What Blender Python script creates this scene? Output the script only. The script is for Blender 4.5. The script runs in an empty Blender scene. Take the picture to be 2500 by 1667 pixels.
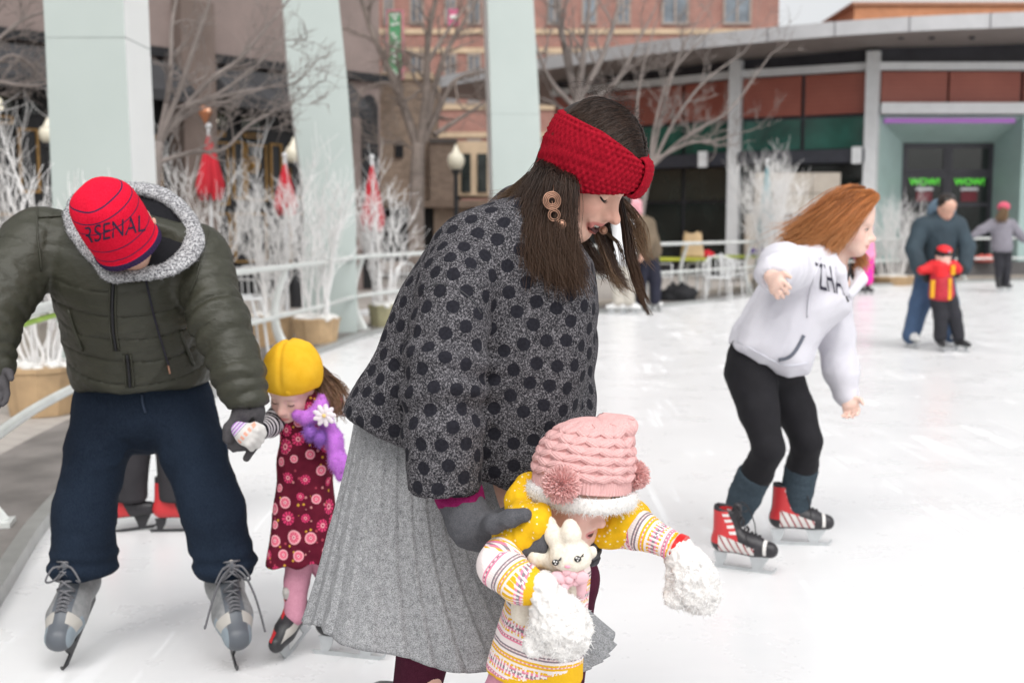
import bpy, math, random
import numpy as np
from mathutils import Vector, Matrix
sc = bpy.context.scene
R = math.radians
# ------------------------------------------------------------------ camera, sky, sun, exposure
FPX, CX, CY, CAMH = 2777.8, 1250.0, 833.5, 1.30
PITCH = math.atan((833.5 - 550.0) / FPX)
cam = bpy.data.cameras.new('camera')
cam.sensor_width = 36.0; cam.lens = 40.0; cam.clip_end = 400.0; cam.clip_start = 0.05
cam_ob = bpy.data.objects.new('camera', cam); sc.collection.objects.link(cam_ob)
cam_ob.location = (0, 0, CAMH); cam_ob.rotation_euler = (R(90) - PITCH, 0, 0)
cam.dof.use_dof = True; cam.dof.focus_distance = 2.30; cam.dof.aperture_fstop = 3.9
sc.camera = cam_ob
world = bpy.data.worlds.new('World'); sc.world = world; world.use_nodes = True
wn = world.node_tree.nodes; wl = world.node_tree.links
sky = wn.new('ShaderNodeTexSky'); sky.sky_type = 'NISHITA'; sky.sun_disc = False
sky.sun_elevation = R(52); sky.sun_rotation = R(150); sky.dust_density = 4.0; sky.air_density = 1.0
hsv = wn.new('ShaderNodeHueSaturation'); hsv.inputs['Saturation'].default_value = 0.10; hsv.inputs['Value'].default_value = 1.4
wl.new(sky.outputs[0], hsv.inputs['Color']); wl.new(hsv.outputs[0], wn['Background'].inputs['Color'])
wn['Background'].inputs['Strength'].default_value = 0.15
sun = bpy.data.lights.new('sun', 'SUN'); sun.energy = 1.2; sun.angle = R(22); sun.color = (1.0, 0.97, 0.93)
sun_ob = bpy.data.objects.new('sun', sun); sc.collection.objects.link(sun_ob)
sun_ob.rotation_euler = (R(38), 0, R(-25))
sc.view_settings.view_transform = 'Standard'; sc.view_settings.look = 'None'
sc.view_settings.exposure = 0.05; sc.view_settings.gamma = 1.0
sc.render.engine = 'CYCLES'
try:
    sc.cycles.use_denoising = True; sc.cycles.max_bounces = 20; sc.cycles.diffuse_bounces = 14; sc.cycles.transmission_bounces = 14
except Exception: pass

# ------------------------------------------------------------------ pixel <-> world helpers (photograph is 2500 x 1667)
cp, sp = math.cos(PITCH), math.sin(PITCH)
def ray(px, py):
    x = (px - CX) / FPX; y = -(py - CY) / FPX
    return np.array([x, cp + y * sp, -sp + y * cp])
def W(px, py, Y):
    d = ray(px, py); t = Y / d[1]
    return np.array([d[0] * t, Y, CAMH + d[2] * t])
def G(px, py, z=0.0):
    d = ray(px, py); t = (z - CAMH) / d[2]
    return np.array([d[0] * t, d[1] * t, z])
K = 2500 / 2352.0
def D(x, y, Y): return W(x * K, y * K, Y)
def rp(px, Y): return px * K * Y / FPX

# ------------------------------------------------------------------ objects
def rootloc(o):
    while o is not None and o.parent is not None: o = o.parent
    return np.array(o.location) if o is not None else np.zeros(3)
def tag(o, label=None, cat=None, group=None, kind=None):
    if label: o['label'] = label
    if cat: o['category'] = cat
    if group: o['group'] = group
    if kind: o['kind'] = kind
    return o
def thing(name, label, cat, loc=(0, 0, 0), group=None):
    o = bpy.data.objects.new(name, None); sc.collection.objects.link(o)
    o.location = [float(v) for v in loc]; o.empty_display_size = 0.1
    return tag(o, label, cat, group)
def mk(name, V, F, mat=None, parent=None, smooth=True, attrs=None, midx=None):
    me = bpy.data.meshes.new(name)
    V = np.asarray(V, np.float32).reshape(-1, 3).copy()
    if parent is not None: V -= rootloc(parent).astype(np.float32)
    if isinstance(F, np.ndarray):
        n, k = F.shape
        me.vertices.add(len(V)); me.vertices.foreach_set('co', V.ravel())
        me.loops.add(n * k); me.loops.foreach_set('vertex_index', F.astype(np.int32).ravel())
        me.polygons.add(n); me.polygons.foreach_set('loop_start', np.arange(0, n * k, k, dtype=np.int32))
        try: me.polygons.foreach_set('loop_total', np.full(n, k, np.int32))
        except Exception: pass
        me.update(calc_edges=True)
    else:
        me.from_pydata([tuple(map(float, v)) for v in V], [], [tuple(map(int, f)) for f in F])
    if smooth: me.polygons.foreach_set('use_smooth', np.ones(len(me.polygons), bool))
    if mat is not None:
        for m in (mat if isinstance(mat, (list, tuple)) else [mat]): me.materials.append(m)
    if midx is not None: me.polygons.foreach_set('material_index', np.asarray(midx, np.int32))
    for an, av in (attrs or {}).items():
        av = np.asarray(av, np.float32)
        if av.ndim == 1:
            a = me.attributes.new(an, 'FLOAT', 'POINT'); a.data.foreach_set('value', av)
        else:
            a = me.attributes.new(an, 'FLOAT_VECTOR', 'POINT'); a.data.foreach_set('vector', av.ravel())
    me.validate(); me.update()
    o = bpy.data.objects.new(name, me); sc.collection.objects.link(o)
    if parent is not None: o.parent = parent
    return o
def copy_tree(o, parent=None):
    c = o.copy(); sc.collection.objects.link(c)
    if parent is not None: c.parent = parent
    for ch in list(o.children): copy_tree(ch, c)
    return c

def nrm(v):
    v = np.asarray(v, float); return v / (np.linalg.norm(v) + 1e-12)
class MB:
    """collects boxes, tubes, lathes into one mesh"""
    def __init__(s): s.V = []; s.F = []; s.I = []
    def add(s, V, F, mi=0):
        o = len(s.V); s.V.extend([tuple(v) for v in V])
        for f in F: s.F.append(tuple(i + o for i in f)); s.I.append(mi)
    def hexa(s, P, mi=0):  # 8 points: bottom 0-3 ccw, top 4-7
        s.add(P, [(3, 2, 1, 0), (4, 5, 6, 7), (0, 1, 5, 4), (1, 2, 6, 5), (2, 3, 7, 6), (3, 0, 4, 7)], mi)
    def box(s, c, size, rz=0, mi=0):
        x, y, z = [q / 2 for q in size]; P = []
        ca, sa = math.cos(rz), math.sin(rz)
        for zz in (-z, z):
            for xx, yy in ((-x, -y), (x, -y), (x, y), (-x, y)):
                P.append((c[0] + xx * ca - yy * sa, c[1] + xx * sa + yy * ca, c[2] + zz))
        s.hexa(P, mi)
    def tube(s, pts, rad, n=8, mi=0, flat=None, cap=True):
        P = np.asarray(pts, float); m = len(P)
        rad = np.full(m, rad) if np.isscalar(rad) else np.asarray(rad, float)
        T = np.gradient(P, axis=0); T /= np.linalg.norm(T, axis=1)[:, None] + 1e-12
        a = np.array([0, 0, 1.0]) if abs(T[0][2]) < .9 else np.array([1.0, 0, 0])
        if flat is not None: a = np.asarray(flat[0], float)
        V = []
        u = nrm(np.cross(np.cross(T[0], a), T[0]))
        for i in range(m):
            u = nrm(u - T[i] * np.dot(u, T[i])); v = np.cross(T[i], u)
            ku, kv = (1, 1) if flat is None else flat[1]
            for j in range(n):
                t = 2 * math.pi * j / n
                V.append(P[i] + rad[i] * (ku * math.cos(t) * u + kv * math.sin(t) * v))
        F = [(i * n + j, i * n + (j + 1) % n, (i + 1) * n + (j + 1) % n, (i + 1) * n + j) for i in range(m - 1) for j in range(n)]
        if cap: F += [tuple(range(n - 1, -1, -1)), tuple((m - 1) * n + j for j in range(n))]
        s.add(V, F, mi)
    def lathe(s, prof, c=(0, 0, 0), n=24, mi=0, axis=None):
        V = []; A = np.eye(3)
        if axis is not None:
            w = nrm(axis); u = nrm(np.cross(w, [0.3, 1, 0.2])); A = np.array([u, np.cross(w, u), w]).T
        for r, z in prof:
            for j in range(n):
                t = 2 * math.pi * j / n
                V.append(np.asarray(c) + A @ np.array([r * math.cos(t), r * math.sin(t), z]))
        m = len(prof)
        F = [(i * n + j, i * n + (j + 1) % n, (i + 1) * n + (j + 1) % n, (i + 1) * n + j) for i in range(m - 1) for j in range(n)]
        F += [tuple(range(n - 1, -1, -1)), tuple((m - 1) * n + j for j in range(n))]
        s.add(V, F, mi)
    def ell(s, c, r, n=16, A=None, mi=0):
        r = np.broadcast_to(np.asarray(r, float), 3); A = np.eye(3) if A is None else A
        V = []; h = n // 2
        for i in range(h + 1):
            a = math.pi * (i + .0) / h; a = min(max(a, .02), math.pi - .02)
            for j in range(n):
                t = 2 * math.pi * j / n
                V.append(np.asarray(c) + A @ (r * np.array([math.sin(a) * math.cos(t), math.sin(a) * math.sin(t), -math.cos(a)])))
        F = [(i * n + j, i * n + (j + 1) % n, (i + 1) * n + (j + 1) % n, (i + 1) * n + j) for i in range(h) for j in range(n)]
        F += [tuple(range(n - 1, -1, -1)), tuple(h * n + j for j in range(n))]
        s.add(V, F, mi)
    def torus(s, c, R0, r0, axis, n=28, k=8, mi=0, flat=1.0):
        w = nrm(axis); u = nrm(np.cross(w, [0.3, 1, 0.2])); v = np.cross(w, u); V = []
        for i in range(n):
            t = 2 * math.pi * i / n; e = math.cos(t) * u + math.sin(t) * v
            for j in range(k):
                a = 2 * math.pi * j / k
                V.append(np.asarray(c) + e * (R0 + r0 * math.cos(a)) + w * r0 * flat * math.sin(a))
        F = [(i * k + j, ((i + 1) % n) * k + j, ((i + 1) % n) * k + (j + 1) % k, i * k + (j + 1) % k) for i in range(n) for j in range(k)]
        s.add(V, F, mi)
    def prism(s, poly, z0, z1, mi=0):
        n = len(poly); V = [(p[0], p[1], z0) for p in poly] + [(p[0], p[1], z1) for p in poly]
        F = [tuple(range(n - 1, -1, -1)), tuple(range(n, 2 * n))] + [(i, (i + 1) % n, n + (i + 1) % n, n + i) for i in range(n)]
        s.add(V, F, mi)
    def build(s, name, mat, parent=None, smooth=False, angle=None):
        o = mk(name, s.V, s.F, mat, parent, smooth, midx=s.I if isinstance(mat, (list, tuple)) else None)
        if smooth and angle is None: angle = 40
        if smooth and angle < 180:
            try: o.data.set_sharp_from_angle(angle=R(angle))
            except Exception: pass
        return o

# ------------------------------------------------------------------ materials
def C4(c): return (c[0], c[1], c[2], 1.0)
class NT:
    """short-hand for building node trees"""
    def __init__(s, name):
        s.m = bpy.data.materials.new(name); s.m.use_nodes = True
        s.t = s.m.node_tree; s.n = s.t.nodes; s.b = s.n['Principled BSDF']
        s._co = None
    def new(s, typ, **kw):
        n = s.n.new('ShaderNode' + typ)
        for k, v in kw.items(): setattr(n, k, v)
        return n
    def lk(s, a, b): s.t.links.new(a, b)
    def inp(s, node, i, v):
        if hasattr(v, 'is_output') or isinstance(v, bpy.types.NodeSocket): s.lk(v, node.inputs[i])
        else: node.inputs[i].default_value = v
    def co(s, which='Object'):
        if s._co is None: s._co = s.new('TexCoord')
        return s._co.outputs[which]
    def mapping(s, vec, scale=(1, 1, 1), rot=(0, 0, 0), loc=(0, 0, 0)):
        m = s.new('Mapping'); s.lk(vec, m.inputs[0])
        m.inputs['Scale'].default_value = scale; m.inputs['Rotation'].default_value = rot; m.inputs['Location'].default_value = loc
        return m.outputs[0]
    def noise(s, scale, detail=3, rough=.55, vec=None, dist=0):
        n = s.new('TexNoise'); s.lk(vec if vec is not None else s.co(), n.inputs['Vector'])
        n.inputs['Scale'].default_value = scale; n.inputs['Detail'].default_value = detail; n.inputs['Roughness'].default_value = rough
        n.inputs['Distortion'].default_value = dist
        return n.outputs[0]
    def voro(s, scale, vec=None, feature='F1', out=0):
        n = s.new('TexVoronoi', feature=feature); s.lk(vec if vec is not None else s.co(), n.inputs['Vector'])
        n.inputs['Scale'].default_value = scale; return n.outputs[out]
    def math(s, op, a, b=0.0, c=None):
        n = s.new('Math', operation=op); s.inp(n, 0, a); s.inp(n, 1, b)
        if c is not None: s.inp(n, 2, c)
        return n.outputs[0]
    def ramp(s, fac, pts, interp='LINEAR'):
        n = s.new('ValToRGB'); n.color_ramp.interpolation = interp; e = n.color_ramp.elements
        while len(e) < len(pts): e.new(0.5)
        for i, (p, c) in enumerate(pts):
            e[i].position = p; e[i].color = C4(c) if not np.isscalar(c) else (c, c, c, 1)
        s.lk(fac, n.inputs[0]); return n.outputs[0]
    def mix(s, fac, a, b, mode='MIX'):
        n = s.new('MixRGB', blend_type=mode); s.inp(n, 0, fac)
        s.inp(n, 1, C4(a) if isinstance(a, (tuple, list)) else a); s.inp(n, 2, C4(b) if isinstance(b, (tuple, list)) else b)
        return n.outputs[0]
    def attr(s, name, out='Fac'):
        n = s.new('Attribute', attribute_name=name); return n.outputs[out]
    def bump(s, h, strength=.3, dist=.01):
        n = s.new('Bump'); s.lk(h, n.inputs['Height']); n.inputs['Strength'].default_value = strength; n.inputs['Distance'].default_value = dist
        s.lk(n.outputs[0], s.b.inputs['Normal']); return n
    def col(s, c):
        if isinstance(c, (tuple, list)): s.b.inputs['Base Color'].default_value = C4(c)
        else: s.lk(c, s.b.inputs['Base Color'])
    def set(s, **kw):
        for k, v in kw.items(): s.inp(s.b, k.replace('_', ' '), v)
        return s
_mc = {}
def pm(name, col, rough=.6, var=.18, vs=9, bump=0, bs=60, metal=0, spec=.4, sheen=0, coat=0, fine=0, bd=.004):
    if name in _mc: return _mc[name]
    t = NT(name); c2 = tuple(min(1, q * (1 + var)) for q in col); c1 = tuple(q * (1 - var) for q in col)
    f = t.noise(vs, 4, .6)
    c = t.ramp(f, [(.3, c1), (.7, c2)])
    if fine: c = t.mix(fine, c, t.ramp(t.noise(350, 1), [(.35, tuple(q * .35 for q in col)), (.65, tuple(min(1, q * 1.7) for q in col))]))
    t.col(c)
    t.set(Roughness=rough, Metallic=metal, Specular_IOR_Level=spec)
    if sheen: t.set(Sheen_Weight=sheen)
    if coat: t.set(Coat_Weight=coat)
    if bump: t.bump(t.noise(bs, 4, .6), bump, bd)
    _mc[name] = t.m; return t.m
# ------------------------------------------------------------------ setting
rng = random.Random(7)
def catmull(P, n=12):
    P = np.asarray(P, float); out = []
    Q = np.vstack([2 * P[0] - P[1], P, 2 * P[-1] - P[-2]])
    for i in range(len(P) - 1):
        p0, p1, p2, p3 = Q[i:i + 4]
        for k in range(n):
            t = k / n
            out.append(.5 * ((2 * p1) + (-p0 + p2) * t + (2 * p0 - 5 * p1 + 4 * p2 - p3) * t * t + (-p0 + 3 * p1 - 3 * p2 + p3) * t ** 3))
    out.append(P[-1]); return np.array(out)

def ice_mat():
    t = NT('ice'); co = t.co()
    n1 = t.noise(.9, 5, .6); n2 = t.noise(5, 5, .65, t.mapping(co, (1, 2.2, 1)))
    c = t.ramp(t.mix(.5, n1, n2), [(.3, (.71, .713, .72)), (.7, (.75, .75, .752))])
    # skate scratches: thin lines from warped waves in several directions
    sc_ = None
    for k, (rot, s) in enumerate(((.4, 2.3), (1.3, 1.7), (2.2, 2.9), (2.8, 1.2))):
        m = t.mapping(co, (s * 1.2, s * .035, 1), (0, 0, rot), (k * 3.1, k * 1.7, 0))
        w = t.math('ABSOLUTE', t.math('SUBTRACT', t.noise(1.6, 2, .5, m), .5))
        l = t.math('LESS_THAN', w, .0035)
        sc_ = l if sc_ is None else t.math('MAXIMUM', sc_, l)
    br = t.math('GREATER_THAN', t.noise(1.1, 4), .52)
    sc_ = t.math('MULTIPLY', sc_, br)
    c = t.mix(t.math('MULTIPLY', sc_, .22), c, (.84, .85, .86))
    t.col(c)
    r = t.ramp(t.noise(2.2, 5, .7), [(.3, .24), (.7, .36)])
    t.lk(t.math('ADD', r, t.math('MULTIPLY', sc_, .3)), t.b.inputs['Roughness'])
    t.set(Specular_IOR_Level=.45)
    t.bump(t.noise(30, 4, .6), .05, .004)
    return t.m
def paver_mat():
    t = NT('paving'); b = t.new('TexBrick'); t.lk(t.mapping(t.co(), (1, 1, 1), (0, 0, .5)), b.inputs[0])
    b.inputs['Scale'].default_value = 1.6; b.inputs['Mortar Size'].default_value = .012
    b.inputs['Color1'].default_value = (.33, .30, .27, 1); b.inputs['Color2'].default_value = (.40, .37, .335, 1); b.inputs['Mortar'].default_value = (.19, .17, .155, 1)
    t.col(t.mix(.5, b.outputs[0], t.ramp(t.noise(.8, 5, .65), [(.3, (.30, .27, .25)), (.7, (.44, .41, .38))])))
    t.set(Roughness=.8); t.bump(t.noise(50, 3), .1, .005); return t.m
def brick_mat(name, c1, c2, mo, scale=4.0, band=None):
    t = NT(name); b = t.new('TexBrick'); co = t.co()
    s = t.new('SeparateXYZ'); t.lk(co, s.inputs[0]); cb = t.new('CombineXYZ')
    t.lk(t.math('ADD', s.outputs[0], s.outputs[1]), cb.inputs[0]); t.lk(s.outputs[2], cb.inputs[1])
    t.lk(cb.outputs[0], b.inputs[0]); b.inputs['Scale'].default_value = scale
    b.inputs['Color1'].default_value = C4(c1); b.inputs['Color2'].default_value = C4(c2); b.inputs['Mortar'].default_value = C4(mo)
    b.inputs['Mortar Size'].default_value = .015; b.inputs['Bias'].default_value = 0
    t.col(t.mix(.35, b.outputs[0], t.ramp(t.noise(1.2, 6, .65), [(.3, tuple(q * .6 for q in c1)), (.7, tuple(q * 1.3 for q in c2))])))
    t.set(Roughness=.85); t.bump(b.outputs[1], -.4, .01); return t.m

ground = mk('ground', [(-160, -40, -.035), (160, -40, -.035), (160, 330, -.035), (-160, 330, -.035)], [(0, 1, 2, 3)], paver_mat(), smooth=False)
tag(ground, kind='structure')
edge_px = [(0, 1482), (122, 1286), (250, 1155), (420, 1030), (600, 935), (820, 850), (944, 812), (1200, 785), (1455, 766), (1700, 742), (2000, 708), (2250, 695), (2500, 687), (2800, 681)]
_e0, _e1 = G(0, 1482)[:2], G(122, 1286)[:2]
EP = [tuple(_e0 + (_e0 - _e1) * 6.0), tuple(_e0 + (_e0 - _e1) * 2.0)] + [tuple(G(*p)[:2]) for p in edge_px]
E = catmull(EP, 8)
Tn = np.gradient(E, axis=0); Tn /= np.linalg.norm(Tn, axis=1)[:, None]
No = np.stack([-Tn[:, 1], Tn[:, 0]], 1)          # points away from the ice (left of the walking direction)
ice_poly = [tuple(p) for p in E] + [(24, 10), (22, -4)]
b = MB(); b.add([(x, y, 0.0) for x, y in ice_poly], [tuple(range(len(ice_poly) - 1, -1, -1))])
ice = b.build('ice_rink', ice_mat()); ice['kind'] = 'structure'
def strip(path, off0, off1, z0, z1, zt0=None):
    """solid strip along the rink edge from offset off0 to off1"""
    a = path + No * off0; c = path + No * off1; n = len(path); V = []
    for i in range(n):
        V += [(a[i][0], a[i][1], z0), (c[i][0], c[i][1], z0), (c[i][0], c[i][1], z1), (a[i][0], a[i][1], z1 if zt0 is None else zt0)]
    F = []
    for i in range(n - 1):
        for j in range(4): F.append((i * 4 + j, i * 4 + (j + 1) % 4, (i + 1) * 4 + (j + 1) % 4, (i + 1) * 4 + j))
    F += [(3, 2, 1, 0), tuple((n - 1) * 4 + j for j in range(4))]
    return V, F
m_board = pm('apron_board', (.17, .155, .145), .65, .3, 3, .2, 40)
m_steel = pm('brushed_steel', (.42, .43, .42), .35, .12, 12, metal=.7)
m_rail = pm('pale_rail', (.62, .64, .62), .35, .08, 6, metal=.25)
V, F = strip(E, .07, .62, -.03, .05); b = MB(); b.add(V, F); o = b.build('apron', m_board); o['kind'] = 'structure'
V, F = strip(E, .0, .066, -.03, .062); b = MB(); b.add(V, F); o = b.build('kerb', m_steel); o['kind'] = 'structure'

# rink railing: top rail, mid rail, curved posts
def rail_z(i):
    y = E[i][1]; return .90 + .10 * min(1, max(0, (y - 12) / 6))
rl = thing('rink_railing', 'pale metal railing curving round the edge of the ice rink', 'railing')
i0 = 15
off = E + No * .16
b = MB(); b.tube([(off[i][0], off[i][1], rail_z(i)) for i in range(i0, len(E))], .028, 10); b.build('top_rail', m_rail, rl, True)
b = MB(); b.tube([(off[i][0], off[i][1], rail_z(i) - .46) for i in range(i0, len(E))], .024, 10); b.build('mid_rail', m_rail, rl, True)
b = MB(); b.tube([(off[i][0], off[i][1], rail_z(i) - .05) for i in range(i0 + 2, i0 + 22)], .014, 8); g = b.build('cable', pm('green_hose', (.30, .48, .05), .5), rl, True)
g['label'] = 'lime green tube slung under the top rail'
def post_at(i):
    p = np.array([off[i][0], off[i][1]]); n = No[i]; zt = rail_z(i); pts = []
    for k in range(11):
        t = k / 10; o_ = .17 * math.sin(t * math.pi * .5) * (1 - t) * 2.2
        q = p + n * (o_ + .02); pts.append((q[0], q[1], .05 + (zt - .06) * t))
    b = MB(); b.tube(pts, [.055 - .03 * (k / 10) for k in range(11)], 10, flat=((n[0], n[1], 0), (1, .32)))
    b.box((p[0] + n[0] * .04, p[1] + n[1] * .04, .062), (.16, .12, .022), math.atan2(n[1], n[0]))
    b.build('post', m_rail, rl, True)
lens = np.concatenate([[0], np.cumsum(np.linalg.norm(np.diff(E, axis=0), axis=1))])
def px_of(i):
    q = np.array([off[i][0], off[i][1], .5]) - np.array([0, 0, CAMH]); return CX + FPX * q[0] / (q[1] * cp - q[2] * sp) if q[1] > .5 else -9999
pxs = np.array([px_of(i) for i in range(len(E))])
for tx in (2, 330, 520, 718, 884, 1060, 1240, 1420, 1555, 1672, 1850, 2095, 2350, 2560):
    post_at(int(np.argmin(abs(pxs - tx))))
# ------------------------------------------------------------------ facades
class Fac:
    def __init__(s, a, bb, base=0.0):
        s.a = np.asarray(a, float); d = np.asarray(bb, float) - s.a; s.L = np.linalg.norm(d); s.d = d / s.L
        s.n = np.array([s.d[1], -s.d[0]])
    def uz(s, px, py):
        r = ray(px, py); A = np.array([[r[0], -s.d[0]], [r[1], -s.d[1]]])
        t, u = np.linalg.solve(A, s.a); return u, CAMH + r[2] * t
    def pt(s, u, z, o=0): 
        q = s.a + s.d * u + s.n * o; return (q[0], q[1], z)
    def bx(s, mb, u0, u1, z0, z1, o0, o1, mi=0):
        P = [s.pt(u0, z0, o1), s.pt(u1, z0, o1), s.pt(u1, z0, o0), s.pt(u0, z0, o0), s.pt(u0, z1, o1), s.pt(u1, z1, o1), s.pt(u1, z1, o0), s.pt(u0, z1, o0)]
        mb.hexa(P, mi)
    def rect(s, x0, y0, x1, y1):
        xm, ym = (x0 + x1) / 2, (y0 + y1) / 2
        return s.uz(x0, ym)[0], s.uz(x1, ym)[0], s.uz(xm, y1)[1], s.uz(xm, y0)[1]
    def pbx(s, mb, x0, y0, x1, y1, o0, o1, mi=0):
        u0, u1, z0, z1 = s.rect(x0, y0, x1, y1); s.bx(mb, u0, u1, z0, z1, o0, o1, mi)
    def frame(s, mb, u0, u1, z0, z1, w, o0, o1, mi=0):
        s.bx(mb, u0, u0 + w, z0, z1, o0, o1, mi); s.bx(mb, u1 - w, u1, z0, z1, o0, o1, mi)
        s.bx(mb, u0 + w, u1 - w, z0, z0 + w, o0, o1, mi); s.bx(mb, u0 + w, u1 - w, z1 - w, z1, o0, o1, mi)

def glass_mat(name, col, rough=.08):
    t = NT(name); t.col(t.ramp(t.noise(.7, 4, .6), [(.35, tuple(q * .5 for q in col)), (.7, tuple(q * 1.6 for q in col))]))
    t.set(Roughness=rough, Specular_IOR_Level=.6); return t.m
m_stucco = pm('mauve_stucco', (.235, .185, .17), .9, .12, 1.5, .35, 30, bd=.01)
m_stucco2 = pm('brown_stucco', (.15, .115, .10), .9, .15, 1.5, .35, 30, bd=.01)
m_black = pm('black_paint', (.012, .012, .014), .4, .3, 4)
m_awn = pm('charcoal_awning', (.035, .035, .038), .8, .25, 2, .2, 12, bd=.03)
m_gold = pm('gold_trim', (.36, .21, .07), .5, .2, 8, metal=.2)
m_dglass = glass_mat('dark_glass', (.012, .016, .015))
m_iglass = glass_mat('interior_glass', (.045, .05, .03))
L = Fac((-8.1, 18.0), (-4.4, 22.0))
bd = thing('restaurant_building', 'mauve stucco building with black shopfront, gold trim and charcoal awning', 'building', (-8.1, 18, 0))
u1 = L.uz(930, 400)[0]
b = MB(); L.bx(b, -9, u1, 4.2, 13, -6, 0); b.build('upper_wall', m_stucco, bd)
b = MB(); L.bx(b, -9, L.uz(862, 400)[0], -.03, 4.195, -6, -.25); b.build('shopfront', m_black, bd)
ua = L.uz(862, 400)[0] + .002
b = MB(); L.bx(b, ua, u1, -.03, 4.195, -6, -.02); b.build('corner_wall', m_stucco, bd)
uc0, uc1, zc0, zc1 = L.rect(884, 232, 924, 600)
b = MB(); P2 = [(uc0, 0)] + [(uc1, 0)] + [((uc0 + uc1) / 2 + math.cos(a) * (uc1 - uc0) / 2, zc1 - .25 + .25 * math.sin(a)) for a in np.linspace(0, math.pi, 12)]
b.add([L.pt(u, z, .012) for u, z in P2] + [L.pt(u, z, -.015) for u, z in P2], [tuple(range(len(P2)))] + [(i, i + len(P2), (i + 1) % len(P2) + len(P2), (i + 1) % len(P2)) for i in range(len(P2))])
b.build('arched_door', m_black, bd)
up0, up1, _, _ = L.rect(428, 300, 509, 400)
b = MB(); L.bx(b, up0, up1, -.03, 5.2, -.2, .30); b.build('pilaster', m_stucco2, bd)
b = MB(); L.bx(b, up0 - 4.6, up0 - 4.1, -.03, 4.18, -.2, .05); b.build('pilaster', m_stucco2, bd)
def awning(u0, u1):
    b = MB(); P = [L.pt(u0, 3.55, .75), L.pt(u1, 3.55, .75), L.pt(u1, 3.55, -.2), L.pt(u0, 3.55, -.2), L.pt(u0, 4.12, .10), L.pt(u1, 4.12, .10), L.pt(u1, 4.12, -.2), L.pt(u0, 4.12, -.2)]
    b.hexa(P); L.bx(b, u0, u1, 3.38, 3.545, .72, .745); n_ = 9
    o = b.build('awning', m_awn, bd)
    b = MB()
    for k in range(n_ + 1):
        u = u0 + .03 + (u1 - u0 - .06) * k / n_; b.tube([L.pt(u, 4.13, .10), L.pt(u, 3.565, .762)], .012, 5)
    b.build('awning_rib', pm('awning_rib', (.06, .06, .062), .7), o)
awning(-8.8, up0 - .01); awning(up1 + .01, L.uz(850, 300)[0])
b = MB(); L.bx(b, -9, ua + 1.2, 4.2, 4.36, .003, .10); b.build('cornice', m_black, bd)
# gold outlined panels and windows (pixel rectangles on this wall)
for (x0, y0, x1, y1, wpx) in [(-30, 279, 46, 300, 5), (61, 312, 111, 470, 5), (-40, 520, 46, 640, 5), (61, 520, 111, 640, 5), (398, 329, 413, 560, 4), (520, 318, 566, 331, 4), (585, 344, 614, 486, 5),
                              (677, 350, 706, 486, 5), (618, 352, 668, 490, 4), (536, 520, 580, 640, 4), (589, 520, 668, 640, 4), (612, 325, 655, 336, 3), (520, 345, 575, 500, 4), (725, 350, 850, 486, 5), (725, 520, 850, 640, 5), (200, 300, 370, 480, 5)]:
    u0, uu, z0, z1 = L.rect(x0, y0, x1, y1); b = MB(); w = wpx * 20 / FPX
    L.frame(b, u0, uu, z0, z1, w, -.248, -.20); b.build('panel_trim', m_gold, bd)
    b = MB(); L.bx(b, u0 + w + .01, uu - w - .01, z0 + w + .01, z1 - w - .01, -.248, -.235); b.build('panel', pm('panel_black', (.02, .021, .024), .3, .3, 3), bd)
for (x0, y0, x1, y1, mm) in [(-30, 226, 42, 268, m_iglass), (513, 274, 570, 308, m_iglass), (604, 284, 652, 316, m_iglass), (70, 250, 108, 275, m_dglass), (725, 280, 850, 325, m_dglass), (210, 240, 360, 280, m_dglass)]:
    u0, uu, z0, z1 = L.rect(x0, y0, x1, y1); b = MB(); L.bx(b, u0, uu, z0, z1, -.248, -.215); p = b.build('transom_window', mm, bd)
    b = MB(); L.frame(b, u0 - .03, uu + .03, z0 - .03, z1 + .03, .028, -.248, -.19); b.build('frame', m_black, p)
u_, z_ = L.uz(633, 402); b = MB(); c = np.array(L.pt(u_, z_, -.2)); nn = np.array([L.n[0], L.n[1], 0])
b.torus(c, .14, .02, nn, 28, 6); b.torus(c, .08, .012, nn, 24, 6); b.ell(c, (.05, .05, .06)); b.build('emblem', m_gold, bd, True)
for i, (x, y) in enumerate(((8, 245), (14, 262), (540, 294))):
    u_, z_ = L.uz(x, y); b = MB(); b.ell(L.pt(u_, z_, -.16), .035 if i else .05, 10); t = NT('lit_bulb%d' % i); t.col((.8, .75, .6)); t.set(Emission_Color=(1, .93, .75, 1), Emission_Strength=.8)
    b.build('lit_bulb', t.m, bd, True)
# copper diamond sconce
u_, z_ = L.uz(478, 275); c = np.array(L.pt(u_, z_, .31)); sc_ob = thing('wall_lantern', 'copper diamond shaped lantern on the brown stucco pilaster', 'lantern', tuple(c))
b = MB(); d3 = np.array([L.d[0], L.d[1], 0]); n3 = nn
q = [c - d3 * .15, c + np.array([0, 0, -.24]), c + d3 * .15, c + np.array([0, 0, .20]), c + n3 * .16]
b.add(q, [(0, 1, 4), (1, 2, 4), (2, 3, 4), (3, 0, 4), (3, 2, 1, 0)]); b.build('shade', pm('copper', (.50, .21, .11), .45, .2, 5, metal=.4), sc_ob)
t = NT('lantern_glow'); t.col((.8, .7, .55)); t.set(Emission_Color=(1, .86, .66, 1), Emission_Strength=.9)
b = MB(); b.ell(c + n3 * .11, .034, 12); b.build('bulb', t.m, sc_ob, True)

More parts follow.
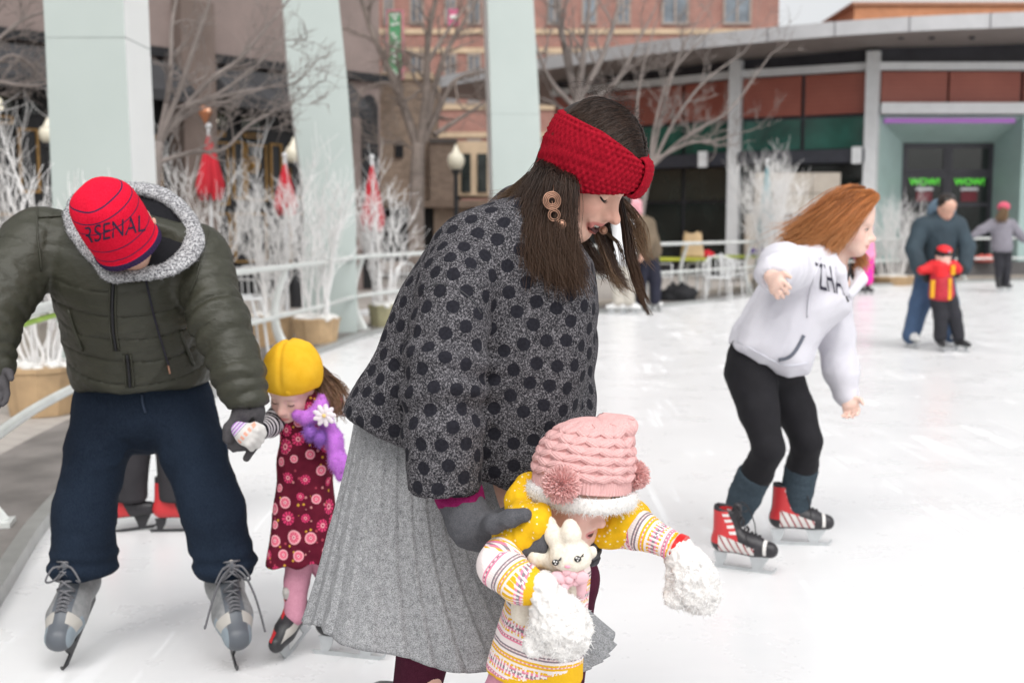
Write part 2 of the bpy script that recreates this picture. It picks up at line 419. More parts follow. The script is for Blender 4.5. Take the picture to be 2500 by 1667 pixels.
# stone house in the middle with dark openings below
m_stone = brick_mat('ledge_stone', (.20, .145, .11), (.33, .25, .19), (.10, .075, .06), 3.2)
m_stone2 = brick_mat('dark_ledge_stone', (.12, .085, .065), (.20, .145, .11), (.05, .04, .03), 3.4)
m_band = pm('cream_stone', (.50, .38, .26), .8, .15, 2, .2, 14)
S = Fac((-3.4, 28.0), (3.4, 28.0))
st = thing('stone_building', 'rough ledge stone building with cream ledges and dark garage openings behind the tree', 'building', (0, 28, 0))
u0, uu, z0, z1 = S.rect(925, 195, 1052, 490); b = MB(); S.bx(b, u0, uu, z0 - .0, z1, -3, 0); b.build('stone_wall', m_stone, st)
b = MB(); S.bx(b, u0 - .05, uu + .05, z1 + .002, z1 + .16, -3.05, .06); b.build('ledge', m_band, st)
b = MB(); S.pbx(b, 1052, 352, 1112, 490, -3, .35); b.build('stone_pier', m_stone2, st)
b = MB(); S.pbx(b, 1050, 342, 1116, 351.5, -3, .40); b.build('pier_cap', pm('dark_cap', (.07, .06, .055), .8), st)
b = MB(); S.pbx(b, 1112.5, 345, 1240, 478, -3, -.1); b.build('rear_wall', m_band, st)
for x in (1125, 1165, 1205):
    b = MB(); S.pbx(b, x, 375, x + 24, 470, -.098, -.06); p = b.build('window', m_dglass, st)
b = MB(); S.pbx(b, 900, 490.5, 1260, 507, -3, .5); b.build('lintel_beam', pm('umber_beam', (.14, .10, .075), .8), st)
b = MB(); S.pbx(b, 1060, 507.3, 1150, 640, -3, .1); S.pbx(b, 1176, 507.3, 1260, 640, -3, .1); b.build('lower_wall', m_stone, st)
b = MB(); S.pbx(b, 905, 507.3, 1059.7, 640, -3, -.5); b.build('dark_opening', m_black, st)  # solid black block stands in for the shade inside the opening
b = MB(); S.pbx(b, 965, 345, 985, 385, .003, .05); b.build('slit_window', m_black, st)
# brick apartment block behind
m_brick = brick_mat('red_brick', (.27, .125, .10), (.36, .18, .145), (.35, .27, .23), 3.2)
B = Fac((-8.0, 44.0), (10.3, 44.0))
ux1 = B.uz(1900, 100)[0]
bb = thing('brick_building', 'tall red brick building with cream bands and grey windows', 'building', (0, 44, 0))
b = MB(); B.bx(b, 0, ux1, -.03, 16, -10, 0); b.build('brick_wall', m_brick, bb)
for yb in (-60, 78, 124, 212, 262, 330, 400):
    za = B.uz(1500, yb)[1]; b = MB(); B.bx(b, -.02, ux1 + .02, za - .10, za + .10, -.3, .06); b.build('stone_band', m_band, bb)
m_wframe = pm('window_frame_tan', (.30, .25, .22), .6); m_bglass = glass_mat('grey_window_glass', (.16, .19, .22), .15)
for (x0, x1) in ((935, 962), (1000, 1035), (1085, 1115), (1140, 1175), (1335, 1372), (1420, 1458), (1505, 1540), (1615, 1682), (1765, 1835)):
    for (ya, yb) in ((-40, 62), (132, 190), (222, 255), (340, 395)):
        u0, uu, z0, z1 = B.rect(x0, ya, x1, yb); b = MB(); B.frame(b, u0, uu, z0, z1, .09, .003, .07); 
        um = (u0 + uu) / 2; B.bx(b, um - .04, um + .04, z0 + .092, z1 - .092, .003, .065); w_ = b.build('window', m_wframe, bb)
        b = MB(); B.bx(b, u0 + .092, um - .042, z0 + .092, z1 - .092, .003, .02); B.bx(b, um + .042, uu - .092, z0 + .092, z1 - .092, .003, .02); b.build('pane', m_bglass, w_)
O = Fac((13.5, 46.0), (40, 46.0))
b = MB(); u0, uu, z0, z1 = O.rect(2085, 14, 3300, 60); O.bx(b, u0, 26, -.03, z1, -8, 0); ob = thing('orange_building', 'orange brick building rising behind the curved pavilion roof', 'building', (14, 46, 0))
b.build('brick_wall', brick_mat('orange_brick', (.42, .17, .08), (.50, .22, .11), (.40, .25, .17), 3.0), ob)
b = MB(); O.bx(b, u0 - .1, 26.1, z1 + .002, z1 + .12, -8, .1); b.build('coping', pm('coping', (.38, .20, .13), .8), ob)

# vertical banner sign and a small pink sign
def vtext(txt, size, name='lettering', ext=.006):
    cu = bpy.data.curves.new(name, 'FONT'); cu.body = txt; cu.size = size; cu.extrude = ext; cu.align_x = 'CENTER'; cu.align_y = 'CENTER'
    o = bpy.data.objects.new(name, cu); sc.collection.objects.link(o)
    dg = bpy.context.evaluated_depsgraph_get(); me = bpy.data.meshes.new_from_object(o.evaluated_get(dg))
    Vt = np.array([v.co[:] for v in me.vertices]); Ft = [tuple(p.vertices) for p in me.polygons]
    bpy.data.objects.remove(o); bpy.data.meshes.remove(me); bpy.data.curves.remove(cu)
    return Vt, Ft
T = Fac((-4.2, 27.0), (2, 27.0))
u0, uu, z0, z1 = T.rect(950, 30, 980, 188); sg = thing('banner_sign', 'tall narrow green sign with pale marks stacked downwards and pink edge', 'sign', T.pt((u0 + uu) / 2, z0))
b = MB(); T.bx(b, u0, uu, z0, z1, -.06, 0); b.build('board', pm('sign_green', (.12, .40, .19), .5), sg)
b = MB(); T.frame(b, u0 - .05, uu + .05, z0 - .05, z1 + .05, .048, -.08, .02); b.build('edge', pm('sign_pink', (.62, .25, .30), .5), sg)
b = MB(); um = (u0 + uu) / 2; step = (z1 - z0) / 7
for i in range(7):
    zz = z1 - step * (i + .5)
    for k, (dx, dz) in enumerate(((-.05, .03), (.05, .05), (0, -.05))):
        if (i + k) % 4 != 3: T.bx(b, um + dx - .045, um + dx + .045, zz + dz - .03, zz + dz + .03, .003 + .002 * k, .012 + .002 * k)
b.build('pale_marks', pm('sign_white', (.75, .78, .72), .5), sg)
u0, uu, z0, z1 = T.rect(1094, 22, 1120, 62); sg = thing('pink_sign', 'small pink hanging sign high between bare branches', 'sign', T.pt((u0 + uu) / 2, z0))
b = MB(); T.bx(b, u0, uu, z0, z1, -.05, 0); b.build('board', pm('hot_pink', (.62, .13, .26), .5), sg)
b = MB(); T.bx(b, u0 + .05, uu - .05, (z0 + z1) / 2 - .04, (z0 + z1) / 2 + .04, .003, .02); b.build('stripe', pm('sign_white', (.75, .78, .72), .5), sg)

# ------------------------------------------------------------------ modern pavilion on the right
pts = [(1.2, 33.6), (5.73, 29.5), (8.74, 28.0), (13.6, 28.0)]
FC, FB, FA = Fac(pts[0], pts[1]), Fac(pts[1], pts[2]), Fac(pts[2], pts[3])
pv = thing('pavilion', 'modern curved pavilion with red panels, green glass and grey overhanging roof', 'building', (8, 29, 0))
m_fascia = pm('grey_fascia', (.42, .42, .43), .4, .08, 2, metal=.2); m_soffit = pm('soffit', (.20, .175, .165), .6, .1, 2)
m_redp = NT('red_panel'); co_ = m_redp.co(); sx = m_redp.new('SeparateXYZ'); m_redp.lk(co_, sx.inputs[0])
ln = m_redp.math('FRACT', m_redp.math('MULTIPLY', sx.outputs[2], 9.0))
m_redp.col(m_redp.mix(m_redp.math('LESS_THAN', ln, .08), m_redp.ramp(m_redp.noise(1.5, 3), [(.3, (.25, .060, .038)), (.7, (.31, .085, .055))]), (.12, .03, .02))); m_redp.set(Roughness=.45); m_redp = m_redp.m
m_mull = pm('dark_mullion', (.035, .034, .042), .4, .2, 3); m_white = pm('white_metal', (.62, .63, .64), .4, .06, 4)
m_ggl = glass_mat('green_glass', (.016, .10, .075), .12)
# roof: curved sweep from left (far) to right
ro = [(-3.5, 36.5), (-.5, 32.6), (2.6, 29.2), (5.2, 27.1), (8.0, 25.9), (11.5, 25.4), (17, 25.4)]
rc_ = catmull(ro, 8); n = len(rc_); zr = np.interp(np.linspace(0, 1, n), [0, .3, .55, .8, 1], [5.55, 5.6, 5.65, 5.75, 5.9])
V = []; F = []
for i in range(n):
    x, y = rc_[i]; tx = np.gradient(rc_, axis=0)[i]; nv = np.array([tx[1], -tx[0]]); nv /= np.linalg.norm(nv)
    bx_, by_ = x - nv[0] * 9, y - nv[1] * 9
    V += [(x, y, zr[i] - .16), (x, y, zr[i] + .16), (bx_, by_, zr[i] + .3), (bx_, by_, zr[i] - .1)]
for i in range(n - 1):
    a, c = i * 4, (i + 1) * 4
    F += [(a, c, c + 1, a + 1), (a + 1, c + 1, c + 2, a + 2), (a + 3, c + 3, c, a), (a + 2, c + 2, c + 3, a + 3)]
mi = [0, 0, 1, 0] * (n - 1)
roof = mk('roof', V, F, [m_fascia, m_soffit], pv, False, midx=mi)
b = MB()
for i in range(2, n, 4):
    x, y = rc_[i]; b.box((x, y - .012, zr[i]), (.012, .02, .33))
b.build('fascia_seam', m_mull, roof)
b = MB()
for (px, py) in ((2275, 92), (2373, 92), (2200, 97), (1990, 104)):
    p = W(px, py, 26.6); b.lathe([(.06, 0), (.07, .05)], (p[0], p[1], 5.52), 12)
b.build('downlight', m_mull, roof)
# top beam, panels, glass band, dark beam, lower glazing for the two left bays
def bay(f, u0, u1, ncol):
    b = MB(); f.bx(b, u0, u1, -.03, 6.0, -.6, -.12); b.build('core_wall', m_mull, pv)
    b = MB(); f.bx(b, u0, u1, 5.02, 5.20, -.1, .10); b.build('top_beam', m_white, pv)
    w = (u1 - u0) / ncol
    for k in range(ncol):
        a, c = u0 + w * k + .05, u0 + w * (k + 1) - .05
        b = MB(); f.bx(b, a, c, 4.02, 4.98, -.118, .0); b.build('red_panel', m_redp, pv)
        b = MB(); f.bx(b, a, c, 3.18, 3.93, -.118, -.04); b.build('green_window', m_ggl, pv)
        b = MB(); f.bx(b, a, c, 1.95, 2.78, -.118, -.06); b.build('dark_window', m_dglass, pv)
        b = MB(); f.bx(b, a, c, .25, 1.88, -.118, -.06); b.build('dark_window', m_dglass, pv)
    b = MB(); f.bx(b, u0, u1, 2.82, 3.14, -.117, .28); b.build('dark_beam', pm('slate_beam', (.035, .037, .048), .5), pv)
bay(FC, 0, FC.L - .12, 4); bay(FB, .12, FB.L - .12, 2)
def column(f, u, z1=5.45, w=.24):
    b = MB(); f.bx(b, u - w / 2, u + w / 2, -.03, z1, -.1, .22); return b.build('column', m_white, pv)
column(FB, 0, 5.45, .30); column(FB, FB.L, 5.45, .30); column(FC, 1.0); column(FA, FA.L - .05)
for f, u in ((FB, -.75), (FB, FB.L - .28)):
    b = MB(); f.bx(b, u - .11, u + .11, 2.78, 3.18, .285, .42); b.build('lamp_box', m_white, pv)
# door bay
b = MB(); FA.bx(b, 0, FA.L, 3.95, 6.0, -.6, -.12); b.build('core_wall', m_mull, pv)
b = MB(); FA.bx(b, 0, FA.L, 5.02, 5.20, -.1, .10); b.build('top_beam', m_white, pv)
hw = FA.uz(2316, 200)[0]
for a, c in ((.2, hw - .03), (hw + .03, FA.uz(2492, 200)[0]), (FA.uz(2500, 200)[0], FA.L - .2)):
    b = MB(); FA.bx(b, a, c, 4.22 - .1, 4.98, -.118, .0); b.build('red_panel', m_redp, pv)
zb = FA.uz(2300, 266)[1]
b = MB(); FA.bx(b, .16, FA.L, zb - .13, zb + .13, -.1, .18); b.build('door_beam', m_white, pv)
# splayed portal
m_port = pm('pale_teal_panel', (.34, .45, .43), .5, .08, 1.5)
uo0, uo1 = FA.uz(2142, 500)[0], FA.uz(2490, 500)[0]; zo = FA.uz(2300, 283)[1]
FI = Fac((pts[2][0], 29.2), (pts[3][0], 29.2))
ui0, ui1 = FI.uz(2200, 500)[0], FI.uz(2420, 500)[0]; zi = FI.uz(2300, 350)[1]
b = MB()
o3 = lambda u, z: FA.pt(u, z, -.02); i3 = lambda u, z: FI.pt(u, z, 0)
b.add([o3(uo0, -.03), i3(ui0, -.03), i3(ui0, zi), o3(uo0, zo)], [(0, 1, 2, 3)])
b.add([o3(uo1, -.03), o3(uo1, zo), i3(ui1, zi), i3(ui1, -.03)], [(0, 1, 2, 3)])
b.add([o3(uo0, zo), i3(ui0, zi), i3(ui1, zi), o3(uo1, zo)], [(0, 1, 2, 3)])
FA.bx(b, .16, uo0 - .002, -.03, zb - .135, -.5, -.02); FA.bx(b, uo1 + .002, FA.L - .1, -.03, zb - .135, -.5, -.02)
b.build('portal', m_port, pv)
t = NT('violet_neon'); t.col((.4, .15, .5)); t.set(Emission_Color=(.55, .2, .75, 1), Emission_Strength=.09)
b = MB(); FA.bx(b, uo0 + .15, uo1 - .15, zo - .16, zo - .04, -.20, -.12); b.build('neon_strip', t.m, pv)
b = MB(); FI.bx(b, ui0 - .3, ui1 + .3, -.03, zi + .3, -.6, -.06); b.build('door_backing', m_black, pv)
um = (ui0 + ui1) / 2; zt = FI.uz(2300, 425)[1]; zt1 = FI.uz(2300, 415)[1]
def doorleaf(a, c):
    b = MB(); FI.frame(b, a, c, 0, zt, .10, -.055, .03); d = b.build('door', m_mull, pv)
    zmid = FI.uz(2300, 500)[1]
    b = MB(); FI.bx(b, a + .102, c - .102, .102, zt - .102, -.05, -.01); b.build('glass', m_dglass, d)
    b = MB(); FI.bx(b, a + .101, c - .101, zmid - .05, zmid + .05, -.008, .028); b.build('push_bar', m_mull, d)
    cx_ = (a + c) / 2; zs = FI.uz(2300, 445)[1]
    Vt, Ft = vtext('WOW!', .245); tn = NT('green_neon'); tn.col((.1, .5, .05)); tn.set(Emission_Color=(.10, .75, .03, 1), Emission_Strength=.8)
    b = MB(); b.add([FI.pt(cx_ + v[0] * 1.0, zs + v[1] * 1.0, .008 + v[2]) for v in Vt], Ft); b.build('green_lettering', tn.m, d)
    b = MB(); zz = FI.uz(2300, 462)[1]; FI.bx(b, cx_ - .22, cx_ + .22, zz - .035, zz + .035, -.006, .008); b.build('white_caption', m_white, d)
    za, zb_ = FI.uz(2300, 492)[1], FI.uz(2300, 468)[1]
    b = MB(); FI.bx(b, cx_ - .2, cx_ + .2, za, zb_, -.006, .006); b.build('red_notice', pm('maroon_notice', (.16, .015, .025), .5), d)
    b = MB(); FI.frame(b, a, c, zt + .01, zi - .02, .10, -.055, .03); tr = b.build('transom', m_mull, pv)
    b = MB(); FI.bx(b, a + .102, c - .102, zt + .112, zi - .122, -.05, -.01); b.build('glass', m_dglass, tr)
doorleaf(ui0 + .01, um - .005); doorleaf(um + .005, ui1 - .01)
# stone sign wall in front of the glazing
SW = Fac((5.4, 26.6), (8.2, 26.6)); u0, uu, z0, z1 = SW.rect(1845, 421, 2052, 523)
sw = thing('fireplace_wall', 'tan concrete panel wall with a dark opening below in front of dark glass', 'wall', SW.pt((u0 + uu) / 2, 0))
m_conc = pm('tan_concrete', (.36, .32, .275), .85, .12, 2.5, .15, 25)
b = MB(); nx_ = 3
for i in range(nx_):
    for j in range(2):
        a = u0 + (uu - u0) / nx_ * i; SW.bx(b, a + .008, a + (uu - u0) / nx_ - .008, z0 + (z1 - z0) / 2 * j + .008, z0 + (z1 - z0) / 2 * (j + 1) - .008, -.3, 0)
b.build('panel', m_conc, sw)
b = MB(); SW.bx(b, u0 + .02, uu - .02, z0 + .02, z1 - .02, -.28, -.02); SW.bx(b, u0 + .1, uu - .1, -.03, z0 - .01, -.3, -.02); b.build('opening', m_black, sw)
b = MB(); SW.bx(b, u0 - .2, u0 + .1, -.03, z0, -.3, 0); SW.bx(b, uu - .1, uu + .2, -.03, z0, -.3, 0); b.build('leg', m_conc, sw)
# seat wall along the far rink edge
i1 = int(np.argmin(abs(E[:, 0] - 8.5)))
EE = E[i1:]; NN = No
def wall_strip(i1, o0, o1, z1):
    global No
    full = No; No = full[i1:]; v = strip(E[i1:], o0, o1, -.03, z1); No = full; return v
V, F = wall_strip(i1, 1.0, 1.5, .42); b = MB(); b.add(V, F); o = b.build('seat_wall', pm('dark_concrete', (.10, .095, .095), .8, .2, 2))
tag(o, 'low dark concrete seat wall behind the far right railing', 'wall')
V, F = wall_strip(i1 - 26, .63, .99, .10); b = MB(); b.add(V, F); o = b.build('step', m_conc); o['kind'] = 'structure'
# silver bollard pole
p = G(2362, 706); b = MB(); bl = thing('bollard', 'silver cylindrical bollard with domed top before the dark doors', 'bollard', (p[0], p[1] + 1.2, 0))
pz = W(2362, 475, p[1] + 1.2)[2]
b = MB(); b.lathe([(.12, -.03), (.12, pz - .22)], (p[0], p[1] + 1.2, 0), 20); b.build('shaft', m_steel, bl, True)
b = MB(); b.lathe([(.135, pz - .22), (.14, pz - .12), (.115, pz - .03), (.05, pz), (.01, pz + .01)], (p[0], p[1] + 1.2, 0), 20); b.build('dome', pm('dull_steel', (.3, .3, .31), .4, metal=.5), bl, True)

# ------------------------------------------------------------------ arch legs
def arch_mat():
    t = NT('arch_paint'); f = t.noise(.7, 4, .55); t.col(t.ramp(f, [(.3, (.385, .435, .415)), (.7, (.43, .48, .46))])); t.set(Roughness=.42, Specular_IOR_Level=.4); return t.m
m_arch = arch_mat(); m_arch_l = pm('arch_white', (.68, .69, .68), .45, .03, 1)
def arch(label, cols, Y, yaw, depth, seams, vents=False):
    """cols: list of (pixel y, left x, right x) of the front face"""
    rt = thing('arch_leg', label, 'pillar', (W(cols[-1][1], 800, Y)[0], Y, 0), 'pale arch legs by the rink')
    prof = []
    for (py, xl, xr) in cols:
        a, c = W(xl, py, Y), W(xr, py, Y); prof.append((a[2], a[0], c[0]))
    prof.sort(); zz = [p[0] for p in prof]
    zs = np.concatenate([np.linspace(-.03, zz[-1], 26), np.linspace(zz[-1], 9, 10)[1:]])
    dl = (prof[-1][1] - prof[-2][1]) / (prof[-1][0] - prof[-2][0]); dr = (prof[-1][2] - prof[-2][2]) / (prof[-1][0] - prof[-2][0])
    V = []; ca, sa = math.cos(yaw), math.sin(yaw)
    for z in zs:
        if z <= zz[-1]: xl, xr = np.interp(z, zz, [p[1] for p in prof]), np.interp(z, zz, [p[2] for p in prof])
        else:
            e = z - zz[-1]; xl, xr = prof[-1][1] + dl * e * (1 + .08 * e), prof[-1][2] + dr * e * (1 + .08 * e)
        w = xr - xl; q = []
        for (u, v) in ((0, 0), (w, 0), (w, depth), (0, depth)):
            q.append((xr + (u - w) * ca - v * sa, Y + (u - w) * sa + v * ca, z))
        V += q
    n = len(zs); F = []; mi = []
    for i in range(n - 1):
        for j in range(4):
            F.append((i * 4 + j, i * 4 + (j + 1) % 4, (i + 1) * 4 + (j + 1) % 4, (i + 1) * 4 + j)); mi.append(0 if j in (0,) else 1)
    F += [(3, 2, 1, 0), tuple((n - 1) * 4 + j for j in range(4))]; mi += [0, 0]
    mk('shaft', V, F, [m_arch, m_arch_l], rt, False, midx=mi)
    Va = np.array(V).reshape(n, 4, 3)
    b = MB()
    for (pyl) in seams:
        z = W(cols[0][1], pyl, Y)[2]; q = [np.array([np.interp(z, zs, Va[:, j, k]) for k in range(3)]) for j in range(4)]
        c = sum(q) / 4; q0 = [c + (p - c) * 1.006 for p in q]
        b.hexa([(p[0], p[1], z - .004) for p in q0] + [(p[0], p[1], z + .004) for p in q0])
    b.build('joint', pm('joint_grey', (.30, .33, .32), .6), rt)
    if vents:
        b = MB()
        for (x, y) in ((773, 715), (799, 715), (826, 715), (773, 652), (799, 652), (826, 652)):
            for k in range(3):
                p = W(x, y - 4 + k * 4, Y - .02); b.box((p[0], Y - .012, p[2]), (.075, .012, .009))
        b.build('vent', pm('vent_grey', (.30, .34, .33), .6), rt)
    p = W((cols[-1][1] + cols[-1][2]) / 2, 800, Y)
    return rt
arch('pale green arch leg rising behind the red beanie, leftmost and widest', [(-5, 105, 301), (90, 110, 305), (430, 125, 322), (700, 136, 335), (960, 142, 345)], 9.0, R(0), .62, (92,))
arch('pale green arch leg with small vents behind the yellow hatted girl', [(-5, 692, 826), (212, 708, 849), (480, 744, 868), (700, 744, 871), (830, 744, 873)], 13.3, R(12), .62, (214, 640), True)
arch('pale green arch leg rising behind the dotted sweater', [(-5, 1189, 1302), (280, 1198, 1318), (480, 1203, 1324), (800, 1206, 1328)], 16.6, R(7), .6, (280,))

# ------------------------------------------------------------------ trees, bushes
def branch(mb, p, d, ln, r, lvl, rg, up=.25, wig=.22, tmb=None):
    pts = [np.array(p)]; n = 5; dd = nrm(d); rs = [r]
    for i in range(n):
        dd = nrm(dd + np.array([rg.gauss(0, wig), rg.gauss(0, wig), rg.gauss(0, wig) + up * .3])); pts.append(pts[-1] + dd * ln / n); rs.append(r * (1 - .5 * (i + 1) / n))
    mb.tube(pts, rs, 6 if r > .02 else 4, cap=False)
    if lvl <= 0: return
    for k in range(rg.choice((3, 4)) if lvl > 1 else rg.choice((3, 4, 5))):
        t = rg.uniform(.3, 1.0); i = min(n - 1, int(t * n)); q = pts[i] + (pts[i + 1] - pts[i]) * (t * n - i)
        base = nrm(pts[i + 1] - pts[i]); sd = nrm(np.cross(base, np.array([rg.gauss(0, 1), rg.gauss(0, 1), rg.gauss(0, 1)])))
        branch(mb, q, nrm(base * .75 + sd * rg.uniform(.45, .9) + np.array([0, 0, up * .5])), ln * rg.uniform(.5, .75), max(.0035, rs[i] * rg.uniform(.4, .6)), lvl - 1, rg, up, wig)
def tree(label, base_px, Y, trunk, limbs, r0, mat, seed, lvl=3, tw=.9):
    rg = random.Random(seed); p0 = np.array([W(base_px[0], base_px[1], Y)[0], Y, -.03])
    rt = thing('bare_tree', label, 'tree', tuple(p0), 'bare winter trees')
    b = MB(); pts = [p0] + [W(x, y, Y) for x, y in trunk]; pts = catmull(pts, 5)
    b.tube(pts, np.linspace(r0 * 1.25, r0 * .8, len(pts)), 12); b.build('trunk', mat, rt, True, 180)
    b = MB()
    for (pp, r1, dY) in limbs:
        q = [W(x, y, Y + dY * k / (len(pp) - 1)) for k, (x, y) in enumerate(pp)]; q = catmull(q, 5)
        rr = np.linspace(r1, r1 * .35, len(q)); b.tube(q, rr, 8, cap=False)
        for k in range(3, len(q), 1):
            if rg.random() < .5:
                bs = nrm(q[min(k + 1, len(q) - 1)] - q[k - 1]); sd = nrm(np.cross(bs, np.array([rg.gauss(0, 1), rg.gauss(0, 1), rg.gauss(0, 1)])))
                branch(b, q[k], nrm(bs * .7 + sd * .8), rg.uniform(.5, 1.0) * tw, rr[k] * .5, lvl - 1, rg)
        branch(b, q[-1], q[-1] - q[-2], tw, rr[-1], lvl - 1, rg)
    b.build('crown', mat, rt, True, 180)
m_bark = pm('grey_bark', (.20, .165, .145), .9, .3, 6, .5, 30, bd=.02); m_bark_l = pm('frosted_bark', (.215, .185, .17), .85, .2, 6, .3, 30, bd=.02); m_bark_p = pm('pale_twigs', (.21, .18, .165), .85, .2, 6)
tree('grey barked bare tree between the second and third arch legs', (1015, 640), 19.5, [(1016, 540), (1018, 420), (1022, 350)],
     [([(1020, 360), (985, 260), (945, 160), (905, 70), (870, -40)], .085, .6), ([(985, 245), (950, 205), (905, 208)], .04, -.6), ([(1026, 355), (1040, 230), (1046, 90), (1075, -50)], .085, -.5),
      ([(1035, 345), (1075, 260), (1115, 195), (1200, 172)], .065, .5), ([(1060, 330), (1130, 285), (1210, 235)], .05, 1.0), ([(1046, 150), (1090, 80), (1150, 0)], .045, .5), ([(1110, 200), (1120, 250), (1140, 270)], .025, -.3), ([(1022, 375), (980, 350), (930, 345)], .03, .3),
      ([(1040, 300), (1080, 150), (1130, 60), (1180, -30)], .06, 1.2)], .125, m_bark, 3)
tree('pale bare tree directly behind the woman\'s dark hair', (1420, 700), 19.0, [(1416, 500), (1412, 330), (1408, 235)],
     [([(1408, 250), (1385, 150), (1365, 40), (1350, -40)], .07, .4), ([(1408, 245), (1425, 130), (1440, 0)], .07, -.4), ([(1410, 250), (1470, 140), (1510, 20), (1530, -40)], .06, .3), ([(1405, 265), (1340, 190), (1290, 60)], .05, -.5), ([(1412, 255), (1500, 205), (1580, 60)], .05, .8), ([(1405, 290), (1345, 250), (1300, 235)], .035, .3)], .085, m_bark_l, 11)
tree('pale bare tree with low fanning branches in front of the red panels', (1555, 700), 18.6, [(1562, 560), (1575, 470), (1590, 410)],
     [([(1585, 420), (1555, 310), (1565, 190), (1600, 60)], .032, .4), ([(1590, 410), (1650, 290), (1720, 200), (1800, 140)], .032, .3), ([(1592, 405), (1680, 330), (1780, 270), (1870, 150)], .03, .2), ([(1590, 400), (1620, 260), (1660, 130), (1700, 60)], .03, .6), ([(1600, 390), (1680, 350), (1740, 345), (1790, 330)], .03, -.2), ([(1580, 430), (1530, 340), (1490, 250)], .03, .3), ([(1585, 415), (1600, 300), (1640, 180), (1740, 70)], .03, 0)], .05, m_bark_l, 5, tw=.7)
tree('pale bare tree with wide branches between the first two arch legs', (362, 900), 11.8, [(368, 640), (380, 450), (388, 345)],
     [([(388, 350), (450, 265), (520, 190), (590, 140), (690, 20)], .035, .3), ([(388, 350), (440, 215), (475, 110), (520, -20)], .035, -.2), ([(386, 355), (415, 200), (420, 60), (440, -40)], .035, .4), ([(392, 395), (470, 372), (545, 365), (610, 305), (705, 252)], .026, .1), ([(395, 330), (490, 255), (590, 225), (680, 210)], .028, .4), ([(450, 265), (540, 225), (620, 165), (690, 100)], .022, -.2), ([(392, 340), (460, 280), (560, 245), (650, 215)], .02, .2)], .06, m_bark_l, 8, tw=.5)
tree('pale bare tree reaching in from the left edge', (-160, 900), 11.0, [(-150, 600), (-140, 380), (-130, 280)],
     [([(-130, 290), (-60, 210), (30, 135), (115, 200)], .028, .2), ([(-130, 290), (-50, 150), (40, 60), (105, 30)], .03, .3), ([(-130, 300), (-40, 205), (60, 210), (120, 205)], .025, -.1), ([(-130, 270), (-70, 60), (0, -20)], .03, .2)], .06, m_bark_p, 21, tw=.45)
m_wtwig = pm('white_painted_twigs', (.74, .73, .72), .7, .08, 8); m_tub = pm('tan_wood_tub', (.42, .29, .165), .7, .2, 5, .2, 30); m_tubg = pm('grey_tub', (.36, .33, .29), .7, .15, 4); m_snow = pm('white_filler', (.78, .77, .74), .9, .1, 20, .8, 60, bd=.03)
m_rib = pm('tub_seam', (.27, .18, .10), .8)
def bush(label, px, Y, topy, spread, r=.28, h=.34, seed=1, nst=26, mt=None, z0=-.03, tub=True):
    rg = random.Random(seed); x = W(px, 800, Y)[0]; rt = thing('planter_bush', label, 'planter', (x, Y, z0), 'white twig planters')
    b = MB(); b.lathe([(r * .80, z0), (r, z0 + h), (r * .94, z0 + h), (r * .94, z0 + h - .04)], (x, Y, 0), 10); tb = b.build('tub', mt or m_tub, rt)
    b = MB(); b.lathe([(r * 1.015, z0 + h - .03), (r * 1.02, z0 + h + .004)], (x, Y, 0), 10); b.build('rim', mt or m_tub, tb)
    b = MB()
    for k in range(70): a = rg.uniform(0, 6.28); q = r * .85 * math.sqrt(rg.random()); b.ell((x + q * math.cos(a), Y + q * math.sin(a), z0 + h - .01 + rg.uniform(0, .03)), (.05, .05, .03), 6)
    b.build('filler', m_snow, rt, True, 180)
    zt = W(px, topy, Y)[2]; b = MB(); H = zt - (z0 + h)
    for k in range(nst):
        a = rg.uniform(0, 6.28); q = r * .5 * math.sqrt(rg.random()); p = np.array([x + q * math.cos(a), Y + q * math.sin(a), z0 + h - .02])
        sp_ = spread * rg.uniform(.25, 1) ; a2 = a + rg.gauss(0, .5); hh = H * rg.uniform(.62, 1.0)
        tip = p + np.array([sp_ * math.cos(a2), sp_ * math.sin(a2), hh]); ctl = p + np.array([sp_ * .25 * math.cos(a2), sp_ * .25 * math.sin(a2), hh * .5])
        pts = [(1 - t) ** 2 * p + 2 * t * (1 - t) * ctl + t * t * tip + np.array([rg.gauss(0, .012), rg.gauss(0, .012), 0]) for t in np.linspace(0, 1, 8)]
        r1 = rg.uniform(.008, .016); b.tube(pts, np.linspace(r1, .004, 8), 5, cap=False)
        for j in range(7):
            i = rg.randint(2, 7); d = nrm(pts[i] - pts[i - 1]); sd = np.array([rg.gauss(0, 1), rg.gauss(0, 1), rg.gauss(.2, .6)])
            branch(b, pts[i], nrm(d + .42 * nrm(sd)), H * rg.uniform(.14, .34), .005, 1, rg, .3, .16)
    b.build('twigs', m_wtwig, rt, True, 180)
bush('white twig bush in a tan tub beside the man\'s jacket, nearest the camera', 92, 8.0, 430, .45, .26, .34, 2, 14)
bush('white twig bush in a tan tub at the ice edge, right one of a pair', 772, 12.2, 465, .30, .26, .34, 3, 13)
bush('white twig bush in a tan tub at the ice edge, left one of a pair', 668, 12.6, 425, .45, .26, .34, 4, 14)
bush('white twig bush standing behind the man\'s grey hood', 500, 13.5, 425, .55, .30, .40, 5, 9, m_tubg)
bush('white twig bush in an olive tub beside the dotted sweater', 938, 14.2, 470, .28, .20, .34, 6, 12, pm('olive_tub', (.30, .28, .17), .7))
bush('white twig bush at the far left behind the man\'s shoulder', 60, 11.5, 330, .55, .28, .36, 7, 9, m_tubg)
bush('tall white twig bush next to the teal umbrella', 1872, 21.0, 430, .55, .30, .36, 8, 36, m_tubg)
bush('white twig bush in a wide low tub by the man in dark blue', 2170, 25.0, 505, .75, .55, .22, 9, 34)

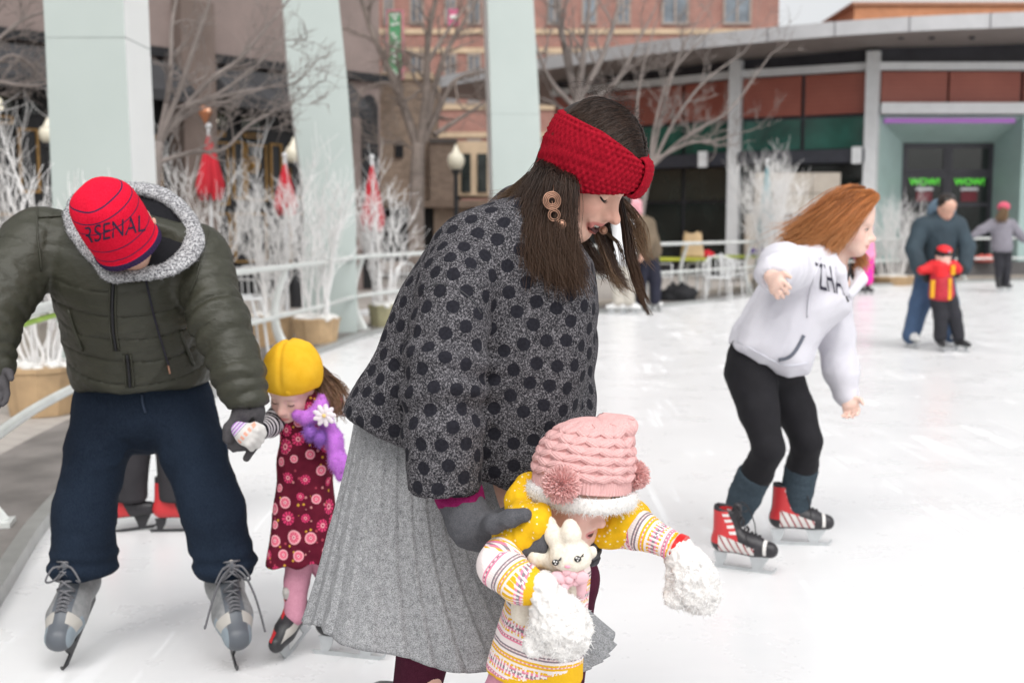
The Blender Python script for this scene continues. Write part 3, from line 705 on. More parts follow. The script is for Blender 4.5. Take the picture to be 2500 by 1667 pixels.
# ------------------------------------------------------------------ umbrellas, lamps, furniture
def umbrella(label, px, Y, y0, y1, w, col, seed):
    rg = random.Random(seed); a = W(px, y0, Y); c = W(px, y1, Y); rt = thing('closed_umbrella', label, 'umbrella', (a[0], Y, -.03), 'closed cafe umbrellas')
    b = MB(); b.tube([(a[0], Y, -.03), (a[0], Y, a[2] + .10)], .022, 8); b.lathe([(.25, -.03), (.25, .03), (.05, .06)], (a[0], Y, 0), 18); b.build('pole', m_white, rt, True)
    V = []; n, m = 48, 16
    for i in range(m + 1):
        t = i / m; z = a[2] + (c[2] - a[2]) * t; rr = w * (.10 + .9 * t ** .9) * (1 - .25 * max(0, t - .85) / .15)
        for j in range(n):
            th = 2 * math.pi * j / n; q = rr * (1 + .22 * math.sin(8 * th + t) * (.3 + t)) ; V.append((a[0] + q * math.cos(th), Y + q * math.sin(th), z + .05 * t * math.sin(8 * th)))
    F = [(i * n + j, (i + 1) * n + j, (i + 1) * n + (j + 1) % n, i * n + (j + 1) % n) for i in range(m) for j in range(n)] + [tuple(range(n))]
    mk('canopy', V, F, pm('canvas%d' % seed, col, .8, .15, 4, .2, 30), rt)
    b = MB(); b.ell((a[0], Y, a[2] + .11), .04, 10); b.build('finial', m_white, rt, True)
umbrella('closed red umbrella with white finial between the first two arch legs', 510, 14.5, 330, 482, .17, (.50, .02, .035), 1)
umbrella('closed red umbrella half hidden behind the second arch leg', 695, 16.5, 398, 520, .16, (.48, .02, .035), 2)
umbrella('closed red umbrella right of the second arch leg', 908, 17.0, 402, 560, .17, (.44, .02, .035), 3)
umbrella('slim closed teal umbrella beside the tan concrete wall', 1873, 23.5, 405, 590, .17, (.0, .22, .27), 4)
def lamp(label, px, Y, ytop, r):
    a = W(px, ytop, Y); x, zt = a[0], a[2]; rt = thing('street_lamp', label, 'street lamp', (x, Y, -.03), 'acorn globe street lamps')
    zb = zt - r * 2.9
    b = MB(); b.lathe([(.11, -.03), (.11, .25), (.07, .5), (.05, .6), (.045, zb - .1), (.085, zb - .06), (.085, zb)], (x, Y, 0), 16); b.build('post', m_black, rt, True)
    b = MB(); b.lathe([(.6 * r, zb), (.95 * r, zb + .6 * r), (r, zb + 1.2 * r), (.8 * r, zb + 1.7 * r), (.45 * r, zb + 1.95 * r), (.35 * r, zb + 2.25 * r), (.2 * r, zb + 2.5 * r), (.05 * r, zb + 2.9 * r)], (x, Y, 0), 20)
    b.build('globe', pm('milk_glass', (.66, .62, .50), .3, .08, 3, coat=.3), rt, True, 180)
lamp('black street lamp with cream acorn globe right of the grey tree', 1113, 22.0, 352, .165)
lamp('cream globe lamp half hidden behind the leftmost arch leg', 116, 16.0, 285, .125)
lamp('cream globe lamp peeking from behind the second arch leg', 716, 18.5, 335, .14)
m_chair = pm('white_chair_metal', (.66, .67, .67), .35, .06, 6, metal=.3)
def chair_proto():
    rt = thing('cafe_chair', 'x', 'chair', (0, 0, 0), 'metal cafe chairs')
    b = MB(); b.box((0, 0, .45), (.42, .42, .025)); b.build('seat', m_chair, rt)
    for sx in (-1, 1):
        for sy in (-1, 1):
            b = MB(); b.tube([(sx * .19, sy * .18, .44), (sx * .23, sy * .22, .0)], .013, 6); b.build('leg', m_chair, rt, True)
    b = MB(); pts = [(math.sin(a) * .25, .20 - math.cos(a) * .0 + .03 * math.cos(a), .66 + .16 * math.cos(a)) for a in np.linspace(-1.6, 1.6, 14)]
    b.tube([(-.23, .2, .46)] + pts + [(.23, .2, .46)], .014, 6)
    for x in (-.15, -.05, .05, .15): b.tube([(x, .2, .46), (x, .225, .80)], .01, 5)
    b.tube([(-.23, .2, .66), (-.24, -.15, .66), (-.21, -.19, .45)], .014, 6); b.tube([(.23, .2, .66), (.24, -.15, .66), (.21, -.19, .45)], .014, 6)
    b.build('backrest', m_chair, rt, True)
    return rt
ch0 = chair_proto(); first = True
for (lab, px, Y, rz) in [('white metal cafe chair just behind the rail by the brown jacket', 1600, 19.8, .6), ('white metal cafe chair left of the lime table with the bag', 1570, 21.0, 2.2), ('white metal cafe chair between the two lime tables', 1700, 20.5, -1.8),
                         ('white metal cafe chair facing the purple cloth', 1790, 20.6, 1.2), ('white metal cafe chair nearest the tall white bush', 1830, 21.6, 3.6), ('white metal cafe chair behind the left pair of tubs', 640, 14.3, .9), ('white metal cafe chair at the man\'s elbow behind the rail', 585, 10.6, 2.0), ('white metal cafe chair behind the olive tub', 960, 15.6, 4.2), ('white metal cafe chair at the front of the far tables', 1750, 19.4, 3.1)]:
    c = ch0 if first else copy_tree(ch0); first = False
    c.location = (W(px, 700, Y)[0], Y, -.03); c.rotation_euler = (0, 0, rz); c['label'] = lab
def table(lab, px, Y, rz, col):
    x = W(px, 700, Y)[0]; rt = thing('cafe_table', lab, 'table', (x, Y, -.03), 'cafe tables')
    b = MB(); b.box((x, Y, .70), (1.1, .75, .04), rz); b.build('tabletop', pm('top_' + lab[:4], col, .5, .1, 3), rt)
    for sx in (-.45, .45):
        b = MB(); b.tube([(x + sx, Y, -.03), (x + sx, Y, .68)], .025, 8); b.build('leg', m_chair, rt)
table('lime green table carrying a brown paper bag', 1640, 20.4, .1, (.40, .42, .04)); table('olive green table further right with a purple cloth', 1790, 22.0, -.1, (.34, .40, .05)); table('grey table behind the man\'s arm', 600, 15.5, .3, (.4, .4, .4))
p = W(1690, 640, 20.3); bg = thing('paper_bag', 'crumpled tan paper bag standing on the lime table', 'bag', (p[0], 20.3, .72))
b = MB(); V = []; n = 20
for i in range(7):
    for j in range(n):
        t = 2 * math.pi * j / n; cx_, sy_ = math.cos(t), math.sin(t); k = .21 * (1 - .05 * i + rng.uniform(-.05, .05)); V.append((p[0] + k * math.copysign(abs(cx_) ** .5, cx_), 20.3 + .6 * k * math.copysign(abs(sy_) ** .5, sy_), .722 + .075 * i + (rng.uniform(-.03, .03) if i == 6 else 0)))
mk('bag_body', V, [(i * n + j, i * n + (j + 1) % n, (i + 1) * n + (j + 1) % n, (i + 1) * n + j) for i in range(6) for j in range(n)] + [tuple(range(n - 1, -1, -1))], pm('kraft_paper', (.46, .33, .19), .85, .15, 8), bg)
def cloth_heap(name, lab, cat, px, Y, z, r, col, seed):
    x = W(px, 700, Y)[0]; b = MB(); b.ell((x, Y, z + r[2] * .8), r, 20); V = np.array(b.V); rg = np.random.RandomState(seed); c = np.array((x, Y, z))
    dv = V - c; V = V + dv * (.18 * np.sin(dv @ np.array([23., 31, 17]) * 1.0 + seed) + .12 * np.sin(dv @ np.array([-41., 27, 33])))[:, None]
    V[:, 2] = np.maximum(V[:, 2], z + .003); tag(mk(name, V, b.F, pm(name, col, .8, .2, 10), None), lab, cat)
cloth_heap('folded_jacket', 'bundled red jacket lying on the cafe table', 'jacket', 1722, 20.4, .722, (.16, .12, .07), (.48, .01, .02), 1)
cloth_heap('folded_cloth', 'folded purple cloth lying on the olive table', 'cloth', 1850, 22.0, .722, (.20, .14, .07), (.10, .06, .22), 2)
cloth_heap('dark_bag', 'black bag slumped on the ground behind the far rail', 'bag', 1655, 19.0, -.03, (.30, .2, .18), (.01, .01, .012), 3)
cloth_heap('red_cushion', 'coral red cushion on the wall behind the grey hooded skater', 'cushion', 2400, 27.2, .42, (.30, .2, .09), (.50, .10, .08), 4)
# ------------------------------------------------------------------ organic surfaces: blended round cones meshed by surface nets
class Sdf:
    def __init__(s): s.p = []
    def cone(s, a, b, ra, rb, k=.02, op=1):
        s.p.append(('c', np.asarray(a, float), np.asarray(b, float), ra, rb, k, op)); return s
    def chain(s, pts, k=.02):
        for (a, ra), (b, rb) in zip(pts[:-1], pts[1:]): s.cone(a, b, ra, rb, k)
        return s
    def ell(s, c, r, A=None, k=.02, op=1):
        s.p.append(('e', np.asarray(c, float), np.broadcast_to(np.asarray(r, float), 3).copy(), np.eye(3) if A is None else A, k, op)); return s
    def econe(s, a, b, r0, r1, u, k=.02, op=1):
        """elliptic cone: r0, r1 = (radius along u, radius across)"""
        s.p.append(('x', np.asarray(a, float), np.asarray(b, float), r0, r1, np.asarray(u, float), k, op)); return s
    def poly(s, pts2, y0, T, Rr, k=.02, op=1):
        """outline in the x-z plane swept over thickness T about y0, rounded by Rr"""
        s.p.append(('g', np.asarray(pts2, float), y0, T, Rr, k, op)); return s
    def half(s, p, n, k=.004): s.p.append(('h', np.asarray(p, float), nrm(n), k)); return s
    def _bb(s, q):
        if q[0] == 'c': r = max(q[3], q[4]); return np.minimum(q[1], q[2]) - r, np.maximum(q[1], q[2]) + r
        if q[0] == 'e': r = np.abs(q[3]) @ q[2]; return q[1] - r, q[1] + r
        if q[0] == 'x': r = max(max(q[3]), max(q[4])); return np.minimum(q[1], q[2]) - r, np.maximum(q[1], q[2]) + r
        if q[0] == 'g':
            m0, m1 = q[1].min(0), q[1].max(0); return np.array([m0[0], q[2] - q[3], m0[1]]), np.array([m1[0], q[2] + q[3], m1[1]])
    @staticmethod
    def _ev(q, P):
        if q[0] == 'c':
            a, b, ra, rb = q[1:5]; ab = b - a; t = np.clip(((P - a) @ ab) / (ab @ ab + 1e-12), 0, 1)
            return np.linalg.norm(P - a - t[..., None] * ab, axis=-1) - (ra + (rb - ra) * t)
        if q[0] == 'e':
            L_ = (P - q[1]) @ q[3]; k0 = np.linalg.norm(L_ / q[2], axis=-1); k1 = np.linalg.norm(L_ / q[2] ** 2, axis=-1)
            return k0 * (k0 - 1) / (k1 + 1e-9)
        if q[0] == 'x':
            a, b, r0, r1, u = q[1:6]; ab = b - a; l2 = ab @ ab; w = ab / math.sqrt(l2); u = nrm(u - w * (u @ w)); v = np.cross(w, u)
            d = P - a; tt = (d @ ab) / l2; t = np.clip(tt, 0, 1); ru = r0[0] + (r1[0] - r0[0]) * t; rv = r0[1] + (r1[1] - r0[1]) * t
            ax = (tt - t) * math.sqrt(l2); m = np.minimum(ru, rv)
            k0 = np.sqrt((d @ u / ru) ** 2 + (d @ v / rv) ** 2 + (ax / m) ** 2); k1 = np.sqrt((d @ u / ru ** 2) ** 2 + (d @ v / rv ** 2) ** 2 + (ax / m ** 2) ** 2)
            return k0 * (k0 - 1) / (k1 + 1e-9)
        if q[0] == 'g':
            pts, y0, T, Rr = q[1:5]; x, z = P[..., 0], P[..., 2]; d = np.full(x.shape, 1e9); sg = np.ones(x.shape); n = len(pts)
            for i in range(n):
                a, b = pts[i], pts[i - 1]; e = b - a; wx, wz = x - a[0], z - a[1]; t = np.clip((wx * e[0] + wz * e[1]) / (e @ e), 0, 1)
                d = np.minimum(d, (wx - e[0] * t) ** 2 + (wz - e[1] * t) ** 2)
                c1, c2, c3 = z >= a[1], z < b[1], e[0] * wz > e[1] * wx
                sg = np.where((c1 & c2 & c3) | (~c1 & ~c2 & ~c3), -sg, sg)
            d = sg * np.sqrt(d); ax, ay = d + Rr, np.abs(P[..., 1] - y0) - T + Rr
            return np.minimum(np.maximum(ax, ay), 0) + np.sqrt(np.maximum(ax, 0) ** 2 + np.maximum(ay, 0) ** 2) - Rr
    def mesh(s, h, smooth=1):
        bbs = [s._bb(q) for q in s.p if q[0] != 'h' and q[-1] == 1]
        lo = np.min([b[0] for b in bbs], 0) - 4 * h; hi = np.max([b[1] for b in bbs], 0) + 4 * h
        N = np.ceil((hi - lo) / h).astype(int) + 1; Dg = np.full(N, .5, np.float64)
        ax = [lo[i] + h * np.arange(N[i]) for i in range(3)]
        for q in s.p:
            if q[0] == 'h':
                X = np.stack(np.meshgrid(*ax, indexing='ij'), -1); d = (X - q[1]) @ q[2]; k = q[3]
                hh = np.maximum(k - np.abs(Dg - d), 0) / k; Dg = np.maximum(Dg, d) + hh * hh * k * .25; continue
            k, op = q[-2], q[-1]; m = max(k, 3 * h) + h; b0, b1 = s._bb(q)
            i0 = np.clip(np.floor((b0 - m - lo) / h).astype(int), 0, N); i1_ = np.clip(np.ceil((b1 + m - lo) / h).astype(int) + 1, 0, N)
            if (i1_ <= i0).any(): continue
            sl = tuple(slice(a, c) for a, c in zip(i0, i1_)); X = np.stack(np.meshgrid(*[ax[i][sl[i]] for i in range(3)], indexing='ij'), -1)
            d = s._ev(q, X); o = Dg[sl]
            if op == 1:
                hh = np.maximum(k - np.abs(o - d), 0) / k; Dg[sl] = np.minimum(o, d) - hh * hh * k * .25
            else:
                hh = np.maximum(k - np.abs(o + d), 0) / k; Dg[sl] = np.maximum(o, -d) + hh * hh * k * .25
        return nets(Dg, lo, h, smooth)
def nets(Dg, lo, h, smooth=1):
    S_ = Dg < 0; nx, ny, nz = Dg.shape
    cor = [(i, j, k) for i in (0, 1) for j in (0, 1) for k in (0, 1)]
    c = sum(S_[i:nx - 1 + i, j:ny - 1 + j, k:nz - 1 + k].astype(np.int8) for i, j, k in cor)
    act = (c > 0) & (c < 8); idx = np.full(act.shape, -1, np.int64); cells = np.argwhere(act); idx[act] = np.arange(len(cells))
    pos = np.zeros((len(cells), 3)); cnt = np.zeros(len(cells))
    for a in cor:
        for ax in range(3):
            if a[ax] == 0:
                b = list(a); b[ax] = 1; b = tuple(b)
                da = Dg[cells[:, 0] + a[0], cells[:, 1] + a[1], cells[:, 2] + a[2]]; db = Dg[cells[:, 0] + b[0], cells[:, 1] + b[1], cells[:, 2] + b[2]]
                m = (da < 0) != (db < 0); t = np.where(m, da / np.where(m, da - db, 1), 0)
                p = np.tile(np.array(a, float), (len(cells), 1)); p[:, ax] += t; pos[m] += p[m]; cnt[m] += 1
    V = lo + (cells + pos / cnt[:, None]) * h
    Q = []
    for ax in range(3):
        sl0 = [slice(1, n - 1) for n in Dg.shape]; sl0[ax] = slice(0, Dg.shape[ax] - 1); sl1 = list(sl0); sl1[ax] = slice(1, Dg.shape[ax])
        s0, s1 = S_[tuple(sl0)], S_[tuple(sl1)]; e = np.argwhere(s0 != s1); fl = s0[s0 != s1]; off = np.array([1, 1, 1]); off[ax] = 0; e = e + off
        u, v = (ax + 1) % 3, (ax + 2) % 3; du = np.zeros(3, int); du[u] = 1; dv = np.zeros(3, int); dv[v] = 1
        g = lambda q: idx[q[:, 0], q[:, 1], q[:, 2]]
        q = np.stack([g(e - du - dv), g(e - dv), g(e), g(e - du)], 1); q[~fl] = q[~fl][:, ::-1]; Q.append(q)
    F = np.concatenate(Q); F = F[(F >= 0).all(1)]
    for _ in range(smooth):
        A = np.zeros_like(V); n = np.zeros(len(V))
        for i in range(4):
            j = (i + 1) % 4; np.add.at(A, F[:, i], V[F[:, j]]); np.add.at(A, F[:, j], V[F[:, i]]); np.add.at(n, F[:, i], 1); np.add.at(n, F[:, j], 1)
        V = .5 * V + .5 * A / np.maximum(n, 1)[:, None]
    return V, F
def vnormals(V, F):
    n = np.cross(V[F[:, 2]] - V[F[:, 0]], V[F[:, 3 if F.shape[1] == 4 else 1]] - V[F[:, 1 if F.shape[1] == 4 else 0]])
    if F.shape[1] == 3: n = -n
    N = np.zeros_like(V)
    for i in range(F.shape[1]): np.add.at(N, F[:, i], n)
    return N / (np.linalg.norm(N, axis=1)[:, None] + 1e-12)
_lat = np.random.RandomState(3).rand(32, 32, 32)
def vnoise(P, s, off=0.0):
    q = np.asarray(P) * s + off; i = np.floor(q).astype(int); f = q - i; f = f * f * (3 - 2 * f); o = 0
    for a in (0, 1):
        for b in (0, 1):
            for c in (0, 1):
                w = (f[:, 0] if a else 1 - f[:, 0]) * (f[:, 1] if b else 1 - f[:, 1]) * (f[:, 2] if c else 1 - f[:, 2])
                o = o + w * _lat[(i[:, 0] + a) % 32, (i[:, 1] + b) % 32, (i[:, 2] + c) % 32]
    return o * 2 - 1
def chain_t(V, pts):
    """distance along a poly-line of the closest point, and distance from it"""
    best = np.full(len(V), 1e9); T = np.zeros(len(V)); acc = 0
    for a, b in zip(pts[:-1], pts[1:]):
        a, b = np.asarray(a), np.asarray(b); ab = b - a; l = np.linalg.norm(ab); t = np.clip((V - a) @ ab / (l * l), 0, 1); d = np.linalg.norm(V - a - t[:, None] * ab, axis=1)
        m = d < best; best[m] = d[m]; T[m] = (acc + t * l)[m]; acc += l
    return T, best
def folds(V, N, amp, s, dirv=(0, 0, 1), stretch=.3, off=0., power=1.5):
    """cloth folds: ridged noise stretched along dirv"""
    d = nrm(dirv); q = V - np.outer(V @ d, d) * (1 - stretch); n = vnoise(q, s, off) * .65 + vnoise(q, s * 2.1, off + 5) * .35
    r = 1 - np.abs(n) * 2; r = np.sign(r) * np.abs(r) ** power
    return V + N * (amp * r)[:, None]
def hexdots(V, r, seed=0, jitter=.1, maxn=900):
    """spread pattern centres over a surface: returns centres and nearest-centre index/distance per vertex"""
    rg = np.random.RandomState(seed); n = len(V); d = np.full(n, 1e9); ix = np.zeros(n, int); cs = []; cur = rg.randint(n)
    while len(cs) < maxn:
        dd = np.linalg.norm(V - V[cur], axis=1); m = dd < d; d[m] = dd[m]; ix[m] = len(cs); cs.append(cur)
        c = np.where((d >= r) & (d < r * (1 + jitter)))[0]
        if len(c) == 0:
            c = np.where(d >= r)[0]
            if len(c) == 0: break
        cur = c[rg.randint(min(len(c), 40))] if True else c[0]
    return np.array(cs), ix, d
def strands(name, P, R0, mat, parent, attrs=None, sides=3, nor=None):
    """P (n, m, 3) poly-lines, R0 (n, m) radii -> one mesh of thin tubes with a per-strand random attribute"""
    n, m, _ = P.shape; T = np.gradient(P, axis=1); T /= np.linalg.norm(T, axis=2)[..., None] + 1e-12
    ref = np.array([.31, .83, .46]); U = np.cross(T, ref); U /= np.linalg.norm(U, axis=2)[..., None] + 1e-9; Wv = np.cross(T, U)
    V = np.stack([P + R0[..., None] * (math.cos(a) * U + math.sin(a) * Wv) for a in 2 * math.pi * np.arange(sides) / sides], 2).reshape(-1, 3)
    base = (np.arange(n) * m * sides)[:, None, None]; i = np.arange(m - 1)[None, :, None] * sides; j = np.arange(sides)[None, None, :]
    a = base + i + j; b = base + i + (j + 1) % sides; F = np.stack([a, b, b + sides, a + sides], -1).reshape(-1, 4)
    rnd = np.repeat(np.random.RandomState(n).rand(n), m * sides); tt = np.tile(np.repeat(np.linspace(0, 1, m), sides), n)
    at = {'rnd': rnd, 'along': tt}; at.update(attrs or {})
    o = mk(name, V, F, mat, parent, True, at)
    if nor is not None: o.data.normals_split_custom_set_from_vertices(np.repeat(nor, m * sides, 0).astype(np.float32))
    return o
def hair_mat(name, dark, mid, tip, rough=.38):
    t = NT(name); c = t.ramp(t.attr('rnd'), [(.0, dark), (.6, mid), (1, tuple(q * 1.5 for q in mid))])
    t.col(t.mix(t.math('MULTIPLY', t.math('POWER', t.attr('along'), 2.2), .8), c, tip)); t.set(Roughness=rough, Specular_IOR_Level=.3); return t.m
def guided_hair(name, guides, n, mat, parent, r=.0009, seed=1, m=14, jit=.0045, wave=.004, cl=40):
    """guides: list of (poly-line of 3D points, spread, weight); strands follow blends of neighbouring guides"""
    rg = np.random.RandomState(seed); Gs = []
    for g in guides:
        c = catmull(np.asarray(g[0]), 8); s_ = np.linspace(0, 1, len(c)); Gs.append(np.stack([np.interp(np.linspace(0, 1, m), s_, c[:, k]) for k in range(3)], 1))
    Gs = np.array(Gs); sp_ = np.array([g[1] for g in guides]); w = np.array([g[2] for g in guides], float); w /= w.sum()
    gi = rg.choice(len(Gs), n, p=w); off = rg.randn(n, 3); off /= np.maximum(1, np.linalg.norm(off, axis=1)[:, None] / 1.6)
    t = np.linspace(0, 1, m); P = Gs[gi].copy()
    # clumps
    nc = max(6, n // cl); cid = rg.randint(nc, size=n); coff = rg.randn(nc, 3) * .8; L_ = rg.uniform(.80, 1.02, n) * rg.uniform(.74, 1.07, nc)[cid]
    P += (off[:, None, :] * (.85 - .68 * t)[None, :, None] + coff[cid][:, None, :] * .7) * sp_[gi][:, None, None] * (.35 + .65 * t)[None, :, None]
    ph = rg.rand(nc) * 6.28; fr = rg.uniform(3, 7, nc)
    P += (wave * t[None, :] * np.sin(fr[cid][:, None] * t[None, :] * 2 + ph[cid][:, None]))[..., None] * np.array([1, .6, .15])
    P += rg.randn(n, 1, 3) * jit * t[None, :, None] ** 1.5 + rg.randn(n, m, 3) * .0006
    # shorten
    idx = (L_[:, None] * np.linspace(0, m - 1, m)[None]).clip(0, m - 1.001); i0_ = idx.astype(int); f = (idx - i0_)[..., None]; ar = np.arange(n)[:, None]
    P = P[ar, i0_] * (1 - f) + P[ar, np.minimum(i0_ + 1, m - 1)] * f
    RR = r * (rg.uniform(.6, 1.3, n)[:, None]) * (1 - .75 * t[None] ** 3)
    return strands(name, P, RR, mat, parent)
def nrm_rows(A): return A / (np.linalg.norm(A, axis=1)[:, None] + 1e-12)
def fur(name, V, N, n, ln, r, mat, parent, seed=1, curl=.6, grav=0.3, m=5):
    rg = np.random.RandomState(seed); i = rg.randint(len(V), size=n); t = np.linspace(0, 1, m); d = N[i] + rg.randn(n, 3) * curl * .6
    d /= np.linalg.norm(d, axis=1)[:, None]; l = ln * rg.uniform(.5, 1.2, n); side = rg.randn(n, 3) * curl
    P = V[i][:, None] - N[i][:, None] * .002 + d[:, None] * (l[:, None] * t)[..., None] + side[:, None] * (l[:, None] * t ** 2 * .5)[..., None]
    P[..., 2] -= grav * l[:, None] * t ** 2
    return strands(name, P, r * (1 - .8 * t[None]) * rg.uniform(.7, 1.3, n)[:, None], mat, parent)

# ------------------------------------------------------------------ heads
def headM(yaw, pitch, roll=0.0):
    """columns f (forward), u (up), s (right); yaw 0 looks along +x, positive turns towards the camera (-y); pitch positive looks down"""
    f = np.array([math.cos(yaw), -math.sin(yaw), 0]); z = np.array([0, 0, 1.0]); f2 = f * math.cos(pitch) - z * math.sin(pitch); u = f * math.sin(pitch) + z * math.cos(pitch)
    s_ = np.cross(f2, u); u2 = u * math.cos(roll) + s_ * math.sin(roll); s2 = np.cross(f2, u2)
    return np.stack([f2, u2, s2], 1)
class Head:
    def __init__(s, c, M, sc_=1.0, child=0.0, mouth=0.0): s.c, s.M, s.k, s.ch, s.mo = np.asarray(c, float), M, sc_, child, mouth; s.nose = 0.; s.sk = (-.012, .098); s.lw = 1.0; s.smile = 0.
    def p(s, f, u, r=0.0): return s.c + s.M @ (np.array([f, u, r]) * s.k)
    def loc(s, V): return (V - s.c) @ s.M / s.k
    def add(s, S_, neck=None, nr=.052):
        k, A, ch = s.k, s.M, s.ch
        S_.ell(s.p(s.sk[0], .028), np.array([s.sk[1], .092, .077]) * k, A, .03 * k)
        S_.ell(s.p(.028, -.035), np.array([.062, .082, .060 + .006 * ch]) * k, A, .03 * k)
        jd = .012 * ch + .012 * -s.mo
        S_.ell(s.p(.066 - .008 * s.mo, -.102 + jd), np.array([.024, .021, .026]) * k, A, .035 * k)
        for q in (-1, 1):
            S_.cone(s.p(.0, -.062, q * .050), s.p(.060, -.098 + jd, q * .014), .018 * k, .020 * k, .03 * k)
            S_.ell(s.p(.058, -.050, q * .034), np.array([.022, .022 + .006 * ch, .020 + .006 * ch]) * k, A, .03 * k)
            S_.ell(s.p(-.005, -.022, q * .074), np.array([.018, .030, .009]) * k, A, .008 * k)
        S_.cone(s.p(.076, .004, -.030), s.p(.076, .004, .030), .0135 * k, .0135 * k, .02 * k)
        S_.ell(s.p(.052, .045), np.array([.034, .040, .052]) * k, A, .05 * k)
        for q in (-1, 1):
            S_.ell(s.p(.094, -.018, q * .031), np.array([.016, .011, .016]) * k, A, .016 * k, -1)
            S_.ell(s.p(.0735, -.0195, q * .0315), np.array([.0150, .0132, .0165]) * k, A, .006 * k)
        nl = 1 - .3 * ch
        S_.cone(s.p(.083, -.004), s.p(.097 + .008 * nl + s.nose * .8, -.044), .0075 * k, .0100 * k, .016 * k); S_.cone(s.p(.078, -.010), s.p(.088 + s.nose * .5, -.050), .010 * k, .0125 * k, .014 * k)
        S_.ell(s.p(.102 + .010 * nl + s.nose, -.049 - s.nose * .2), np.array([.012, .0105, .0115]) * k, A, .010 * k)
        for q in (-1, 1):
            S_.ell(s.p(.098 + s.nose * .7, -.053, q * .0115), np.array([.0105, .0075, .0065]) * k, A, .006 * k)
            S_.ell(s.p(.1035 + s.nose * .8, -.0605 - s.nose * .1, q * .0062), np.array([.0048, .003, .0032]) * k, A, .003 * k, -1)
        S_.ell(s.p(.086, -.070), np.array([.014, .014, .024]) * k, A, .02 * k)
        mz = -.0815
        if s.mo > 0:
            S_.ell(s.p(.098, mz - .006 * s.mo), np.array([.026, .0085 * s.mo + .001, .0180 * s.lw]) * k, A, .004 * k, -1)
        a = np.linspace(-1, 1, 7); g = .009 * s.mo
        for sg, rr, ex in ((1, .0040, 0), (-1, .0048, .001)):
            pts = [s.p(.0965 - .014 * t * t + (ex - .003 * s.mo * (sg < 0)) * (1 - t * t) , mz + sg * (.0030 + g * (1 if sg < 0 else .35)) * (1 - t * t) + (.001 * s.mo + .0022 * s.smile) * 3 * t * t, t * (.0215 + .002 * s.mo) * s.lw) for t in a]
            for i in range(6): S_.cone(pts[i], pts[i + 1], (rr - .0022 * abs(a[i])) * k, (rr - .0022 * abs(a[i + 1])) * k, .0045 * k)
        if neck is not None:
            S_.cone(s.p(-.028, -.05), neck, nr * k, nr * 1.12 * k, .03 * k)
    def tint(s, V):
        q = s.loc(V); mz = -.0815; g = .009 * s.mo
        cu = mz - g * .4 * 1; e = ((q[:, 1] - cu - (.002 + .006 * s.smile) * (q[:, 2] / .0245 / s.lw) ** 2) / (.0080 + g * .85)) ** 2 + (q[:, 2] / (.0245 * s.lw)) ** 2
        lip = np.clip((1.05 - e) * 4.5, 0, 1) * np.clip((q[:, 0] - .070) * 80, 0, 1)
        ck = np.exp(-((q[:, 0] - .06) / .04) ** 2 - ((q[:, 1] + .05) / .024) ** 2 - ((np.abs(q[:, 2]) - .042) / .026) ** 2) + .7 * np.exp(-((q[:, 0] - .115) / .018) ** 2 - ((q[:, 1] + .048) / .018) ** 2 - (q[:, 2] / .02) ** 2)
        ins = (np.clip((.0002 - (np.linalg.norm((q - np.array([.098, mz - .006 * s.mo, 0])) / np.array([.0275, (.0062 * s.mo + .0015), .0180 * s.lw]), axis=1) - 1) * .01) * 900, 0, 1) if s.mo > 0 else np.zeros(len(V)))
        return {'lip': lip, 'blush': np.clip(ck, 0, 1), 'inner': ins}
    def features(s, root, hairm, lash=True, closed=True, iris=(.05, .03, .02), lidcol=None, teeth=False, brow=.0028, lw=.0011):
        k = s.k; mdark = pm('lash_dark', (.012, .009, .008), .6)
        for q in (-1, 1):
            b = MB(); c = np.array([.0735, -.0195, q * .0315]); a = np.linspace(-1, 1, 9)
            lo = -.0072 if closed else .0015
            pts = []
            for t in a:
                sx = q * .0150 * t; uu = lo * (1 - .7 * t * t) if closed else .0040 * (1 - t * t) - .001
                f = .0150 * math.sqrt(max(.02, 1 - (sx / .0172) ** 2 - (uu / .0135) ** 2)) + .0004; pts.append(s.p(c[0] + f, c[1] + uu, c[2] + sx))
            b.tube(pts, np.array([.5, .8, 1, 1.1, 1.2, 1.2, 1.2, 1.1, .8]) * lw * k, 5)
            if lash:
                for i in range(1, 9):
                    for e_ in (0, .5):
                        p0 = np.asarray(pts[i]) * (1 - e_) + np.asarray(pts[i - 1]) * e_; dn = s.M @ np.array([.006, -.0035 if closed else .004, q * .0045 * a[i]]) * k
                        b.tube([p0, p0 + dn * .6, p0 + dn + s.M @ np.array([0, .0012, 0]) * k], [.00042 * k, .00034 * k, .0001 * k], 3, cap=False)
            b.build('eyelashes', mdark, root, True, 180)
            if not closed:
                b = MB(); b.ell(s.p(.0735 + .0030, -.0200, q * .0315), np.array([.0128, .0062, .0125]) * k, 16, s.M); ey = b.build('eye', pm('eye_white', (.70, .68, .66), .2, .03), root, True, 180)
                b = MB(); b.ell(s.p(.0735 + .0118, -.0205, q * .0315), np.array([.0046, .0052, .0054]) * k, 12, s.M); b.build('iris', pm('iris_%.2f' % iris[0], iris, .2, .2, 200), ey, True, 180)
            b = MB(); pts = []
            for t in np.linspace(-1, 1, 8):
                pts.append(s.p(.0915 - .010 * ((t + .45) ** 2) + .001, .0035 + .0035 * (1 - t * t) + .0012 * t, q * (.032 + .017 * t)))
            b.tube(pts, np.array([.8, 1.1, 1.2, 1.2, 1.1, .9, .7, .3]) * brow * k, 6, flat=(s.M[:, 1], (.75, .75))); b.build('eyebrow', hairm, root, True, 180)
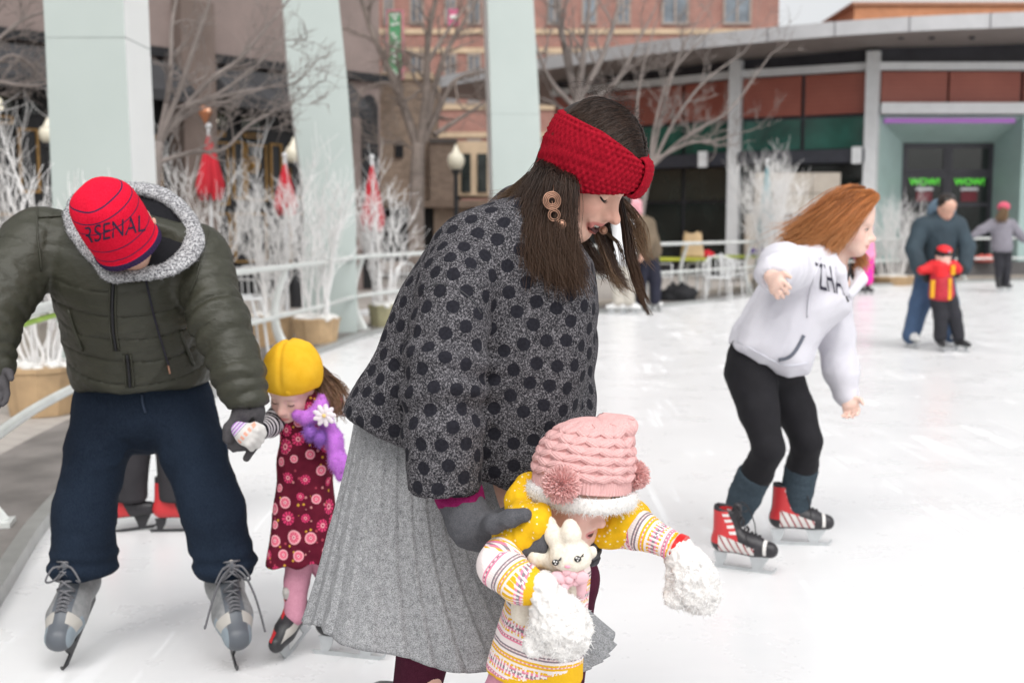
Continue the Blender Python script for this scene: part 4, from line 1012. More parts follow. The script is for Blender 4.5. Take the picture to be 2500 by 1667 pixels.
        if teeth:
            b = MB(); 
            for i in range(8):
                t = (i - 3.5) / 3.5; b.ell(s.p(.0935 - .012 * t * t, -.0795 + .0012 * t * t, t * .0155 * s.lw), np.array([.0030, .0068, .0030]) * k, 8, s.M)
            b.build('teeth', pm('teeth', (.72, .70, .64), .25, .03), root, True, 180)
def skin_mat(name, col, lip=(.45, .11, .10), blush=(.55, .18, .13)):
    t = NT(name); c = t.ramp(t.noise(45, 4, .6), [(.3, tuple(q * .93 for q in col)), (.7, tuple(min(1, q * 1.06) for q in col))])
    c = t.mix(t.math('MULTIPLY', t.attr('blush'), .38), c, blush); c = t.mix(t.math('MULTIPLY', t.attr('lip'), .9), c, lip); c = t.mix(t.attr('inner'), c, (.06, .012, .012))
    t.col(c); t.set(Roughness=.48, Specular_IOR_Level=.4, Subsurface_Weight=.12, Subsurface_Radius=(.012, .005, .003), Subsurface_Scale=.6)
    t.bump(t.noise(420, 3, .6), .05, .0008); return t.m
def hand(S_, wrist, mid, tipdir, side, sc_=1.0, curl=.5, thumb=1, palmdir=None):
    """five separate fingers on a palm: wrist -> mid is the palm; side points towards the thumb; fingers curl towards palmdir"""
    w, m_ = np.asarray(wrist, float), np.asarray(mid, float); d = nrm(m_ - w); sd = nrm(np.asarray(side) - d * np.dot(side, d)); pn = nrm(palmdir) if palmdir is not None else np.cross(d, sd)
    k = sc_
    S_.econe(w, m_, (.026 * k, .017 * k), (.038 * k, .015 * k), sd, .012 * k)
    td = nrm(tipdir)
    for i, (o, l, r) in enumerate(((.030, .066, .0088), (.011, .074, .0092), (-.009, .069, .0088), (-.027, .053, .0078))):
        p = m_ + sd * o * k; dd = nrm(td + sd * o * 3); c_ = curl * (1 + .1 * i)
        q1 = p + dd * l * .45 * k; d2 = nrm(dd * math.cos(c_) + pn * math.sin(c_)); q2 = q1 + d2 * l * .32 * k; d3 = nrm(dd * math.cos(2 * c_) + pn * math.sin(2 * c_)); q3 = q2 + d3 * l * .27 * k
        S_.cone(p - d * .02 * k, q1, r * 1.08 * k, r * k, .006 * k).cone(q1, q2, r * k, r * .92 * k, .003 * k).cone(q2, q3, r * .92 * k, r * .78 * k, .003 * k)
    b0 = w + (m_ - w) * .35 + sd * .024 * k; b1 = b0 + nrm(sd * .8 + d * .75 + pn * .25) * .038 * k; b2 = b1 + nrm(sd * .35 + d * .85 + pn * .45) * .032 * k
    S_.cone(b0, b1, .0125 * k, .0105 * k, .010 * k).cone(b1, b2, .0105 * k, .0085 * k, .004 * k)
def cloth(name, S_, h, mat, root, fold=None, quilt=None, attrs=None, smooth=1):
    V, F = S_.mesh(h, smooth); N = vnormals(V, F)
    for f in (fold or []): V = folds(V, N, *f)
    if quilt is not None: V = quilt(V, N)
    at = attrs(V) if attrs else None
    return mk(name, V, F, mat, root, True, at), V, F
# ------------------------------------------------------------------ skates
def skate_mat(style):
    if 'skate_' + style in _mc: return _mc['skate_' + style]
    t = NT('skate_' + style); s = t.new('SeparateXYZ'); t.lk(t.attr('lc', 'Vector'), s.inputs[0]); x, y, z = s.outputs
    lt = lambda a, v: t.math('LESS_THAN', a, v); gt = lambda a, v: t.math('GREATER_THAN', a, v); an = lambda *q: q[0] if len(q) == 1 else t.math('MULTIPLY', q[0], an(*q[1:]))
    ay = t.math('ABSOLUTE', y)
    fine = t.noise(60, 3)
    if style == 'grey':
        c = t.ramp(fine, [(.3, (.17, .175, .18)), (.7, (.25, .25, .25))])
        c = t.mix(an(gt(x, .095), lt(z, .135)), c, (.21, .25, .28)); c = t.mix(an(lt(ay, .026), gt(x, -.02)), c, (.09, .10, .115))
        c = t.mix(an(gt(x, .105), gt(z, .112), gt(ay, .016), lt(x, .135)), c, (.38, .36, .33)); c = t.mix(an(gt(z, .255), lt(ay, .030), gt(x, -.03)), c, (.40, .37, .34))
        c = t.mix(lt(z, .083), c, (.06, .065, .07)); c = t.mix(an(gt(z, .15), lt(x, -.055)), c, (.07, .075, .085))
    elif style in ('red', 'redblack'):
        blk = (.016, .015, .018)
        c = t.ramp(fine, [(.3, blk), (.7, (.026, .024, .028))])
        c = t.mix(an(lt(x, t.math('SUBTRACT', .155, t.math('MULTIPLY', z, .60))) if False else lt(t.math('ADD', x, t.math('MULTIPLY', z, .35)), .075), gt(z, .125 if style == 'red' else .085), lt(z, .272), gt(ay, .010)), c, (.52, .03, .035))
        if style == 'red':
            st = t.math('FRACT', t.math('MULTIPLY', t.math('ADD', x, t.math('MULTIPLY', z, .55)), 34.0))
            pat = an(gt(x, -.062), lt(x, .092), gt(z, .090), lt(t.math('ADD', z, t.math('MULTIPLY', x, .30)), .150), gt(ay, .012))
            c = t.mix(pat, c, t.mix(gt(st, .26), (.25, .01, .015), (.60, .58, .56)))
            c = t.mix(an(gt(x, .128), lt(x, .142), gt(z, .092)), c, (.62, .6, .58))
            hk = t.math('FRACT', t.math('MULTIPLY', z, 38.0)); c = t.mix(an(gt(z, .165), lt(z, .262), gt(hk, .5), gt(t.math('ADD', x, t.math('MULTIPLY', z, .35)), .048), lt(t.math('ADD', x, t.math('MULTIPLY', z, .35)), .075), gt(ay, .012)), c, (.65, .62, .6))
    elif style == 'kid':
        c = t.ramp(fine, [(.3, (.016, .016, .018)), (.7, (.03, .03, .034))]); st = t.math('FRACT', t.math('MULTIPLY', z, 20.0))
        c = t.mix(an(gt(st, .45), gt(z, .13), gt(x, .0), gt(y, -.03), lt(y, -.004)), c, (.48, .02, .025)); c = t.mix(an(gt(z, .24), gt(x, -.03), lt(ay, .03)), c, (.40, .38, .36)); c = t.mix(an(gt(st, .4), gt(z, .11), lt(z, .20), gt(ay, .028), gt(x, .02)), c, (.40, .38, .35))
    elif style == 'white': c = t.ramp(fine, [(.3, (.60, .60, .60)), (.7, (.68, .68, .67))]); c = t.mix(lt(z, .085), c, (.02, .02, .022))
    else: c = t.ramp(fine, [(.3, (.014, .014, .016)), (.7, (.03, .03, .032))])
    t.col(c); t.set(Roughness=.42, Specular_IOR_Level=.45); t.bump(t.noise(160, 3), .15, .002); _mc['skate_' + style] = t.m; return t.m
m_blade = pm('blade_steel', (.52, .54, .55), .28, .1, 20, metal=.75); m_blade_d = pm('blade_dark', (.025, .025, .028), .4, .2, 20); m_lace_d = pm('lace_dark', (.025, .024, .027), .8); m_lace_g = pm('lace_grey', (.13, .13, .14), .8)
def skate(root, o, yaw, style, k=1.0, pitch=0., roll=0., h=.006, laces=True, dark=False, loops=False, label=None, top=.285):
    """o: point on the ice below the ankle; yaw: direction of the toe; pitch > 0 lifts the heel"""
    Mx = np.array((Matrix.Rotation(yaw, 3, 'Z') @ Matrix.Rotation(pitch, 3, 'Y') @ Matrix.Rotation(roll, 3, 'X'))); o = np.asarray(o, float)
    wp = lambda P: o + (np.asarray(P, float) * k) @ Mx.T
    S_ = Sdf(); S_.cone((-.058, 0, .122), (.085, 0, .116), .043, .045, .02).cone((.085, 0, .116), (.150, 0, .108), .045, .036, .02).cone((-.050, 0, .13), (-.040, 0, .30), .046, .050, .03).cone((-.01, 0, .17), (.06, 0, .125), .036, .040, .03)
    S_.half((0, 0, .076), (0, 0, -1), .008).half((0, 0, top), (.25, 0, 1), .012)
    S_.cone((-.040, 0, top + .025), (-.042, 0, top - .025), .032, .032, .004, -1)
    S_.cone((.004, 0, top - .065), (.012, 0, top + .015), .022, .020, .012)
    V, F = S_.mesh(h / max(k, .5)); V[:, 1] *= (1.06 - .32 * np.clip((V[:, 2] - .13) / .06, 0, 1)) if style == 'grey' else .9
    b_ = mk('skate', wp(V), F, skate_mat(style), root, True, {'lc': V})
    if label: b_['label'] = label
    mb = m_blade_d if dark else m_blade
    B_ = MB(); w = .0022
    def plate(poly, w=w): 
        n = len(poly); B_.add([wp((x, -w, z)) for x, z in poly] + [wp((x, w, z)) for x, z in poly], [tuple(range(n)), tuple(range(2 * n - 1, n - 1, -1))] + [(i, i + n, (i + 1) % n + n, (i + 1) % n) for i in range(n)])
    plate([(-.125, .014), (-.118, .0), (.150, .0), (.172, .012), (.180, .03), (.176, .032), (.160, .016), (-.118, .016)])
    plate([(-.085, .0165), (-.055, .0165), (-.040, .045), (-.034, .074), (-.095, .074), (-.088, .045)], .004); plate([(.075, .0165), (.115, .0165), (.130, .045), (.150, .074), (.060, .074), (.070, .045)], .004)
    B_.build('blade', mb, b_)
    if laces:
        Lb = MB(); ml = m_lace_g if style == 'grey' else m_lace_d
        fr = lambda t: np.array([.105 - .100 * t + (.0 if t < .55 else (t - .55) * -.02), 0, .160 + .035 * t + max(0, t - .45) * .165])
        nl = 7 if top > .25 else 8
        for i in range(nl):
            t = i / 6 if top > .25 else i / 7 * .78; c = fr(t); wy = .021 + .004 * t; t2 = min(1, t + .10); c2 = fr(t2)
            Lb.tube([wp(c + (0, -wy, -.012)), wp(c + (.004, -.01, .004)), wp((c + c2) / 2 + (.006, .004, .006)), wp(c2 + (0, wy, -.012))], .0034 * k, 5); Lb.tube([wp(c + (0, wy, -.012)), wp(c + (.004, .01, .005)), wp((c + c2) / 2 + (.007, -.004, .007)), wp(c2 + (0, -wy, -.012))], .0030 * k, 5)
        c = fr(1.0 if top > .25 else .78)
        if style == 'grey':
            for sg, hg in ((-1, .05), (1, .0)):
                if loops: Lb.tube(catmull([wp(c + (.004, 0, .004)), wp(c + (.03, sg * .03, -.01)), wp(c + (.055, sg * .055, -.06)), wp(c + (.075, sg * .075, -.13)), wp(c + (.10, sg * .080, -.155 + hg))], 5), .0032 * k, 5)
                Lb.tube(catmull([wp(c + (.004, 0, .004)), wp(c + (.02, sg * .025, .012)), wp(c + (.035, sg * .045, -.02)), wp(c + (.02, sg * .03, -.03)), wp(c + (.006, 0, 0))], 5), .003 * k, 5)
        elif loops:
            for sg in (-1, 1):
                Lb.tube(catmull([wp(c + (.008, 0, 0)), wp(c + (.03, sg * .03, .012)), wp(c + (.05, sg * .05, -.02)), wp(c + (.035, sg * .03, -.03)), wp(c + (.012, 0, 0))], 5), .0026 * k, 5)
                Lb.tube(catmull([wp(c + (.008, 0, 0)), wp(c + (.045, sg * .045, -.01)), wp(c + (.07, sg * .07, -.09)), wp(c + (.075, sg * .072, -.15))], 5), .0026 * k, 5)
        Lb.build('laces', ml, b_, True, 180)
    return b_


def make_body(root, S_, H, neck, hb, hh, mat, nr=.052, cut=None):
    """skin surface: trunk and limbs joined to a finer head in one mesh"""
    V, F = S_.mesh(hb, 1); Sh = Sdf(); H.add(Sh, neck, nr)
    if cut: Sh.half(cut[0], cut[1], .01)
    V2, F2 = Sh.mesh(hh, 1)
    Va = np.concatenate([V, V2]); Fa = np.concatenate([F, F2 + len(V)])
    t1 = H.tint(V); t2 = H.tint(V2); z = {k: np.concatenate([np.zeros(len(V)), t2[k]]) for k in t2}
    return mk('body', Va, Fa, mat, root, True, z), V2, vnormals(V2, F2)
# ------------------------------------------------------------------ woman in the dotted sweater
def dots_mat():
    t = NT('dotted_tweed'); co = t.co(); v = t.noise(330, 2, .7, dist=.6); w = t.ramp(v, [(.49, (.009, .009, .012)), (.61, (.235, .225, .24))])
    w = t.mix(.30, w, t.ramp(t.noise(150, 3), [(.38, (.015, .015, .018)), (.62, (.115, .11, .12))]))
    e = t.math('ADD', t.attr('dot'), t.math('MULTIPLY', t.math('SUBTRACT', t.noise(60, 2), .5), .0035))
    m = t.math('LESS_THAN', e, .0130); t.col(t.mix(m, w, t.ramp(t.noise(200, 2), [(.3, (.010, .010, .014)), (.7, (.018, .018, .024))])))
    t.set(Roughness=.9, Specular_IOR_Level=.15, Sheen_Weight=.0)
    t.bump(t.math('ADD', t.math('MULTIPLY', v, t.math('SUBTRACT', 1.0, m)), t.math('MULTIPLY', t.noise(300, 2), .3)), .5, .0015); return t.m
def heather_mat(name, a, b, s1=420, bump=.4):
    t = NT(name); c = t.ramp(t.noise(s1, 2, .75), [(.36, a), (.64, b)]); c = t.mix(.35, c, t.ramp(t.noise(90, 4, .6), [(.3, tuple(q * .8 for q in a)), (.7, tuple(q * .95 for q in b))]))
    t.col(c); t.set(Roughness=.95, Specular_IOR_Level=.1); t.bump(t.noise(s1, 2), bump, .001); return t.m
m_glove = heather_mat('grey_fleece', (.060, .062, .070), (.115, .115, .125), 500)
YW = 2.36
wo = thing('person', 'woman in red knit headband, dotted sweater and grey pleated skirt bending over a small child', 'person', (D(1040, 1300, YW)[0], YW, 0))
hW = Head(D(1344, 379, YW - .02), headM(R(27), R(36), R(0)), 1.02, 0, 1.1); hW.nose = .004; hW.sk = (-.002, .091); hW.lw = 1.26; hW.smile = .8
m_skinW = skin_mat('skin_rosy', (.66, .40, .31), (.54, .17, .15), (.60, .20, .15))
S_ = Sdf(); neck = D(1215, 520, YW + .03)
hip = D(965, 1010, YW + .03); chest = D(1150, 640, YW + .02)
S_.cone(neck, chest, .055, .11, .05).cone(chest, hip, .12, .12, .05)
shN, elN, wrN = D(1075, 610, YW - .17), D(1035, 850, YW - .24), D(1062, 1150, YW - .27)
shF, elF, wrF = D(1255, 640, YW + .16), D(1290, 880, YW + .14), D(1330, 1150, YW - .10)
for a, c, d_ in ((shN, elN, wrN), (shF, elF, wrF)): S_.cone(chest, a, .06, .05, .04).cone(a, c, .046, .038, .02).cone(c, d_, .036, .024, .02)
kN = np.array([D(1000, 1500, YW)[0], YW - .06, .52]); kF = np.array([D(1310, 1500, YW)[0], YW + .10, .52])
aN = np.array([D(940, 1500, YW)[0], YW + .02, .13]); aF = np.array([D(1300, 1500, YW)[0], YW + .16, .13])
for kk, aa in ((kN, aN), (kF, aF)): S_.cone(hip, kk, .10, .05, .04).cone(kk, aa, .05, .035, .02)
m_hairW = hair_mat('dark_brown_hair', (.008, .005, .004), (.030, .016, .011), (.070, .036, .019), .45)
bodyW, hV, hN = make_body(wo, S_, hW, neck, .008, .0023, m_skinW, .054)
hW.features(wo, m_hairW, closed=True, teeth=True, lw=.0019)
# leggings, skates
m_burg = heather_mat('burgundy_knit', (.045, .008, .020), (.085, .018, .036), 600)
for kk, aa, yw in ((kN, aN, R(15)), (kF, aF, R(10))):
    S_ = Sdf(); S_.cone(hip + (0, 0, -.1), kk, .112, .066, .04).cone(kk, aa + (0, 0, .1), .066, .047, .02); S_.half(hip + (0, 0, -.12), (0, 0, 1)); S_.half(aa + (0, 0, .10), (0, 0, -1))
    cloth('legging', S_, .008, m_burg, wo); skate(wo, (aa[0], aa[1], 0), -yw, 'white')
# sweater
px = lambda x, y: (lambda q: (q[0], q[2]))(D(x, y, YW))
S_ = Sdf()
outl = [px(*q) for q in [(1195, 452), (1110, 478), (1010, 540), (935, 660), (885, 790), (818, 905), (790, 990), (900, 1120), (1215, 1150), (1290, 1040), (1322, 950), (1340, 850), (1362, 700), (1350, 600), (1290, 520)]]
S_.poly(outl, YW + .01, .205, .105, .03)
pA, pB = D(800, 925, YW), D(1220, 1098, YW); S_.half(pA, np.cross([0, 1, 0], nrm(pB - pA)), .012)
S_.cone(D(1090, 585, YW - .12), D(1050, 660, YW - .19), .078, .070, .028).chain([(D(1050, 660, YW - .19), .070), (D(1018, 860, YW - .255), .0735), (D(1017, 1010, YW - .27), .069), (D(1018, 1112, YW - .275), .0665)], .010)
cd = nrm(D(1018, 1112, YW - .265) - D(1017, 1010, YW - .255)); cc = D(1018, 1103, YW - .265)
S_.ell(cc + cd * .105, (.115, .115, .105), None, .006, -1)
S_.chain([(shF, .085), (D(1283, 800, YW + .17), .078), (D(1288, 930, YW + .13), .070), (D(1300, 1060, YW + .03), .062), (D(1316, 1112, YW - .05), .054)], .03)
S_.cone(D(1205, 500, YW + .02), D(1238, 520, YW + .02), .070, .062, .03); S_.cone(D(1222, 505, YW + .02), D(1330, 450, YW + .02), .050, .055, .008, -1)
V, F = S_.mesh(.0062, 2); N = vnormals(V, F)
zr_ = np.clip((V[:, 2] - 1.18) / .2, 0, 1)
V = folds(V, N, .0065 * (1 - .6 * zr_), 7.5, (.35, 0, 1), .35, .3, 1.3); N = vnormals(V, F); V = folds(V, N, .0028, 19, (.2, .3, 1), .5, 4.)
# gathered folds in the crook of the sleeve
T_, dd = chain_t(V, [D(1050, 660, YW - .2), D(1018, 860, YW - .235), D(1017, 1100, YW - .265)]); N = vnormals(V, F)
w_ = np.exp(-((T_ - .20) / .10) ** 2) * np.clip((.13 - dd) / .04, 0, 1); V = V + N * (.007 * w_ * np.sin(T_ * 105 + 9 * (V[:, 0] + V[:, 1]) + 2.2 * vnoise(V, 9)))[:, None]
cs, ix, dist = hexdots(V, .0385, 4, .1, 1600)
Vsw, Fsw = V, F; sweater = mk('sweater', V, F, dots_mat(), wo, True, {'dot': dist})
# magenta undersleeve, fleece gloves
m_mag = heather_mat('magenta_knit', (.14, .006, .05), (.24, .015, .10), 500)
S_ = Sdf(); S_.chain([(D(1035, 1075, YW - .265), .044), (D(1052, 1130, YW - .268), .042), (D(1066, 1168, YW - .272), .038)], .02); S_.half(D(1066, 1166, YW - .27), nrm(D(1066, 1168, YW) - D(1040, 1090, YW)), .004)
cloth('undersleeve', S_, .005, m_mag, wo, [(.004, 26, (1, 0, 0), .6)])
S_ = Sdf(); w1, w2, w3 = D(1056, 1150, YW - .275), D(1085, 1205, YW - .285), D(1150, 1222, YW - .275)
S_.chain([(w1, .040), (w2, .041), (D(1110, 1220, YW - .285), .036)], .02)
hand(S_, D(1105, 1214, YW - .285), w3, D(1215, 1232, YW - .25) - w3, (.1, -.3, 1), .98, .35, palmdir=(.2, .5, -.3))
S_.cone(D(1120, 1208, YW - .30), D(1165, 1192, YW - .315), .017, .0145, .012).cone(D(1165, 1192, YW - .315), D(1206, 1186, YW - .315), .0145, .011, .006)
tq = lambda x, y, dY=0.: D(1034.9 + .4 * x, 940.8 + .4 * y, 2.04 + dY)
S_.chain([(D(1125, 1206, YW - .30), .020), (tq(250, 655, -.095), .0165), (tq(340, 625, -.112), .0140), (tq(428, 602, -.118), .0115)], .010)
for k in range(3): S_.chain([(tq(300, 700 + 40 * k, -.07), .013), (tq(430, 730 + 34 * k, -.10), .0118), (tq(528, 712 + 40 * k, -.112), .0100)], .005)
cloth('glove', S_, .0038, m_glove, wo, [(.0018, 45, (1, .2, 0), .5)])
S_ = Sdf(); wF = D(1335, 1190, YW - .13); S_.cone(D(1302, 1075, YW - .0), wrF, .040, .038, .02); S_.cone(wrF, wF, .036, .034, .02); mF = D(1362, 1246, YW - .24); hand(S_, wF, mF, D(1390, 1262, YW - .31) - mF, (0, -.3, 1), .95, .45, palmdir=(-.6, -.4, -.2))
cloth('glove', S_, .0042, m_glove, wo)
# pleated skirt
m_skirt = heather_mat('silver_heather', (.105, .108, .115), (.45, .455, .465), 430, .6)
nth, nz = 720, 60; th = np.linspace(0, 2 * math.pi, nth, endpoint=False); tz = np.linspace(0, 1, nz)
wc = D(975, 975, YW + .02); wc_r = (.140, .150); hc = np.array([(D(702, 1425, YW)[0] + D(1395, 1490, YW)[0]) / 2, YW + .02, .425]); hr = ((D(1395, 1490, YW)[0] - D(702, 1425, YW)[0]) / 2, .225)
V = np.zeros((nz, nth, 3)); NP = 34
for i, t in enumerate(tz):
    e = t ** 1.55; c = wc * (1 - t) + hc * t; c = c + np.array([-.018 * math.sin(math.pi * t), 0, 0])
    rx, ry = wc_r[0] * (1 - e) + hr[0] * e, wc_r[1] * (1 - t ** .9) + hr[1] * t ** .9
    ph = th * NP / (2 * math.pi); saw = (ph % 1.0); pl = np.where(saw < .82, saw / .82, (1 - saw) / .18) - .5
    big = np.sin(th * 5 + 1.1 + .8 * t) * .5 + np.sin(th * 3 + 2.4) * .5 + .6 * np.sin(th * 8 + .3)
    q = 1 + pl * (.014 + .028 * t) + big * (.004 + .052 * t ** 1.3)
    V[i, :, 0] = c[0] + rx * q * np.cos(th); V[i, :, 1] = c[1] + ry * q * np.sin(th); V[i, :, 2] = c[2] + (1 - t) * .13 * (-np.cos(th)) * .6 + t * (.010 * np.sin(th * 4 + 1) + .004 * pl + .006 * np.sin(th * 9)) + (-.030 * np.cos(th)) * t + .040 * t * np.exp(-((th - 3.95) / .42) ** 2)
i_ = np.arange(nz - 1)[:, None] * nth; j_ = np.arange(nth)[None]; a = i_ + j_; b_ = i_ + (j_ + 1) % nth
Fq = np.stack([a, a + nth, b_ + nth, b_], -1).reshape(-1, 4); Vs = V.reshape(-1, 3); Ns = vnormals(Vs, Fq); Vs = folds(Vs, Ns, .0035 * np.repeat(tz, nth), 9, (0, 0, 1), .15)
skirt = mk('skirt', Vs, Fq, m_skirt, wo); md = skirt.modifiers.new('thick', 'SOLIDIFY'); md.thickness = .003
# hair under and over the band
A_, u_, s_ = hW.M[:, 0], hW.M[:, 1], hW.M[:, 2]
S_ = Sdf(); S_.ell(hW.p(-.002, .032), (.105, .102, .085), hW.M, .02); S_.cone(hW.p(-.045, -.04), hW.p(-.045, -.11), .045, .045, .04)
S_.half(hW.p(.078, .012), hW.M @ np.array([.62, -.78, 0]), .01)
cap, Vc, Fc = cloth('hair', S_, .005, m_hairW, wo, None, None, lambda V: {'rnd': .3 + .2 * vnoise(V, 40), 'along': np.zeros(len(V))})
rg = np.random.RandomState(5); n = 4200; m = 12; P = np.zeros((n, m, 3)); side = np.where(rg.rand(n) < .62, 1, -1)
f0 = rg.uniform(-.055, .098, n)                     # parting line along the top of the head
for j, t in enumerate(np.linspace(0, 1, m)):
    ang = (.05 + t * (1.55 + .25 * rg.rand(n)) * 1.0) * side; fb = np.maximum(-.062, f0 - t * (.060 - .050 * np.clip((f0 - .01) / .07, 0, 1)))
    nf = fb / .107; rad = np.sqrt(np.maximum(0, 1 - np.clip(nf, -1, .99) ** 2)); lift = 1.0 + .022 * rg.rand(n) * (1 - .5 * t) + .012 * math.sin(3 * t)
    loc = np.stack([fb, .032 + .101 * rad * np.cos(ang) * lift, .0840 * rad * np.sin(ang) * lift], 1); P[:, j] = hW.c + (loc * 1.02) @ hW.M.T
P += rg.randn(n, 1, 3) * .0012 + rg.randn(n, m, 3) * .0005
strands('hair', P, np.full((n, m), .0009) * rg.uniform(.6, 1.2, (n, 1)), m_hairW, wo)
n = 120; P = np.zeros((n, 8, 3)); q0 = rg.uniform(-.08, .09, n)
for j, t in enumerate(np.linspace(0, 1, 8)):
    loc = np.stack([q0 - .05 * t, .034 + .104 * np.sqrt(np.maximum(.05, 1 - (q0 / .1) ** 2)) + .030 * np.sin(math.pi * t * .8) * rg.rand(n), (rg.rand(n) - .5) * .09], 1); P[:, j] = hW.c + (loc * 1.02) @ hW.M.T
P[:, 1:] += np.cumsum(rg.randn(n, 7, 3) * .0011, axis=1); strands('flyaway_hair', P, np.full((n, 8), .00016), m_hairW, wo)
hz = lambda x, y, dY=0.: D(799.7 + .36 * x, 216.4 + .36 * y, YW - .03 + dY)
G_ = lambda pts, d0, d1: [hz(x, y, d0 + (d1 - d0) * i / (len(pts) - 1)) for i, (x, y) in enumerate(pts)]
guides = [(G_([(1232, 470), (1150, 620), (1075, 740), (1010, 870)], -.04, -.13), .014, 4), (G_([(1250, 510), (1160, 700), (1110, 900), (1130, 1080)], -.08, -.165), .016, 4), (G_([(1275, 530), (1205, 760), (1180, 960), (1215, 1160)], -.10, -.18), .018, 8),
          (G_([(1310, 560), (1270, 800), (1265, 1000), (1320, 1210)], -.115, -.19), .018, 9), (G_([(1355, 575), (1330, 800), (1340, 1010), (1390, 1240)], -.12, -.185), .018, 9), (G_([(1400, 590), (1390, 800), (1410, 1020), (1470, 1245)], -.115, -.175), .018, 8),
          (G_([(1425, 600), (1400, 780), (1405, 1000), (1455, 1235)], -.105, -.15), .011, 8), (G_([(1405, 640), (1385, 860), (1420, 1060), (1500, 1265)], -.06, -.12), .010, 4),
          (G_([(1440, 760), (1510, 940), (1600, 1080), (1650, 1190)], .05, .02), .007, 1.0), (G_([(1560, 760), (1620, 930), (1690, 1120), (1800, 1275)], .07, .02), .006, 1.6), (G_([(1640, 700), (1650, 900), (1680, 1080), (1720, 1180)], .09, .05), .007, 2)]
guides = [([np.asarray(g[0][0]) + np.array([.012, .060, .012])] + list(g[0]), g[1], g[2]) for g in guides[:7]] + guides[7:]
guided_hair('long_hair', guides, 11500, m_hairW, wo, .00066, 2, 16, .005, .010, 55)
m_hairW2 = hair_mat('lighter_brown_hair', (.035, .019, .011), (.085, .048, .027), (.20, .12, .065))  # lighter brown for the thin wispy strands
guides2 = [(G_([(1735, 660), (1775, 900), (1815, 1140), (1935, 1395)], .055, .03), .0065, 5), (G_([(1740, 655), (1800, 880), (1840, 1100), (1925, 1330)], .06, .05), .006, 3)]
guided_hair('loose_lock', guides2, 420, m_hairW, wo, .0009, 3, 16, .002, .003)
guides3 = [(G_([(1745, 670), (1850, 800), (1895, 960), (1880, 1090)], .06, .07), .012, 2), (G_([(1740, 680), (1830, 880), (1900, 1020), (1960, 1150)], .06, .06), .012, 2), (G_([(1590, 900), (1660, 1080), (1740, 1220), (1800, 1270)], .05, .0), .010, 2), (G_([(1600, 850), (1720, 950), (1770, 1080), (1760, 1200)], .06, .06), .004, .5),
           (G_([(1225, 470), (1120, 560), (1000, 660), (900, 700)], -.03, -.02), .012, 2.0), (G_([(1220, 480), (1130, 580), (1060, 640), (860, 690)], -.04, -.05), .012, .5)]
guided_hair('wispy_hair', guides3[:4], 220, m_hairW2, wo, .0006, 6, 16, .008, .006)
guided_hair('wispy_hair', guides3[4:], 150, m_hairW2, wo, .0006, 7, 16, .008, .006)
# knit headband: broad band tilted up to the forehead, pinched by a knot
m_knit = heather_mat('red_wool', (.20, .003, .011), (.38, .009, .024), 380, .3)
def headband():
    e1 = nrm(A_ * .97 + u_ * .24); e3 = nrm(u_ * .97 - A_ * .24); c0 = hW.p(.009, .020); nph, nb = 420, 74; V = np.zeros((nph, nb, 3))
    for i in range(nph):
        ph = 2 * math.pi * i / nph; fr = abs((ph + math.pi) % (2 * math.pi) - math.pi) / math.pi
        hw = .025 + .027 * min(1, (fr / .40)) ** .8 + .030 * fr; cen = .004 * math.sin(fr * 3.1) - .010 * fr
        for j in range(nb):
            bt = 2 * math.pi * j / nb; v = math.cos(bt); inner = math.sin(bt) < 0
            w = cen + hw * v * (abs(v) ** -.12 if abs(v) > .01 else 1); sb = max(-.9, min(.9, w / .175)); cb = math.sqrt(1 - sb * sb)
            thick = .0085 * max(0, 1 - v ** 6) ** .5 * (1.0 + .5 * math.exp(-(fr / .12) ** 2)); off = thick if not inner else -.001
            st = 0
            if not inner:
                U_ = ph * .105 / .0125 + .0; Wv = w / .0100; U_ += .5 * (math.floor(Wv) % 2)
                st = (abs(math.sin(math.pi * U_)) ** .7) * (abs(math.sin(math.pi * Wv)) ** .7) * .0062 - .0026
            rr = 1.0; P = c0 + e1 * ((.1040 + off + st) * math.cos(ph) * cb) + s_ * ((.0895 + off + st) * math.sin(ph) * cb) + e3 * w
            V[i, j] = P
    i_ = np.arange(nph)[:, None] * nb; j_ = np.arange(nb)[None]; n2 = ((np.arange(nph)[:, None] + 1) % nph) * nb
    Fq = np.stack([i_ + j_, n2 + j_, n2 + (j_ + 1) % nb, i_ + (j_ + 1) % nb], -1).reshape(-1, 4)
    hb = mk('headband', V.reshape(-1, 3), Fq, m_knit, wo)
    # knot: a wrap round the band at the forehead
    ck = c0 + e1 * .1085; V = []; n1, n2_ = 90, 40
    for i in range(n1):
        a = 2 * math.pi * i / n1; cen = ck + e1 * (.0135 * math.cos(a) - .003) + e3 * (.034 * math.sin(a)); od = nrm(e1 * math.cos(a) / .0135 + e3 * math.sin(a) / .034)
        for j in range(n2_):
            b = 2 * math.pi * j / n2_; wv = .021 * math.cos(b); h_ = .0055 * math.sin(b) + (.0016 * abs(math.sin(i * math.pi / 4.0)) * abs(math.sin(wv / .0100 * math.pi + 1.57 * ((i // 4) % 2))) if math.sin(b) > 0 else 0)
            V.append(cen + s_ * wv + od * (h_ + .0035))
    F = [(i * n2_ + j, ((i + 1) % n1) * n2_ + j, ((i + 1) % n1) * n2_ + (j + 1) % n2_, i * n2_ + (j + 1) % n2_) for i in range(n1) for j in range(n2_)]
    mk('knot', V, np.array(F), m_knit, hb)
    return hb
hbW = headband()
m_bronze = pm('bronze', (.34, .19, .13), .3, .2, 40, metal=.8)
